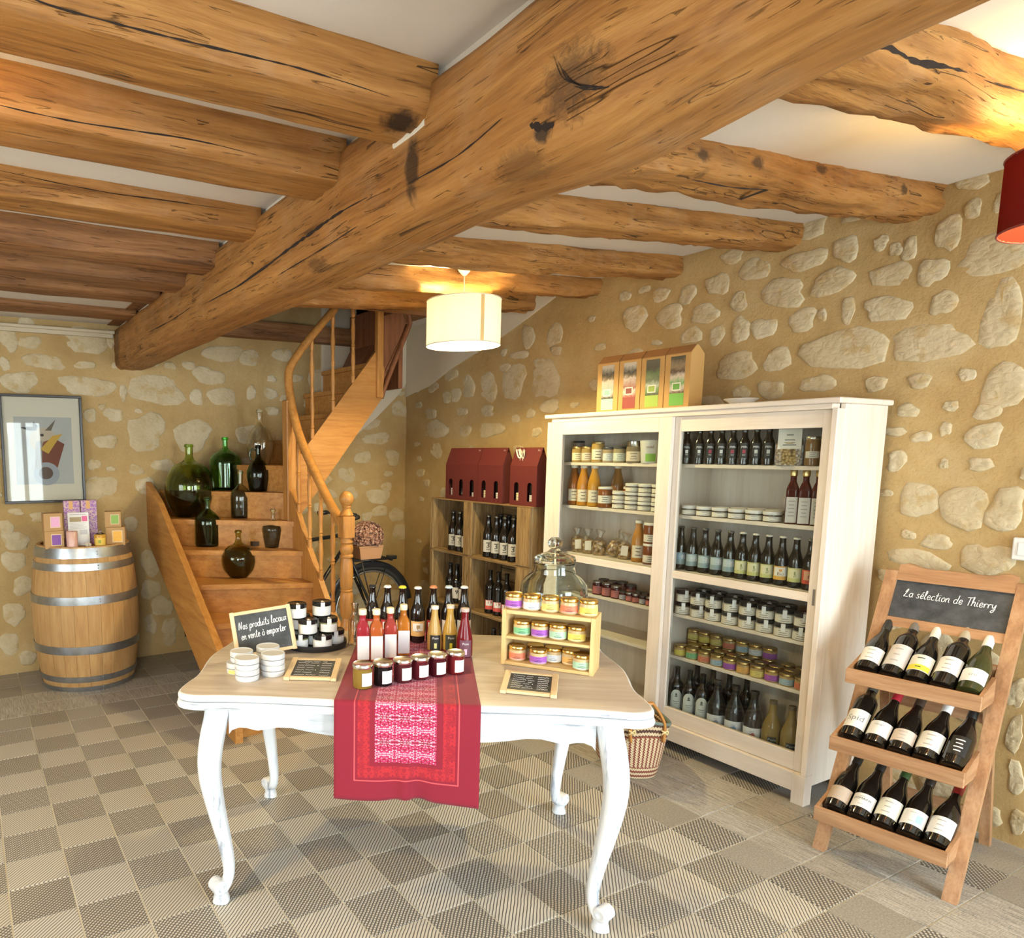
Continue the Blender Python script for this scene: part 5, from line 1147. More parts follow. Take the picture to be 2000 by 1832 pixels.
# ------------------------------------------------------------------ winding beech staircase in the back corner
stair = thing('staircase', 'honey coloured beech winder staircase with turned balusters in the back corner', 'staircase', (0.33, 1.9, 0))
SO = Vector((0.33, 1.9, 0))
def sobj(m, name, mat, smooth=False, sharp=None, parent=None):
    me = m.mesh(name, smooth, sharp); me.transform(Matrix.Translation(-SO)); return link_obj(name, me, mat, stair if parent is None else parent)
XL, XRS = -0.035, 0.682
Ltop = [(XL, .90), (XL, 1.16), (XL, 1.46), (XL, 1.79), (XL, 2.11), (XL, 2.38), (0.03, 2.70), (0.42, 2.70), (0.86, 2.70), (1.04, 2.70), (1.20, 2.70), (1.36, 2.70), (1.50, 2.70)]
Rtop = [(XRS, 1.00), (XRS, 1.17), (XRS, 1.34), (XRS, 1.50), (XRS, 1.66), (XRS, 1.80), (XRS, 1.92), (.74, 1.95), (.95, 1.95), (1.10, 1.95), (1.25, 1.95), (1.40, 1.95), (1.52, 1.95)]
Zt = [.140 + .1833 * k for k in range(13)]
def walk(a, b):
    """outline of the floor between two nosing lines, along the wall corner when needed"""
    pts = [a[0]]
    if a[0][0] <= XL + .001 and b[0][1] >= 2.69: pts.append((XL, 2.70))
    return pts + [b[0], b[1], a[1]]
for k in range(12):
    cur = (Ltop[k], Rtop[k]); nx = (Ltop[k + 1], Rtop[k + 1])
    l0, l1 = Vector((*cur[0], 0)), Vector((*cur[1], 0)); d = (l1 - l0).normalized(); nrm = Vector((d.y, -d.x, 0)) * .028
    if k == 0: pass
    front = [(l0 + (nrm if k < 6 else nrm * .6)), (l1 + (nrm if k < 6 else nrm * .6))]
    if k < 7: front[0].x = max(front[0].x, XL); front[1].x = XRS
    for f_ in front: f_.y = min(f_.y, 2.70)
    body = walk(cur, nx)
    poly = [(front[0].x, front[0].y, Zt[k])] + [(p[0], p[1], Zt[k]) for p in body[1:-1]] + [(front[1].x, front[1].y, Zt[k])]
    m = MB(); m.prism([Vector(p) for p in poly], (0, 0, -.032)); t_ = sobj(m, 'tread', stairwood(0))
    z0 = Zt[k] - .1833 if k else 0.0
    m = MB(); m.prism([(l0.x, l0.y, z0 + .0005), (l1.x, l1.y, z0 + .0005), (l1.x, l1.y, Zt[k] - .0325), (l0.x, l0.y, Zt[k] - .0325)], tuple(-nrm.normalized() * .016)); sobj(m, 'riser', stairwood(0))
# left closed stringer
m = MB(); m.prism([(XL - .042, .90, 0), (XL - .042, .955, 0), (XL - .042, 1.06, .03), (XL - .042, 2.71, .865), (XL - .042, 2.71, 1.302), (XL - .042, 2.36, 1.17), (XL - .042, 1.18, .47), (XL - .042, .86, .285), (XL - .042, .84, .22), (XL - .042, .84, .0)], (.041, 0, 0)); sobj(m, 'stringer', stairwood(1))
# right stringer rising steeply to the inner post
m = MB(); m.prism([(XRS + .001, 1.07, 0.0), (XRS + .001, 1.07, .40), (XRS + .001, 1.30, .60), (XRS + .001, 1.60, .945), (XRS + .001, 1.84, 1.27), (XRS + .001, 1.84, .86), (XRS + .001, 1.45, .34), (XRS + .001, 1.25, 0.0)], (.036, 0, 0)); sobj(m, 'stringer', stairwood(2))
# inner post
m = MB(); m.box2(.668, .735, 1.842, 1.925, .84, 1.86, .006); sobj(m, 'inner_post', stairwood(2))
# upper stringer: broad board climbing to the right
m = MB(); m.prism([(.736, 1.888, 1.03), (.984, 1.888, 1.335), (1.30, 1.888, 1.735), (1.432, 1.888, 1.90), (1.448, 1.888, 2.10), (1.40, 1.888, 2.235), (1.372, 1.888, 2.215), (.869, 1.888, 1.60), (.736, 1.888, 1.44)], (0, .030, 0)); sobj(m, 'stringer', stairwood(0))
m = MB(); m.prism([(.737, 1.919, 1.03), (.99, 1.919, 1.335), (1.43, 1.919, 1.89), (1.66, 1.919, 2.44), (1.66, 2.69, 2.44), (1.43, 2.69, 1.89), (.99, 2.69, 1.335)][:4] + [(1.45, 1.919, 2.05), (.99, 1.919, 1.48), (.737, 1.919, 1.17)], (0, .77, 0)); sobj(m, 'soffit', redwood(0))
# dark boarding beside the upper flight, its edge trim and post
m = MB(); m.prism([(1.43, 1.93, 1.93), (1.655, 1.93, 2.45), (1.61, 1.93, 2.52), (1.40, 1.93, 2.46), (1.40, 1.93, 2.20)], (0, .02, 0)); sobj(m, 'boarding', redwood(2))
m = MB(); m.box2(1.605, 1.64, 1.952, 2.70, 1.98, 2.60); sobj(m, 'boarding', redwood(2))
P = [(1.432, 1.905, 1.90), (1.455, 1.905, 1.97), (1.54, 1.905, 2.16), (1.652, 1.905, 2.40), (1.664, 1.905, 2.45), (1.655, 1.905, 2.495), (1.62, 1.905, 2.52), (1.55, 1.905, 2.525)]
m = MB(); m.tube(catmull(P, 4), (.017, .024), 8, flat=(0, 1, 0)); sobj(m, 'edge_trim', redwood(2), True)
m = MB(); m.box2(1.376, 1.424, 1.860, 1.905, 1.90, 2.52, .004); sobj(m, 'upper_post', stairwood(2))
# hand rail: from the newel up, round the bend, and along the upper flight
hr = [(.703, 1.10, 1.085), (.703, 1.167, 1.125), (.703, 1.343, 1.262), (.703, 1.581, 1.475), (.703, 1.72, 1.625), (.703, 1.81, 1.765), (.702, 1.865, 1.90), (.704, 1.892, 2.00), (.725, 1.900, 2.085), (.833, 1.9, 2.235), (.964, 1.9, 2.385), (1.02, 1.9, 2.445), (1.06, 1.9, 2.49)]
m = MB(); m.tube(catmull(hr, 5), (.025, .029), 10); sobj(m, 'handrail', stairwood(1), True)
BAL = [(.0, .016), (.10, .016), (.105, .010), (.12, .0165), (.14, .012), (.18, .0125), (.30, .0175), (.42, .0135), (.47, .0115), (.485, .0165), (.50, .0115), (.515, .0165), (.53, .0115), (.60, .0135), (.72, .0175), (.84, .0115), (.86, .0165), (.88, .010), (.90, .016), (1.0, .016)]
def baluster(x, y, z0, z1):
    prof = [(r * .92, z0 + (z1 - z0) * t) for t, r in BAL]; m = MB(); m.lathe([(0, z0)] + prof + [(0, z1)], 12, Matrix.Translation((x, y, 0))); sobj(m, 'baluster', stairwood(2), True, 50)
def railz(y): 
    pts = sorted([(p[1], p[2]) for p in hr if p[0] < .71]); 
    for (a, za), (b, zb) in zip(pts, pts[1:]):
        if a <= y <= b: return za + (zb - za) * (y - a) / (b - a)
    return pts[-1][1]
def strz(y):
    pts = [(1.07, .40), (1.30, .60), (1.60, .945), (1.84, 1.27)]
    for (a, za), (b, zb) in zip(pts, pts[1:]):
        if a <= y <= b: return za + (zb - za) * (y - a) / (b - a)
for y in (1.245, 1.41, 1.572, 1.738): baluster(.703, y, strz(y) - .012, railz(y) - .018)
for x in (.882, 1.042, 1.20): baluster(x, 1.902, 1.60 + (x - .869) * 1.222 - .01, 2.235 + (x - .833) * 1.15 - .022 if x < 1.05 else 2.50)
# newel with ball finial
nw = (.706, 1.075)
NP = [(0, 0), (.044, 0), (.046, .03), (.042, .05), (.044, .30), (.040, .36), (.034, .40), (.040, .43), (.046, .46), (.030, .52), (.024, .54), (.036, .56), (.040, .60), (.041, .66), (.038, .69), (.033, .70), (.038, .708), (.033, .716), (.037, .73), (.041, .80), (.038, .86), (.032, .90), (.040, .908), (.040, .918), (.032, .925), (.038, .94), (.041, .955), (.038, .975), (.030, .985), (.038, .993), (.038, 1.002), (.034, 1.008), (.034, 1.018)]
m = MB(); m.lathe(NP + [(0, 1.018)], 20, Matrix.Translation((*nw, 0))); m.face_box((*nw, 1.0825), (.078, .078, .129), None, .006)
m.lathe([(0, 1.146), (.036, 1.147), (.042, 1.155), (.030, 1.175), (.022, 1.195), (.028, 1.200), (.024, 1.207), (.030, 1.214), (.040, 1.232), (.043, 1.248), (.040, 1.264), (.030, 1.280), (.016, 1.290), (0, 1.2925)], 20, Matrix.Translation((*nw, 0)))
sobj(m, 'newel_post', stairwood(2), True, 40)

# demijohns and old bottles standing on the steps
def demi(label, x, y, z, prof, col, sx=1.0, handle=False, mouth=.9, thick=.0045):
    t = thing('demijohn', label, 'demijohn', (x, y, z), facing(x, y), 'glass demijohns on the staircase')
    pr = [(r * sx, h) for r, h in prof]
    inner = [(max(.004, r - thick), h) for r, h in pr[::-1] if h > .018 or r > .05]
    P = [(0, .004)] + pr + [(inner[0][0], pr[-1][1])] + inner[1:]
    P = P + [(inner[-1][0] * .8, .014), (0, .013)]
    m = MB(); m.lathe(P, 40); g = m.obj('glass_body', glass(col), t, True, 60)
    R = pr[-1][0]; H = pr[-1][1]
    m = MB(); m.lathe([(R, H - .022), (R + .004, H - .020), (R + .005, H - .012), (R + .003, H - .004), (R, H - .003)], 20); m.obj('neck_ring', glass(col), t, True)
    if handle:
        m = MB(); m.tube(catmull([(-.016, 0, H - .035), (-.045, 0, H - .030), (-.060, 0, H - .065), (-.052, 0, H - .105)], 6), .007, 8); m.obj('handle', glass(col), t, True)
    return t
def bulb(rb, hb, R, hs, hn, rn, H):
    return catm2d([(rb, 0), (rb * 1.12, .008), (R * .90, hb * .5), (R, hb), (R * .94, hb + (hs - hb) * .42), (R * .62, hb + (hs - hb) * .84), (rn * 1.7, hs), (rn * 1.05, hn), (rn, (hn + H) / 2), (rn * 1.02, H)])
def catm2d(p): return [(q.x, q.z) for q in catmull([(a, 0, b) for a, b in p], 5)]
def cyl(R, hs, hn, rn, H, rb=.92): return catm2d([(R * rb, 0), (R * .99, .012), (R, .04), (R, hs * .6), (R * .985, hs), (R * .78, hs + (hn - hs) * .45), (rn * 1.6, hs + (hn - hs) * .85), (rn, hn), (rn * .96, (hn + H) / 2), (rn, H)])
GRN = (0.62, 0.74, 0.32); BRI = (0.42, 0.88, 0.38); DKG = (0.34, 0.50, 0.22); PAL = (0.86, 0.89, 0.74); OLV = (0.64, 0.60, 0.24); CLR = (0.94, 0.94, 0.88); LTG = (0.90, 0.92, 0.78)
demi('largest pear shaped green demijohn, high on the steps by the left stringer', .185, 2.49, Zt[5] + .001, bulb(.105, .185, .178, .395, .43, .028, .515), GRN)
demi('bright green straight sided demijohn behind the largest one on the top step', .470, 2.535, Zt[6] + .001, cyl(.118, .215, .31, .021, .385), BRI)
demi('dark jug with a small neck handle on the top step near the post', .605, 2.215, Zt[6] + .001, bulb(.060, .100, .082, .225, .25, .018, .325), (0.16, 0.22, 0.12), 1, True)
demi('clear glass demijohn in shadow behind the inner post', .70, 2.42, Zt[7] + .001, bulb(.060, .13, .098, .28, .31, .022, .40), CLR)
demi('dark green cylindrical bottle with round shoulders on the third step down', .222, 2.205, Zt[4] + .001, cyl(.090, .175, .255, .021, .335), DKG)
demi('pale green cylindrical bottle with narrow neck, one step above the small demijohn', .468, 2.215, Zt[5] + .001, cyl(.074, .155, .235, .018, .330), PAL)
demi('smallest pale demijohn with long neck on the right of the steps', .592, 1.922, Zt[4] + .001, catm2d([(.056, 0), (.062, .010), (.074, .09), (.078, .125), (.066, .150), (.034, .168), (.018, .185), (.0145, .215), (.0150, .262)]), LTG)
demi('round olive demijohn standing lowest on the staircase', .335, 1.902, Zt[3] + .001, bulb(.060, .110, .115, .225, .255, .019, .315), OLV)

# ------------------------------------------------------------------ oak barrel with soap and candle gifts on top
BX, BY = -.575, 2.370
bar = thing('wine_barrel', 'upright oak wine barrel with steel hoops standing in the corner left of the stairs', 'barrel', (BX, BY, 0))
def br(z): q = (z - .465) / .465; return .335 - .048 * abs(q) ** 2.1
NS = 26; rb_ = random.Random(4)
for k in range(NS):
    a0 = 2 * PI * k / NS + .0018; a1 = 2 * PI * (k + 1) / NS - .0018; m = MB(); zs = [.0 + .93 * q / 12 for q in range(13)]
    def st(a, z, e): return ((br(z) + e) * math.cos(a), (br(z) + e) * math.sin(a), z)
    ow = rb_.uniform(-.0008, .0008)
    m.loft([[st(a0, z, ow), st((a0 + a1) / 2, z, ow + .0015), st(a1, z, ow), st(a1, z, -.022), st(a0, z, -.022)] for z in zs]); m.obj('stave', barrelwood(2), bar, True, 40)
for z0, z1 in ((.0, .030), (.062, .100), (.250, .302), (.568, .620), (.782, .826), (.858, .922)):
    m = MB(); m.lathe([(br(z0) + .002, z0), (br(z0) + .005, z0), (br((z0 + z1) / 2) + .0055, (z0 + z1) / 2), (br(z1) + .005, z1), (br(z1) + .002, z1)], 64); h_ = m.obj('hoop', steel(), bar, True, 50)
    m = MB(); 
    for dz_ in (-.008, .008): m.lathe([(.0045, 0), (.004, .002), (0, .003)], 8, Matrix.Translation((.04, -(br((z0 + z1) / 2) + .0055), (z0 + z1) / 2 + dz_)) @ Matrix.Rotation(PI / 2, 4, 'X'))
    m.obj('rivet', steel((.5, .5, .5), .4), h_, True)
for q in range(7):
    w_ = .53 / 7; x0 = -.265 + q * w_; m = MB()
    def hx(x): return math.sqrt(max(0.0, .262 ** 2 - x * x))
    xs = [x0 + .0008, x0 + w_ / 2, x0 + w_ - .0008]
    pts = [(x, -hx(max(-.262, min(.262, x))), .915) for x in xs] + [(x, hx(max(-.262, min(.262, x))), .915) for x in xs[::-1]]
    m.prism(pts, (0, 0, -.02)); m.obj('head_board', barrelwood(1), bar)
ZB = .9155
def gift(label, x, y, z, s, body, patch, rz, sy=None, h=None, name='soap_box'):
    t = thing(name, label, 'box', (x, y, z), rz, 'kraft soap boxes on the barrel'); hh = h or s
    m = MB(); m.face_box((0, 0, hh / 2), (s, sy or s, hh), None, .0015); m.obj('box_body', body, t)
    m = MB(); m.face_box((.012, -(sy or s) / 2 - .0006, hh * .5), (s * .46, .0008, hh * .56)); m.obj('colour_patch', patch, t)
    m = MB(); m.face_box((.012, -(sy or s) / 2 - .0002, hh * .5), (s * .54, .0006, hh * .64)); m.obj('print', plain((0.70, .55, .36), .6), t)
    return t
kr = plain((0.46, 0.27, 0.11), .7)
def pat(c): 
    t = NT('printed_patch'); n = t.noise(t.coord(), 160, 2); t.color(t.mix(n, tuple(v * .7 for v in c), tuple(min(1, v * 1.3) for v in c))); t.set(.5); return t.m
f0 = facing(BX, BY)
gift('kraft soap box with violet patch at the foot of the stack on the barrel', -.768, 2.245, ZB, .112, kr, pat((0.22, .07, .36)), f0 + .12)
gift('kraft soap box with pink patch on top of the violet one', -.772, 2.247, ZB + .1124, .110, kr, pat((0.75, .38, .58)), f0 + .16)
gift('kraft soap box with orange patch on the barrel', -.385, 2.245, ZB, .118, kr, pat((0.85, .42, .05)), f0 - .12)
gift('kraft soap box with green patch on top of the orange one', -.400, 2.252, ZB + .1184, .100, kr, pat((0.25, .42, .08)), f0 - .05)
gm = NT('floral_wrap'); vv = gm.noise(gm.coord(), 110, 3); gm.color(gm.ramp(vv, [(.42, (0.30, .10, .36)), (.5, (0.48, .30, .46)), (.6, (0.60, .42, .36))])); gm.set(.5); gm = gm.m
for k, (x, d) in enumerate([(-.640, 'beside the pink patched box'), (-.535, 'beside the green patched box')]):
    t = thing('wrapped_gift', 'purple flowered gift box with orange ribbon, standing upright ' + d, 'box', (x, 2.345, ZB), f0 + .05, 'purple gift boxes on the barrel')
    m = MB(); m.face_box((0, 0, .145), (.100, .06, .29), None, .003); m.obj('box_body', gm, t)
    m = MB(); m.face_box((-.005, -.0306, .262), (.024, .001, .052), None, 0); m.obj('ribbon', plain((0.62, .32, .08), .4), t)
t = thing('info_card', 'white leaflet card with pink square leaning on the purple gift boxes', 'card', (-.612, 2.262, ZB), f0 + .04)
t.rotation_euler = (-.20, 0, f0 + .04)
m = MB(); m.face_box((0, 0, .110), (.128, .0012, .215)); m.obj('card_sheet', WHITE, t)
def cb_(x0, x1, z0, z1, c, y=-.0009):
    m = MB(); m.face_box(((x0 + x1) / 2, y, (z0 + z1) / 2), (x1 - x0, .0005, z1 - z0)); m.obj('print', plain(c, .6), t)
cb_(.022, .055, .160, .194, (0.80, .16, .36)); cb_(-.052, .018, .158, .188, (0.42, .34, .20)); cb_(.006, .052, .075, .105, (0.60, .62, .66))
for k in range(5): cb_(-.05, .05 - .012 * (k % 3), .148 - .009 * k, .1505 - .009 * k, (0.55, .56, .62))
for k in range(6): cb_(-.05, -.008, .095 - .012 * k, .0975 - .012 * k, (0.6, .6, .65))
cb_(-.05, .045, .203, .208, (.6, .5, .6))
t = thing('pink_candle', 'plain pale pink candle glass in front of the leaflet on the barrel', 'candle', (-.668, 2.165, ZB), f0)
inst('candle_glass', lathe_me(((0, .001), (.030, 0), (.034, .003), (.0345, .105), (.032, .108), (.029, .104), (0, .100)), 26), plain((0.66, .40, .34), .25), t)
m = MB(); m.tube([(0, 0, .099), (.001, 0, .109)], .0012, 6); m.obj('wick', INK, t)
t = thing('orange_candle', 'amber glass candle with yellow label beside the orange patched box', 'candle', (-.498, 2.178, ZB), f0)
inst('candle_glass', lathe_me(((0, .001), (.032, 0), (.0365, .004), (.037, .07), (.034, .080), (0, .078)), 26), liquid((0.80, .42, .06), .3), t)
inst('lid', lathe_me(((0, .0785), (.030, .0785), (.032, .081), (.022, .086), (.008, .092), (.012, .100), (.009, .108), (0, .110)), 22), glass((.9, .88, .8)), t)
L = inst('paper_label', band_me(.037, .012, .058, 1.9), paper((0.80, .55, .10)), t); inst('print', lines_me(.037, ((.036, .22, .010, -.1),)), plain((0.30, .36, .06), .6), L)
t = thing('posy', 'tiny dried posy lying between the two candles', 'posy', (-.578, 2.150, ZB))
rp = random.Random(2)
m = MB()
for k in range(26):
    a = rp.uniform(0, 6.28); q = rp.uniform(0, .018); m.lathe([(0, 0), (.006, .003), (.005, .009), (0, .011)], 6, Matrix.Translation((q * math.cos(a), q * math.sin(a) * .8, .004 + rp.uniform(0, .022))))
m.obj('flower_heads', plain((0.66, .58, .46), .8), t, True)
m = MB(); m.tube([(-.02, -.01, .006), (.03, .012, .005)], .003, 6); m.obj('stem', plain((0.25, .16, .07), .8), t)

# ------------------------------------------------------------------ framed picture on the back wall
PXC, PZC, PW, PH = -.757, 1.535, .512, .722
pic = thing('framed_picture', 'framed abstract print under glass in a thin dark frame, hung above the barrel', 'picture', (PXC, 2.682, PZC))
fm_ = plain((0.022, 0.016, 0.014), .3)
for n_, c_, d_ in (('frame_rail', (0, 0, PH / 2 - .008), (PW, .026, .016)), ('frame_rail', (0, 0, -PH / 2 + .008), (PW, .026, .016)), ('frame_rail', (-PW / 2 + .008, 0, 0), (.016, .026, PH - .0325)), ('frame_rail', (PW / 2 - .008, 0, 0), (.016, .026, PH - .0325))):
    m = MB(); m.face_box(c_, d_, None, .002); m.obj(n_, fm_, pic)
m = MB(); m.face_box((0, .006, 0), (PW - .034, .003, PH - .034)); m.obj('mount_board', plain((0.74, .66, .55), .8), pic)
am = NT('printed_sheet'); am.color(am.mix(am.noise(am.coord(), 5, 4), (0.40, .39, .40), (0.58, .56, .54))); am.set(.8)
m = MB(); m.face_box((.005, .0035, -.01), (.36, .0012, .45)); m.obj('print_sheet', am.m, pic)
def flat(pts, c, y, name='printed_shape'):
    m = MB(); m.prism([(x, y, z) for x, z in pts], (0, .0004, 0)); m.obj(name, plain(c, .8), pic)
def disc(cx, cz, rx, rz, c, y, a0=0, a1=2 * PI, n=24): flat([(cx + rx * math.cos(a0 + (a1 - a0) * k / n), cz + rz * math.sin(a0 + (a1 - a0) * k / n)) for k in range(n + (a1 - a0 < 6.2))], c, y)
disc(.012, -.165, .082, .078, (0.36, .37, .42), .0022); disc(.008, -.160, .045, .042, (0.12, .07, .06), .0017)
flat([(-.03, -.06), (.005, -.12), (.055, -.17), (.085, -.12), (.135, .035), (.07, .075), (.0, .05)], (0.20, .055, .035), .0024)
disc(.000, .06, .085, .085, (0.55, .44, .34), .0026); flat([(-.02, .0), (.06, .09), (.125, .105), (.09, .06), (.03, -.03)], (0.62, .36, .06), .0015)
flat([(.015, .125), (.085, .20), (.055, .125)], (0.16, .13, .10), .0014); flat([(-.14, .145), (-.06, .15), (-.055, .185), (-.03, .155), (-.04, .125), (-.09, .125)], (0.03, .025, .025), .0013)
flat([(-.06, -.13), (-.045, .05), (-.005, .06), (-.015, -.13)], (0.34, .30, .28), .0018); disc(-.005, .095, .012, .010, (0.05, .03, .03), .0010)
m = MB(); m.face_box((0, -.006, 0), (PW - .034, .002, PH - .034)); m.obj('glass_pane', pane(), pic)

# ------------------------------------------------------------------ stacked wooden crates with dark bottles
CX0, CX1 = 1.832, 2.150
rc_ = random.Random(11)
def crate(label, y0, y1, z0, z1, stile0, stile1):
    """crate lying on its long side, open towards the room; y0 is the end nearer the cabinet"""
    t = thing('wooden_crate', label, 'crate', ((CX0 + CX1) / 2, (y0 + y1) / 2, z0), 0, 'stacked crates beside the cabinet'); O = ((CX0 + CX1) / 2, (y0 + y1) / 2, z0)
    def sl(name, a0, a1, b0, b1, c0, c1, ax):
        j = lambda: rc_.uniform(-.0015, .0015)
        m = MB(); m.box2(a0 - O[0] + j(), a1 - O[0], b0 - O[1], b1 - O[1], c0 - O[2], c1 - O[2], .0012); m.obj(name, cratewood(ax), t)
    H = z1 - z0
    n = 3
    for k in range(n):   # slats of the sides that are now bottom and top
        a0 = CX0 + .003 + (CX1 - CX0 - .006) * k / n + .004; a1 = CX0 + .003 + (CX1 - CX0 - .006) * (k + 1) / n - .004
        sl('slat', a0, a1, y0, y1, z0, z0 + .0085, 1); sl('slat', a0, a1, y0, y1, z1 - .0085, z1 - .0005, 1)
    for k in range(4):   # back
        c0 = z0 + .012 + (H - .024) * k / 4 + .003; c1 = z0 + .012 + (H - .024) * (k + 1) / 4 - .003
        sl('slat', CX1 - .008, CX1, y0 + .012, y1 - .012, c0, c1, 1)
    for y, s, w_ in ((y0, 1, stile0), (y1, -1, stile1)):
        for k in range(2):
            a0 = CX0 + .012 + (CX1 - .010 - CX0 - .012) * k / 2 + .003; a1 = CX0 + .012 + (CX1 - .010 - CX0 - .012) * (k + 1) / 2 - .003
            sl('end_board', a0, a1, min(y + s * .002, y + s * .013), max(y + s * .002, y + s * .013), z0 + .0090, z1 - .0090, 2)
        ww = w_ / 3
        for k in range(3):
            b0 = y + s * (.0005 + ww * k); b1 = y + s * (ww * (k + 1) - .0015)
            sl('corner_post', CX0 + (.002 if k else 0), CX0 + .0115, min(b0, b1), max(b0, b1), z0 + .0090, z1 - .0090, 2)
    return t
rows = [(.020, .406), (.4065, .793), (.7935, 1.180)]
nm = ['bottom', 'middle', 'top']
for k, (a, b) in enumerate(rows):
    crate('weathered pine crate of bottles, %s of the column beside the cabinet' % nm[k], .770, 1.398, a, b, .125, .050)
    crate('weathered pine crate of bottles, %s of the column by the bicycle' % nm[k], 1.4, 1.845, a, b, .045, .030)
m = MB(); 
pal = thing('floor_batten', 'two low dark battens under the stacked crates', 'battens', (1.99, 1.3, 0))
for x in (1.87, 2.11): m = MB(); m.box2(x - .03 - 1.99, x + .03 - 1.99, -.50, .53, 0, .0195); m.obj('batten', cratewood(1), pal)
grey3 = paper((0.52, 0.50, 0.45)); red3 = paper((0.62, 0.10, 0.08)); wht3 = paper((0.72, 0.70, 0.66))
def cbot(y, x, z, lab, label, grp):
    L = {'g': (grey3, p_many(p_text('3', .050, plain((.05, .05, .05), .6), .004, 0, 0, .001), p_lines(None, 2, .4))), 'w': (wht3, p_many(p_text('9', .044, plain((.05, .05, .05), .6), .006, 0, 0, .001))), 'r': (red3, p_many(p_block((0.78, .74, .70), -.10, .46, 1.6), p_text('L9', .030, plain((.3, .04, .04), .6), .016, 0, 0, .0006)))}
    labs = [] if lab is None else [(.030, .095, 2.0, 0, *L[lab])]
    bottle(label, 'bottle', (x, y, z), at(x, y), grp, WINE if lab == 'r' else BEER, DG, None if lab == 'r' else (crown_cap(.0145, .222), plain((.03, .03, .03), .4)), labs, 'crate_bottle', 1.0 if lab == 'r' else 1.25)
defs = [((1.0, 1.085, 1.17, 1.255), rows[2][0], 'g', 'top crate beside the cabinet'), ((1.50, 1.578, 1.656), rows[2][0], 'g', 'top crate by the bicycle'),
        ((1.05, 1.135, 1.22), rows[1][0], 'r', 'middle crate beside the cabinet'), ((1.52, 1.60, 1.68), rows[1][0], 'w', 'middle crate by the bicycle'),
        ((1.0, 1.085, 1.17), rows[0][0], 'g', 'bottom crate beside the cabinet'), ((1.52, 1.60, 1.68), rows[0][0], 'g', 'bottom crate by the bicycle')]
for ys_, z, lab, d in defs:
    for k, y in enumerate(ys_[::-1]):
        cbot(y, 1.905, z + .0092, lab, 'dark bottle, %s label, %s from the bicycle, %s' % ({'g': 'grey', 'r': 'red and white', 'w': 'white'}[lab], ORD[k], d), 'bottles in the crates')
    for k, y in enumerate(ys_[::-1] if 'top' in d else []):
        cbot(y + .02, 2.03, z + .0092, None, 'unlabelled dark bottle, %s from the bicycle, rear row of %s' % (ORD[k], d), 'bottles behind in the crates')

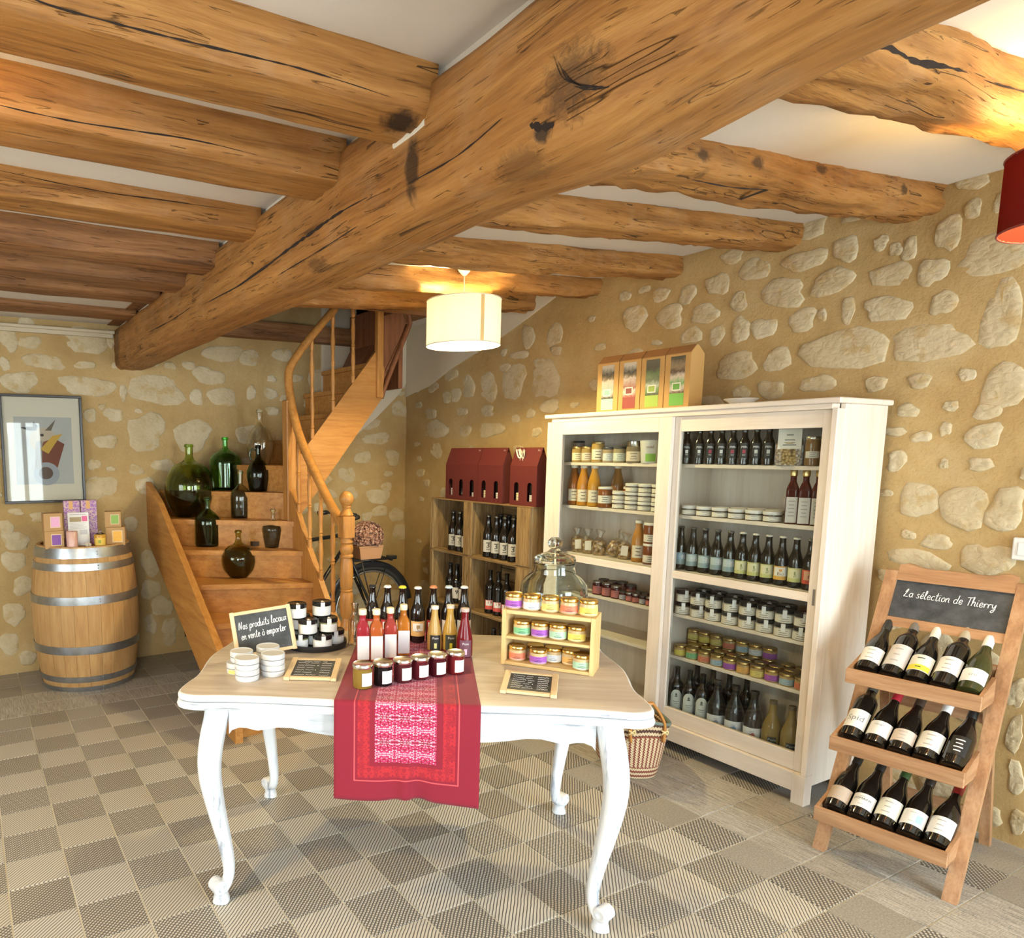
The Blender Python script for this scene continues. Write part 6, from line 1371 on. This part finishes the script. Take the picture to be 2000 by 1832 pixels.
# three dark red bottle carriers on top of the crates
wine_card = plain((0.115, 0.018, 0.016), .55); card_edge = plain((0.085, 0.013, 0.012), .6)
def carrier(label, ya, yb_, n_, bow=False, x0=1.862):
    w_ = ya - yb_; t = thing('bottle_carrier', label, 'carrier', (x0, (ya + yb_) / 2, 1.1802), -PI / 2, 'dark red bottle carriers on the crates'); D = .095; H = .365
    wins = [(-w_ / 2 + w_ * (k + .5) / n_) for k in range(n_)]; ww, za, zb = .044, .030, .125
    # front panel pierced by arched windows, built strip by strip
    m = MB(); xs = [-w_ / 2] + [v for c in wins for v in (c - ww / 2, c + ww / 2)] + [w_ / 2]
    for k in range(0, len(xs), 2): m.box2(xs[k], xs[k + 1], 0, .0015, 0, .25)
    for c in wins:
        m.box2(c - ww / 2, c + ww / 2, 0, .0015, 0, za)
        arc = [(c + ww / 2 * math.cos(PI * q / 10), zb + ww / 2 * math.sin(PI * q / 10)) for q in range(11)]
        m.prism([(x, 0, z) for x, z in arc] + [(c - ww / 2, 0, .25), (c + ww / 2, 0, .25)], (0, .0015, 0))
    m.obj('front_panel', wine_card, t)
    m = MB(); m.prism([(0, 0, .25), (0, .0015, .25), (0, D / 2, H), (0, D / 2 - .0015, H)], (w_, 0, 0)); m.prism([(0, D - .0015, .25), (0, D, .25), (0, D / 2 + .0018, H), (0, D / 2 + .0003, H)], (w_, 0, 0)); m.obj('gable', wine_card, t, loc=(-w_ / 2, 0, 0))
    m = MB(); m.box2(-w_ / 2, w_ / 2, D - .0015, D, 0, .25); m.box2(-w_ / 2, w_ / 2, 0.0016, D - .0016, 0, .0012); m.obj('box_body', card_edge, t)
    for s in (-1, 1):
        m = MB(); m.prism([(s * w_ / 2, .0018, 0.0013), (s * w_ / 2, D - .0018, 0.0013), (s * w_ / 2, D - .0018, .25), (s * w_ / 2, D / 2 + .012, H - .03), (s * w_ / 2, D / 2 - .012, H - .03), (s * w_ / 2, .0018, .25)], (-s * .0012, 0, 0)); m.obj('side_flap', card_edge, t)
    hl = MB(); hl.prism([(-.024 + .008 * math.cos(a), 0, .008 * math.sin(a)) for a in [PI / 2 + PI * q / 6 for q in range(7)]] + [(.024 + .008 * math.cos(a), 0, .008 * math.sin(a)) for a in [-PI / 2 + PI * q / 6 for q in range(7)]], (0, .0006, 0))
    if not bow: hl.obj('hand_hole', plain((0.42, .30, .16), .7), t, loc=(0, .0245 + .009, .333), rot=(-math.atan2(D / 2, H - .25), 0, 0))
    else: hl.bm.free()
    q = inst('print', text_me('Rosé' if False else 'Vin', .018, None, 0, 0, .3), plain((0.62, .55, .5), .6), t, (w_ / 2 - .028, .0360, .347), (-math.atan2(D / 2, H - .25), 0, 0))
    for k, c in enumerate(wins):
        b = bottle('wine bottle in the %s window of the carrier: %s' % (ORD[k], label.split(',')[0][:40]), 'bottle', (0, 0, 0), 0, 'bottles inside the red carriers', WINE, DG, None, [(.020 if k != 1 or n_ != 3 else .02, .088 - .012 * k, 1.5, 0, paper((0.74, .66, .40) if k == 0 and n_ == 2 else (0.70, .66, .62)), p_lines(plain((.35, .25, .2), .6), 3, .3))] if not (n_ == 3 and k == 1) else [(.02, .09, 1.4, 0, plain((0.02, .02, .02), .5), p_text('i.i', .03, WHITE, 0))], 'wine_bottle', .88)
        b.location = (x0 + .046, (ya + yb_) / 2 - c, 1.1802 + .002); b.rotation_euler = (0, 0, -PI / 2)
        b['label'] = 'wine bottle behind the %s window from the bicycle side of the %s carrier' % (ORD[k], {3: 'widest', 2: 'middle'}[n_] if not bow else 'bow tied')
    if bow:
        m = MB(); rb2 = random.Random(3)
        for k in range(7):
            a = rb2.uniform(-.9, .9); l = rb2.uniform(.02, .05)
            m.tube(catmull([(0, 0, 0), (l * math.sin(a) * 1.2, -.012, l * math.cos(a) * .6 + .01), (l * math.sin(a + .5), -.016, -l * .5), (.005, -.004, -.012 * k * .5)], 4), (.0055, .0016), 6)
        m.tube(catmull([(0, -.002, 0), (-.01, -.012, -.04), (.006, -.012, -.075)], 4), (.007, .002), 6); m.tube(catmull([(0, -.002, 0), (.016, -.012, -.03), (.010, -.012, -.068)], 4), (.007, .002), 6)
        m.obj('ribbon_bow', plain((0.74, .68, .54), .5), t, True, None, (-.045, .030, .325))
carrier('widest dark red carrier for three bottles, on the crates by the bicycle', 1.700, 1.335, 3)
carrier('middle dark red carrier for two bottles, on the crates', 1.330, 1.075, 2)
carrier('dark red two bottle carrier with a cream ribbon bow, on the crates by the cabinet', 1.000, .755, 2, True)

# ------------------------------------------------------------------ black bicycle under the stairs with a potted dried hydrangea
black = plain((0.015, 0.015, 0.016), .3)
BKY, FX, RXW, RW_ = 2.02, 1.415, .36, .335
bike = thing('bicycle', 'old black bicycle parked under the staircase with a front carrier', 'bicycle', (FX, BKY, 0))
def bt(name, pts, r, mat=black, cl=False, seg=8, parent=bike, sm=True):
    m = MB(); m.tube([(x - FX, y, z) for x, y, z in pts], r, seg, cl); return m.obj(name, mat, parent, sm)
def circ(cx, r, a0=0, a1=2 * PI, n=48, y=0.0): return [(cx + r * math.cos(a0 + (a1 - a0) * k / n), y, RW_ + r * math.sin(a0 + (a1 - a0) * k / n)) for k in range(n if abs(a1 - a0 - 2 * PI) < .01 else n + 1)]
for cx in (FX, RXW):
    wh = bpy.data.objects.new('wheel', None); COL.objects.link(wh); wh.parent = bike
    bt('tyre', circ(cx, RW_ - .017), .0165, plain((0.02, .02, .02), .7), True, 8, wh); bt('rim', circ(cx, RW_ - .042), .009, steel((.45, .45, .44), .3), True, 6, wh)
    m = MB()
    for k in range(32):
        a = 2 * PI * k / 32; s = 1 if k % 2 else -1; b = a + (.5 if (k // 2) % 2 else -.5)
        m.tube([(cx - FX + .018 * math.cos(b), s * .025, RW_ + .018 * math.sin(b)), (cx - FX + (RW_ - .045) * math.cos(a), 0, RW_ + (RW_ - .045) * math.sin(a))], .0011, 4)
    tag(m.obj('spokes', steel((.5, .5, .5), .3), wh), kind='stuff')
    m = MB(); m.lathe([(0, -.045), (.012, -.045), (.012, -.03), (.022, -.028), (.022, .028), (.012, .03), (.012, .045), (0, .045)], 14, Matrix.Translation((cx - FX, 0, RW_)) @ Matrix.Rotation(PI / 2, 4, 'X')); m.obj('hub', steel(), wh, True)
    m = MB(); m.tube([(x - FX, y, z) for x, y, z in circ(cx, RW_ + .012, math.radians(8 if cx == FX else -5), math.radians(186), 40)], (.026, .004), 8, flat=(0, 1, 0)); m.obj('mudguard', black, bike, True)
    for s in (-1, 1): bt('mudguard_stay', [(cx, s * .035, RW_), (cx + .12, s * .028, RW_ + .325)], .0035)
hx, hz = 1.165, .955
for s in (-1, 1): bt('fork', [(hx + .03, s * .030, hz - .14), (1.30, s * .036, .58), (1.385, s * .040, .40), (FX, s * .042, RW_)], .011)
bt('head_tube', [(hx, 0, hz), (hx + .035, 0, hz - .15)], .020)
bt('top_tube', [(hx + .01, 0, hz - .04), (.62, 0, .865)], .0145); bt('down_tube', [(hx + .03, 0, hz - .12), (.80, 0, .30)], .0155); bt('seat_tube', [(.60, 0, .87), (.80, 0, .30)], .0145)
for s in (-1, 1): bt('chain_stay', [(.80, s * .03, .30), (RXW, s * .045, RW_)], .009); bt('seat_stay', [(.62, s * .02, .84), (RXW, s * .045, RW_)], .008)
bt('stem', [(hx, 0, hz), (hx - .02, 0, hz + .075), (hx + .02, 0, hz + .085)], .012)
bt('handlebar', catmull([(hx - .06, -.27, hz + .10), (hx + .01, -.24, hz + .11), (hx + .05, -.10, hz + .085), (hx + .02, 0, hz + .085), (hx + .05, .10, hz + .085), (hx + .01, .24, hz + .11), (hx - .06, .27, hz + .10)], 4), .011, steel((.3, .3, .3), .3))
for s in (-1, 1): bt('grip', [(hx - .06, s * .27, hz + .10), (hx + .012, s * .238, hz + .11)], .017)
bt('bell', [(hx + .05, -.10, hz + .09), (hx + .055, -.105, hz + .125)], .020)
m = MB(); m.loft([[( .58 - FX + x, y, .885 + z) for x, y, z in sec] for sec in ([(-.13, -.08, 0), (-.13, .08, 0), (-.13, .08, .03), (-.13, -.08, .03)], [(0, -.06, 0), (0, .06, 0), (0, .06, .03), (0, -.06, .03)], [(.13, -.015, .01), (.13, .015, .01), (.13, .015, .03), (.13, -.015, .03)])]); m.obj('saddle', plain((0.06, .035, .02), .5), bike, False)
m = MB(); m.lathe([(0, -.004), (.085, -.004), (.088, 0), (.085, .004), (0, .004)], 24, Matrix.Translation((.80 - FX, -.05, .30)) @ Matrix.Rotation(PI / 2, 4, 'X')); m.obj('chain_wheel', steel((.3, .3, .3), .4), bike, True)
for s, a in ((-1, .5), (1, .5 + PI)): bt('crank', [(.80, s * .06, .30), (.80 + .16 * math.cos(a), s * .075, .30 + .16 * math.sin(a)), (.80 + .16 * math.cos(a), s * .15, .30 + .16 * math.sin(a))], .008)
# front carrier
for y in (-.07, -.035, 0, .035, .07): bt('carrier_rod', [(1.225, y, .722), (1.56, y, .722)], .0055)
for x in (1.225, 1.39, 1.56): bt('carrier_rod', [(x, -.075, .711), (x, .075, .711)], .0055)
for s in (-1, 1): bt('carrier_strut', [(1.30, s * .072, .710), (1.405, s * .05, .36)], .005)
m = MB(); m.face_box((1.60 - FX, 0, .722), (.07, .06, .03), None, .006); m.obj('front_lamp', black, bike)
fp = thing('flower_pot', 'terracotta trough on the bicycle carrier holding a ball of dried pink hydrangea', 'plant', (1.385, BKY - .0, .7285))
m = MB(); m.loft([[(sx * a, sy * b, z) for sx, sy in ((-1, -1), (1, -1), (1, 1), (-1, 1))] for a, b, z in ((.085, .058, 0), (.088, .060, .010), (.100, .068, .085), (.104, .070, .088), (.104, .070, .100), (.094, .060, .100), (.090, .058, .080))]); m.obj('pot_body', plain((0.56, 0.30, 0.15), .8), fp)
fl = NT('dried_petals'); rr_ = fl.noise(fl.coord(), 60, 3); fl.color(fl.ramp(rr_, [(.35, (0.24, .10, .06)), (.5, (0.52, .28, .19)), (.65, (0.66, .46, .32))])); fl.set(.85); fl = fl.m
rf = random.Random(5)
m = MB()
for k in range(520):
    a = rf.uniform(0, 2 * PI); cz = rf.uniform(-.5, 1); sr = math.sqrt(1 - cz * cz); q = rf.uniform(.86, 1.05); n_ = Vector((sr * math.cos(a), sr * math.sin(a), cz)); c = Vector((n_.x * .125 * q, n_.y * .105 * q, .165 + n_.z * .110 * q))
    tng = n_.orthogonal().normalized(); tng.rotate(Matrix.Rotation(rf.uniform(0, 6.28), 3, n_)); b = n_.cross(tng); s_ = rf.uniform(.012, .021)
    v = [m.bm.verts.new(c + tng * (s_ * x) + b * (s_ * y) + n_ * (h_ * s_)) for x, y, h_ in ((0, 0, -.5), (1, .2, .3), (.2, 1, .1), (-.9, .4, .4), (-.3, -.9, .1))]
    m.bm.faces.new((v[0], v[1], v[2])); m.bm.faces.new((v[0], v[2], v[3])); m.bm.faces.new((v[0], v[3], v[4])); m.bm.faces.new((v[0], v[4], v[1]))
tag(m.obj('petals', fl, fp), kind='stuff')
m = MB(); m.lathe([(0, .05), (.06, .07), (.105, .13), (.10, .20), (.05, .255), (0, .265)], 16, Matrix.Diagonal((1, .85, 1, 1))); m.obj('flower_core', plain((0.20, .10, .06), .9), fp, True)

# ------------------------------------------------------------------ lamps
def pendant(label, x, y, zc_, zt, zb, r, col, power, lcol, seam=True, trans=.6, bulb=40, lamp_at=.30):
    t = thing('pendant_lamp', label, 'lamp', (x, y, zb), 0, None); H = zt - zb
    sm = fabricshade(col, trans)
    m = MB(); m.lathe([(r, 0), (r, H), (r - .0025, H), (r - .0025, 0)], 48); m.bm.verts.ensure_lookup_table()
    v = [vv for vv in m.bm.verts]; 
    for a_, b_ in ((0, 3),):
        for i in range(48):
            try: m.bm.faces.new((v[i], v[(i + 1) % 48], v[3 * 48 + (i + 1) % 48], v[3 * 48 + i])[::-1])
            except ValueError: pass
    m.obj('lamp_shade', sm, t, True, 40)
    if seam: m = MB(); m.box2(-.010, .010, -r - .0012, -r - .0002, .004, H - .004); m.obj('seam', fabricshade((0.80, .62, .30), .2), t, rot=(0, 0, math.radians(-8)))
    for zz in (0, H):
        m = MB(); m.tube([(r * math.cos(2 * PI * k / 40), r * math.sin(2 * PI * k / 40), zz) for k in range(40)], .003, 6, True); m.obj('shade_ring', plain((.75, .72, .66) if seam else (.25, .05, .04), .5), t, True)
    for k in range(3):
        a = 2 * PI * k / 3 + .4; m = MB(); m.tube([(0, 0, H - .03), (r * math.cos(a), r * math.sin(a), H - .002)], .002, 5); m.obj('spider_arm', plain((.7, .7, .68), .4), t)
    m = MB(); m.lathe([(0, H - .075), (.018, H - .075), (.020, H - .02), (.008, H - .012), (0, H - .012)], 16); m.obj('socket', plain((.75, .74, .70), .4), t, True)
    m = MB(); m.lathe([(0, H * .28), (.022, H * .32), (.031, H * .45), (.024, H * .58), (.014, H - .0755), (0, H - .0755)], 18); m.obj('bulb', glow(lcol, bulb), t, True)
    m = MB(); m.tube([(0, 0, H - .012), (0, 0, zc_ - zb - .03)], .0035, 6); m.obj('cord', plain((.72, .70, .64), .5), t, True)
    m = MB(); m.lathe([(0, zc_ - zb - .045), (.010, zc_ - zb - .042), (.030, zc_ - zb - .020), (.040, zc_ - zb), (0, zc_ - zb)], 24); m.obj('ceiling_rose', plain((.78, .77, .73), .4), t, True)
    l = bpy.data.lights.new('bulb_light', 'POINT'); l.energy = power; l.color = lcol; l.shadow_soft_size = .035; o = bpy.data.objects.new('bulb_light', l); COL.objects.link(o); o.parent = t; o.location = (0, 0, H * lamp_at)
    return t
WARM = (1.0, 0.74, 0.34)
pendant('white drum pendant lamp with a seam, hanging before the stairs', 1.162, .60, zc(1.162), 2.315, 2.082, .196, (0.95, 0.93, 0.86), 62, (1.0, 0.80, 0.38), True, .62, 60)
pendant('dark red drum pendant lamp hanging beside the split joist', 1.300, -1.775, zc(1.300), 2.278, 2.090, .150, (0.17, 0.022, 0.016), 30, (1.0, 0.66, 0.26), False, .25, 40, .72)
pendant('white drum pendant lamp outside the frame between the left joists', -1.50, -.84, 2.395, 2.25, 2.02, .196, (0.90, 0.86, 0.74), 52, WARM)

# ------------------------------------------------------------------ woven basket between table and cabinet
@cached
def weave_mat():
    t = NT('woven_palm'); uv = t.n.new('ShaderNodeUVMap').outputs[0]; u, v, _ = t.xyz(uv)
    zig = t.math('MULTIPLY', t.math('ABSOLUTE', t.math('SUBTRACT', t.math('FRACT', t.math('MULTIPLY', v, 22)), .5)), .55)
    col_ = t.math('FRACT', t.math('ADD', t.math('MULTIPLY', u, 46), zig)); m1 = t.math('GREATER_THAN', col_, .56)
    zig2 = t.math('MULTIPLY', t.math('ABSOLUTE', t.math('SUBTRACT', t.math('FRACT', t.math('MULTIPLY', u, 70)), .5)), .40)
    row_ = t.math('FRACT', t.math('ADD', t.math('MULTIPLY', v, 11), zig2)); m2 = t.math('GREATER_THAN', row_, .50)
    bandz = t.math('ADD', t.math('LESS_THAN', v, .24), t.math('GREATER_THAN', v, .77), True)
    mm = t.math('ADD', t.math('MULTIPLY', m1, t.math('SUBTRACT', 1.0, bandz)), t.math('MULTIPLY', m2, bandz))
    dk = t.mix(t.math('GREATER_THAN', v, .8), (0.26, 0.07, 0.04), (0.10, 0.045, 0.03))
    t.color(t.mix(mm, (0.72, 0.55, 0.34), dk)); t.set(.7)
    bx = t.math('MULTIPLY', t.math('SINE', t.math('MULTIPLY', u, 46 * 2 * PI * 2)), t.math('SINE', t.math('MULTIPLY', v, 22 * 2 * PI))); t.bump(bx, .5, .006); return t.m
bk_ = thing('woven_basket', 'oval basket woven of cream and red palm with cane handles by the cabinet', 'basket', (1.545, -.275, 0), math.radians(62))
def bshell(th, v, e=0.0):
    z = .245 * v + (.045 * v * v * abs(math.cos(th)) ** 3); a = (.190 + .050 * v ** .8) + e; b = (.115 + .045 * v ** .8) + e
    ex = 2.6; ca, sa = math.cos(th), math.sin(th); q = 1 / ((abs(ca) ** ex + abs(sa) ** ex) ** (1 / ex)); return (a * q * ca, b * q * sa, .004 + z)
bmx = bmesh.new(); uvl = bmx.loops.layers.uv.new('UVMap'); NU, NV = 72, 14
for e, nm_ in ((0, 0), (-.007, 1)):
    V = [[bmx.verts.new(bshell(2 * PI * i / NU, j / NV, e if j else 0)) for j in range(NV + 1)] for i in range(NU)]
    for i in range(NU):
        for j in range(NV):
            i2 = (i + 1) % NU; f = bmx.faces.new((V[i][j], V[i2][j], V[i2][j + 1], V[i][j + 1]) if nm_ == 0 else (V[i][j], V[i][j + 1], V[i2][j + 1], V[i2][j]))
            cs = ((i, j), (i + 1, j), (i + 1, j + 1), (i, j + 1)) if nm_ == 0 else ((i, j), (i, j + 1), (i + 1, j + 1), (i + 1, j))
            for lp, (a, b) in zip(f.loops, cs): lp[uvl].uv = (a / NU, b / NV)
me = bpy.data.meshes.new('basket'); bmx.to_mesh(me); bmx.free(); me.polygons.foreach_set('use_smooth', [True] * len(me.polygons)); link_obj('woven_wall', me, weave_mat(), bk_)
m = MB(); m.prism([tuple(Vector(bshell(2 * PI * i / 40, 0, -.004))) for i in range(40)], (0, 0, .006)); m.obj('basket_floor', plain((0.42, .28, .16), .8), bk_)
m = MB(); m.tube([(bshell(2 * PI * i / 60, 1.0, -.003)) for i in range(60)], (.008, .010), 8, True); m.obj('rim_binding', plain((0.16, .20, .17), .6), bk_, True)
cane = plain((0.50, 0.22, 0.055), .25)
for s in (-1, 1):
    a = Vector(bshell(s * (PI / 2) - .42, .92, .006)); b = Vector(bshell(s * (PI / 2) + .42, .92, .006)); 
    if s > 0: a = Vector(bshell(-.45, .90, .006)); b = Vector(bshell(.45, .90, .006))
    else: a = Vector(bshell(PI - .45, .90, .006)); b = Vector(bshell(PI + .45, .90, .006))
    top = (a + b) / 2 + Vector((.01 * s, 0, .135))
    for o_ in (-.006, .006):
        m = MB(); m.tube(catmull([a + Vector((o_, 0, -.05)), a + Vector((o_, 0, .04)), a.lerp(top, .72) + Vector((o_, 0, .03)), top + Vector((o_, 0, 0)), b.lerp(top, .72) + Vector((o_, 0, .03)), b + Vector((o_, 0, .04)), b + Vector((o_, 0, -.05))], 6), .0065, 8); m.obj('cane_handle', cane, bk_, True)
    for p in (a, b):
        m = MB(); m.tube([(p.x + .009 * s, p.y - .016, p.z + d) for d in (-.01, .006)], .004, 5); m.tube([(p.x + .011 * s, p.y - .014, p.z - .012), (p.x + .011 * s, p.y + .014, p.z + .008)], .004, 5); m.tube([(p.x + .011 * s, p.y - .014, p.z + .008), (p.x + .011 * s, p.y + .014, p.z - .012)], .004, 5)
        m.obj('lashing', plain((0.74, .58, .28), .6), bk_, True)

# ------------------------------------------------------------------ folding wine stand with three trays
SA = math.atan2(-.99181516, .12768195)   # local x runs along the front
stand = thing('wine_stand', 'folding pine display stand with chalkboard top and three trays of wine by the stone wall', 'stand', (1.558, -1.155, 0), SA)
def tilt(b0, z0, b1, z1): return math.atan2(b1 - b0, z1 - z0)
def stbox(name, x0, x1, y0, y1, z0, z1, ax, parent=stand, bev=.002):
    m = MB(); m.box2(x0, x1, y0, y1, z0, z1, bev); return m.obj(name, standwood(ax), parent)
def post(name, x0, x1, b0, z0, b1, z1, dep):
    m = MB(); m.prism([(x0, b0, z0), (x0, b0 + dep, z0), (x0, b1 + dep, z1), (x0, b1, z1)], (x1 - x0, 0, 0)); return m.obj(name, standwood(2), stand)
SWD = .442; sl_ = .462
post('front_post', 0, .042, 0, 0, sl_ * 1.045, 1.045, .030); post('front_post', SWD - .042, SWD, 0, 0, sl_ * 1.045, 1.045, .030)
post('rear_post', .044, .076, .565, 0, .345, .76, .030); post('rear_post', SWD - .076, SWD - .044, .565, 0, .345, .76, .030)
def rail(name, x0, x1, z0, z1, off=.004, dep=.02):
    m = MB(); m.prism([(x0, sl_ * z0 + off, z0), (x0, sl_ * z0 + off + dep, z0), (x0, sl_ * z1 + off + dep, z1), (x0, sl_ * z1 + off, z1)], (x1 - x0, 0, 0)); return m.obj(name, standwood(0), stand)
rail('cross_rail', .0425, SWD - .0425, .836, .870)
for z0, z1 in ((.10, .135),): rail('cross_rail', .0425, SWD - .0425, z0, z1)
for z in (.10, .52): 
    bb = .565 - .22 * z / .76; m = MB(); m.box2(.0765, SWD - .0765, bb + .004, bb + .022, z, z + .04); m.obj('rear_rail', standwood(0), stand)
# arched head rail and chalkboard
m = MB(); hp = [(x, 1.005) for x in (0.0425, SWD - .0425)]
arc = [(.0425 + (SWD - .085) * k / 16, 1.050 + .022 * math.exp(-((k / 16 - .06) / .12) ** 2) + .012 * math.sin(PI * k / 16) + .022 * math.exp(-((k / 16 - .94) / .12) ** 2)) for k in range(17)]
def onp(x, z, off): return (x, sl_ * z + off, z)
m.prism([onp(x, z, .002) for x, z in [(.0425, 1.010), (SWD - .0425, 1.010)] + arc[::-1]], (0, .022, 0)); m.obj('head_rail', standwood(0), stand)
m = MB(); m.prism([onp(.0427, .8705, .012), onp(SWD - .0427, .8705, .012), onp(SWD - .0427, 1.0095, .012), onp(.0427, 1.0095, .012)], (0, .006, 0)); m.obj('chalkboard', slate(), stand)
wm = MB(); handwrite(wm, 'La sélection de Thierry', 0, 0, .034, .12, .0013, -.012, 0, .82)
me = wm.mesh('chalk'); an = math.atan(sl_); o = link_obj('chalk_writing', me, chalk(), stand, onp(.075, .950, .0105), (-an, 0, 0))
# trays, each with five bottles leaning back
trays = [(-.030, .128, 'bottom'), (.055, .388, 'middle'), (.150, .636, 'top')]
TL, TX0, TX1 = .150, .006, .412
for b0, z0, nm_ in trays:
    tr = bpy.data.objects.new('tray', None); COL.objects.link(tr); tr.parent = stand; tr.location = (0, b0, z0)
    stbox('front_board', TX0, TX1, 0, .013, 0, .056, 0, tr); stbox('floor_board', TX0 + .002, TX1 - .002, .0132, TL, 0, .010, 0, tr); stbox('back_board', TX0 + .044, TX1 - .044, TL + .001, TL + .013, 0, .052, 0, tr)
    for x0, x1 in ((TX0, TX0 + .012), (TX1 - .012, TX1)):
        m = MB(); m.prism([(x0, .0132, .0102), (x0, TL, .0102), (x0, TL, .095), (x0, .0132, .055)], (x1 - x0, 0, 0)); m.obj('side_board', standwood(1), tr)
cfoil = lambda c: plain(c, .35)
def lean(k, row, lab, cap_c, label, prof=BURG, lz=(.035, .112), pr=None, glassm=None):
    b0, z0, nm_ = trays[row]; x = TX0 + .051 + k * .0770; th = math.radians(52)
    capp = (((0, .244), (.0165, .244), (.0172, .247), (.0172, .299), (.0150, .3015), (0, .3015)), cfoil(cap_c))
    t = bottle(label, 'bottle', (0, 0, 0), 0, 'wines on the folding stand', prof, glassm or DG, capp, [(lz[0], lz[1], 2.4, 0, paper(lab), pr or p_lines(plain((.4, .38, .36), .6), 3, .35))] if lab else [(lz[0], lz[1], 1.5, 0.1, plain((.015, .015, .015), .4), p_lines(WHITE, 4, .35))], 'wine_bottle', .905 if prof is BURG else .985)
    loc = Vector((x, b0 + .0132 + .0445 * math.cos(th) + .005, z0 + .0108 + .0417 * math.sin(th)))
    M = Matrix.Translation((1.558, -1.155, 0)) @ Mat_rz(SA) @ Matrix.Translation(loc) @ Matrix.Rotation(.02 * math.sin(k * 3 + row), 4, 'Z') @ Matrix.Rotation(-th, 4, 'X')
    t.matrix_world = M
    t.location = M.to_translation(); t.rotation_euler = M.to_euler()
W_ = (.80, .79, .77)
lean(0, 2, W_, (.03, .03, .025), 'dark wine with plain white label, first of the top tray by the cabinet'); lean(1, 2, (.62, .58, .56), (.16, .14, .12), 'wine with tall greyish pink label, second on the top tray', WINE, (.035, .140)); lean(2, 2, (.72, .70, .62), (.68, .66, .60), 'wine with yellow striped label and white cap on the top tray', BURG, (.035, .118), p_many(p_block((.72, .62, .05), -.46, -.14, 2.0), p_lines(None, 2, .3)))
lean(3, 2, W_, (.42, .36, .26), 'wine with bronze cap and white label, fourth on the top tray', WINE, (.05, .125)); lean(4, 2, (.82, .82, .80), (.80, .79, .76), 'olive green wine with white cap, last on the top tray', BURG, (.035, .100), p_text('cru', .018, plain((.35, .34, .32), .6)), darkglass((0.035, 0.04, 0.012)))
lean(0, 1, W_, (.10, .10, .09), 'wine with large grey letters on white label, first of the middle tray', WINE, (.04, .125), p_text('Spid', .034, plain((.25, .25, .25), .6))); lean(1, 1, W_, (.50, .03, .05), 'wine with bright red cap on the middle tray', BURG, (.035, .105), p_text('rouge', .014, plain((.3, .3, .35), .6), .015)); lean(2, 1, (.66, .56, .48), (.06, .04, .03), 'wine with small salmon label, third on the middle tray', BURG, (.035, .095))
lean(3, 1, (.80, .78, .72), (.80, .79, .77), 'wine with white cap and cream label, fourth on the middle tray', BURG, (.035, .118)); lean(4, 1, None, (.02, .02, .02), 'all black bottle with white lettering, last on the middle tray', BURG, (.04, .13))
lean(0, 0, (.52, .40, .30), (.02, .018, .016), 'wine with brown paper label, first of the bottom tray by the cabinet', BURG, (.035, .100)); lean(1, 0, W_, (.02, .02, .02), 'wine with dark capitals on white label, second on the bottom tray', BURG, (.035, .100), p_many(p_text('DOMAINE', .013, plain((.08, .08, .08), .6), .006), p_lines(plain((.5, .5, .5), .6), 2, .3))); lean(2, 0, (.76, .76, .66), (.05, .10, .03), 'wine with green cap and pale label, third on the bottom tray', BURG, (.035, .118))
lean(3, 0, W_, (.03, .025, .02), 'wine with a blue stained white label, fourth on the bottom tray', BURG, (.035, .105), p_many(p_block((.35, .52, .80), -.30, .18, .5, .55), p_lines(plain((.5, .5, .5), .6), 2, .3))); lean(4, 0, W_, (.28, .02, .018), 'wine with dark red cap and white label, last on the bottom tray', BURG, (.035, .112))
# light switch by the right edge of the wall
sw = thing('light_switch', 'white light switch on the stone wall above the wine stand', 'switch', (xr(-1.42) - .012, -1.452, 1.155), -PI / 2)
m = MB(); m.face_box((0, 0, 0), (.085, .016, .085), None, .004); m.obj('switch_plate', plain((.78, .77, .74), .4), sw); m = MB(); m.face_box((0, -.0095, 0), (.05, .005, .05), None, .002); m.obj('rocker', plain((.80, .79, .77), .35), sw)
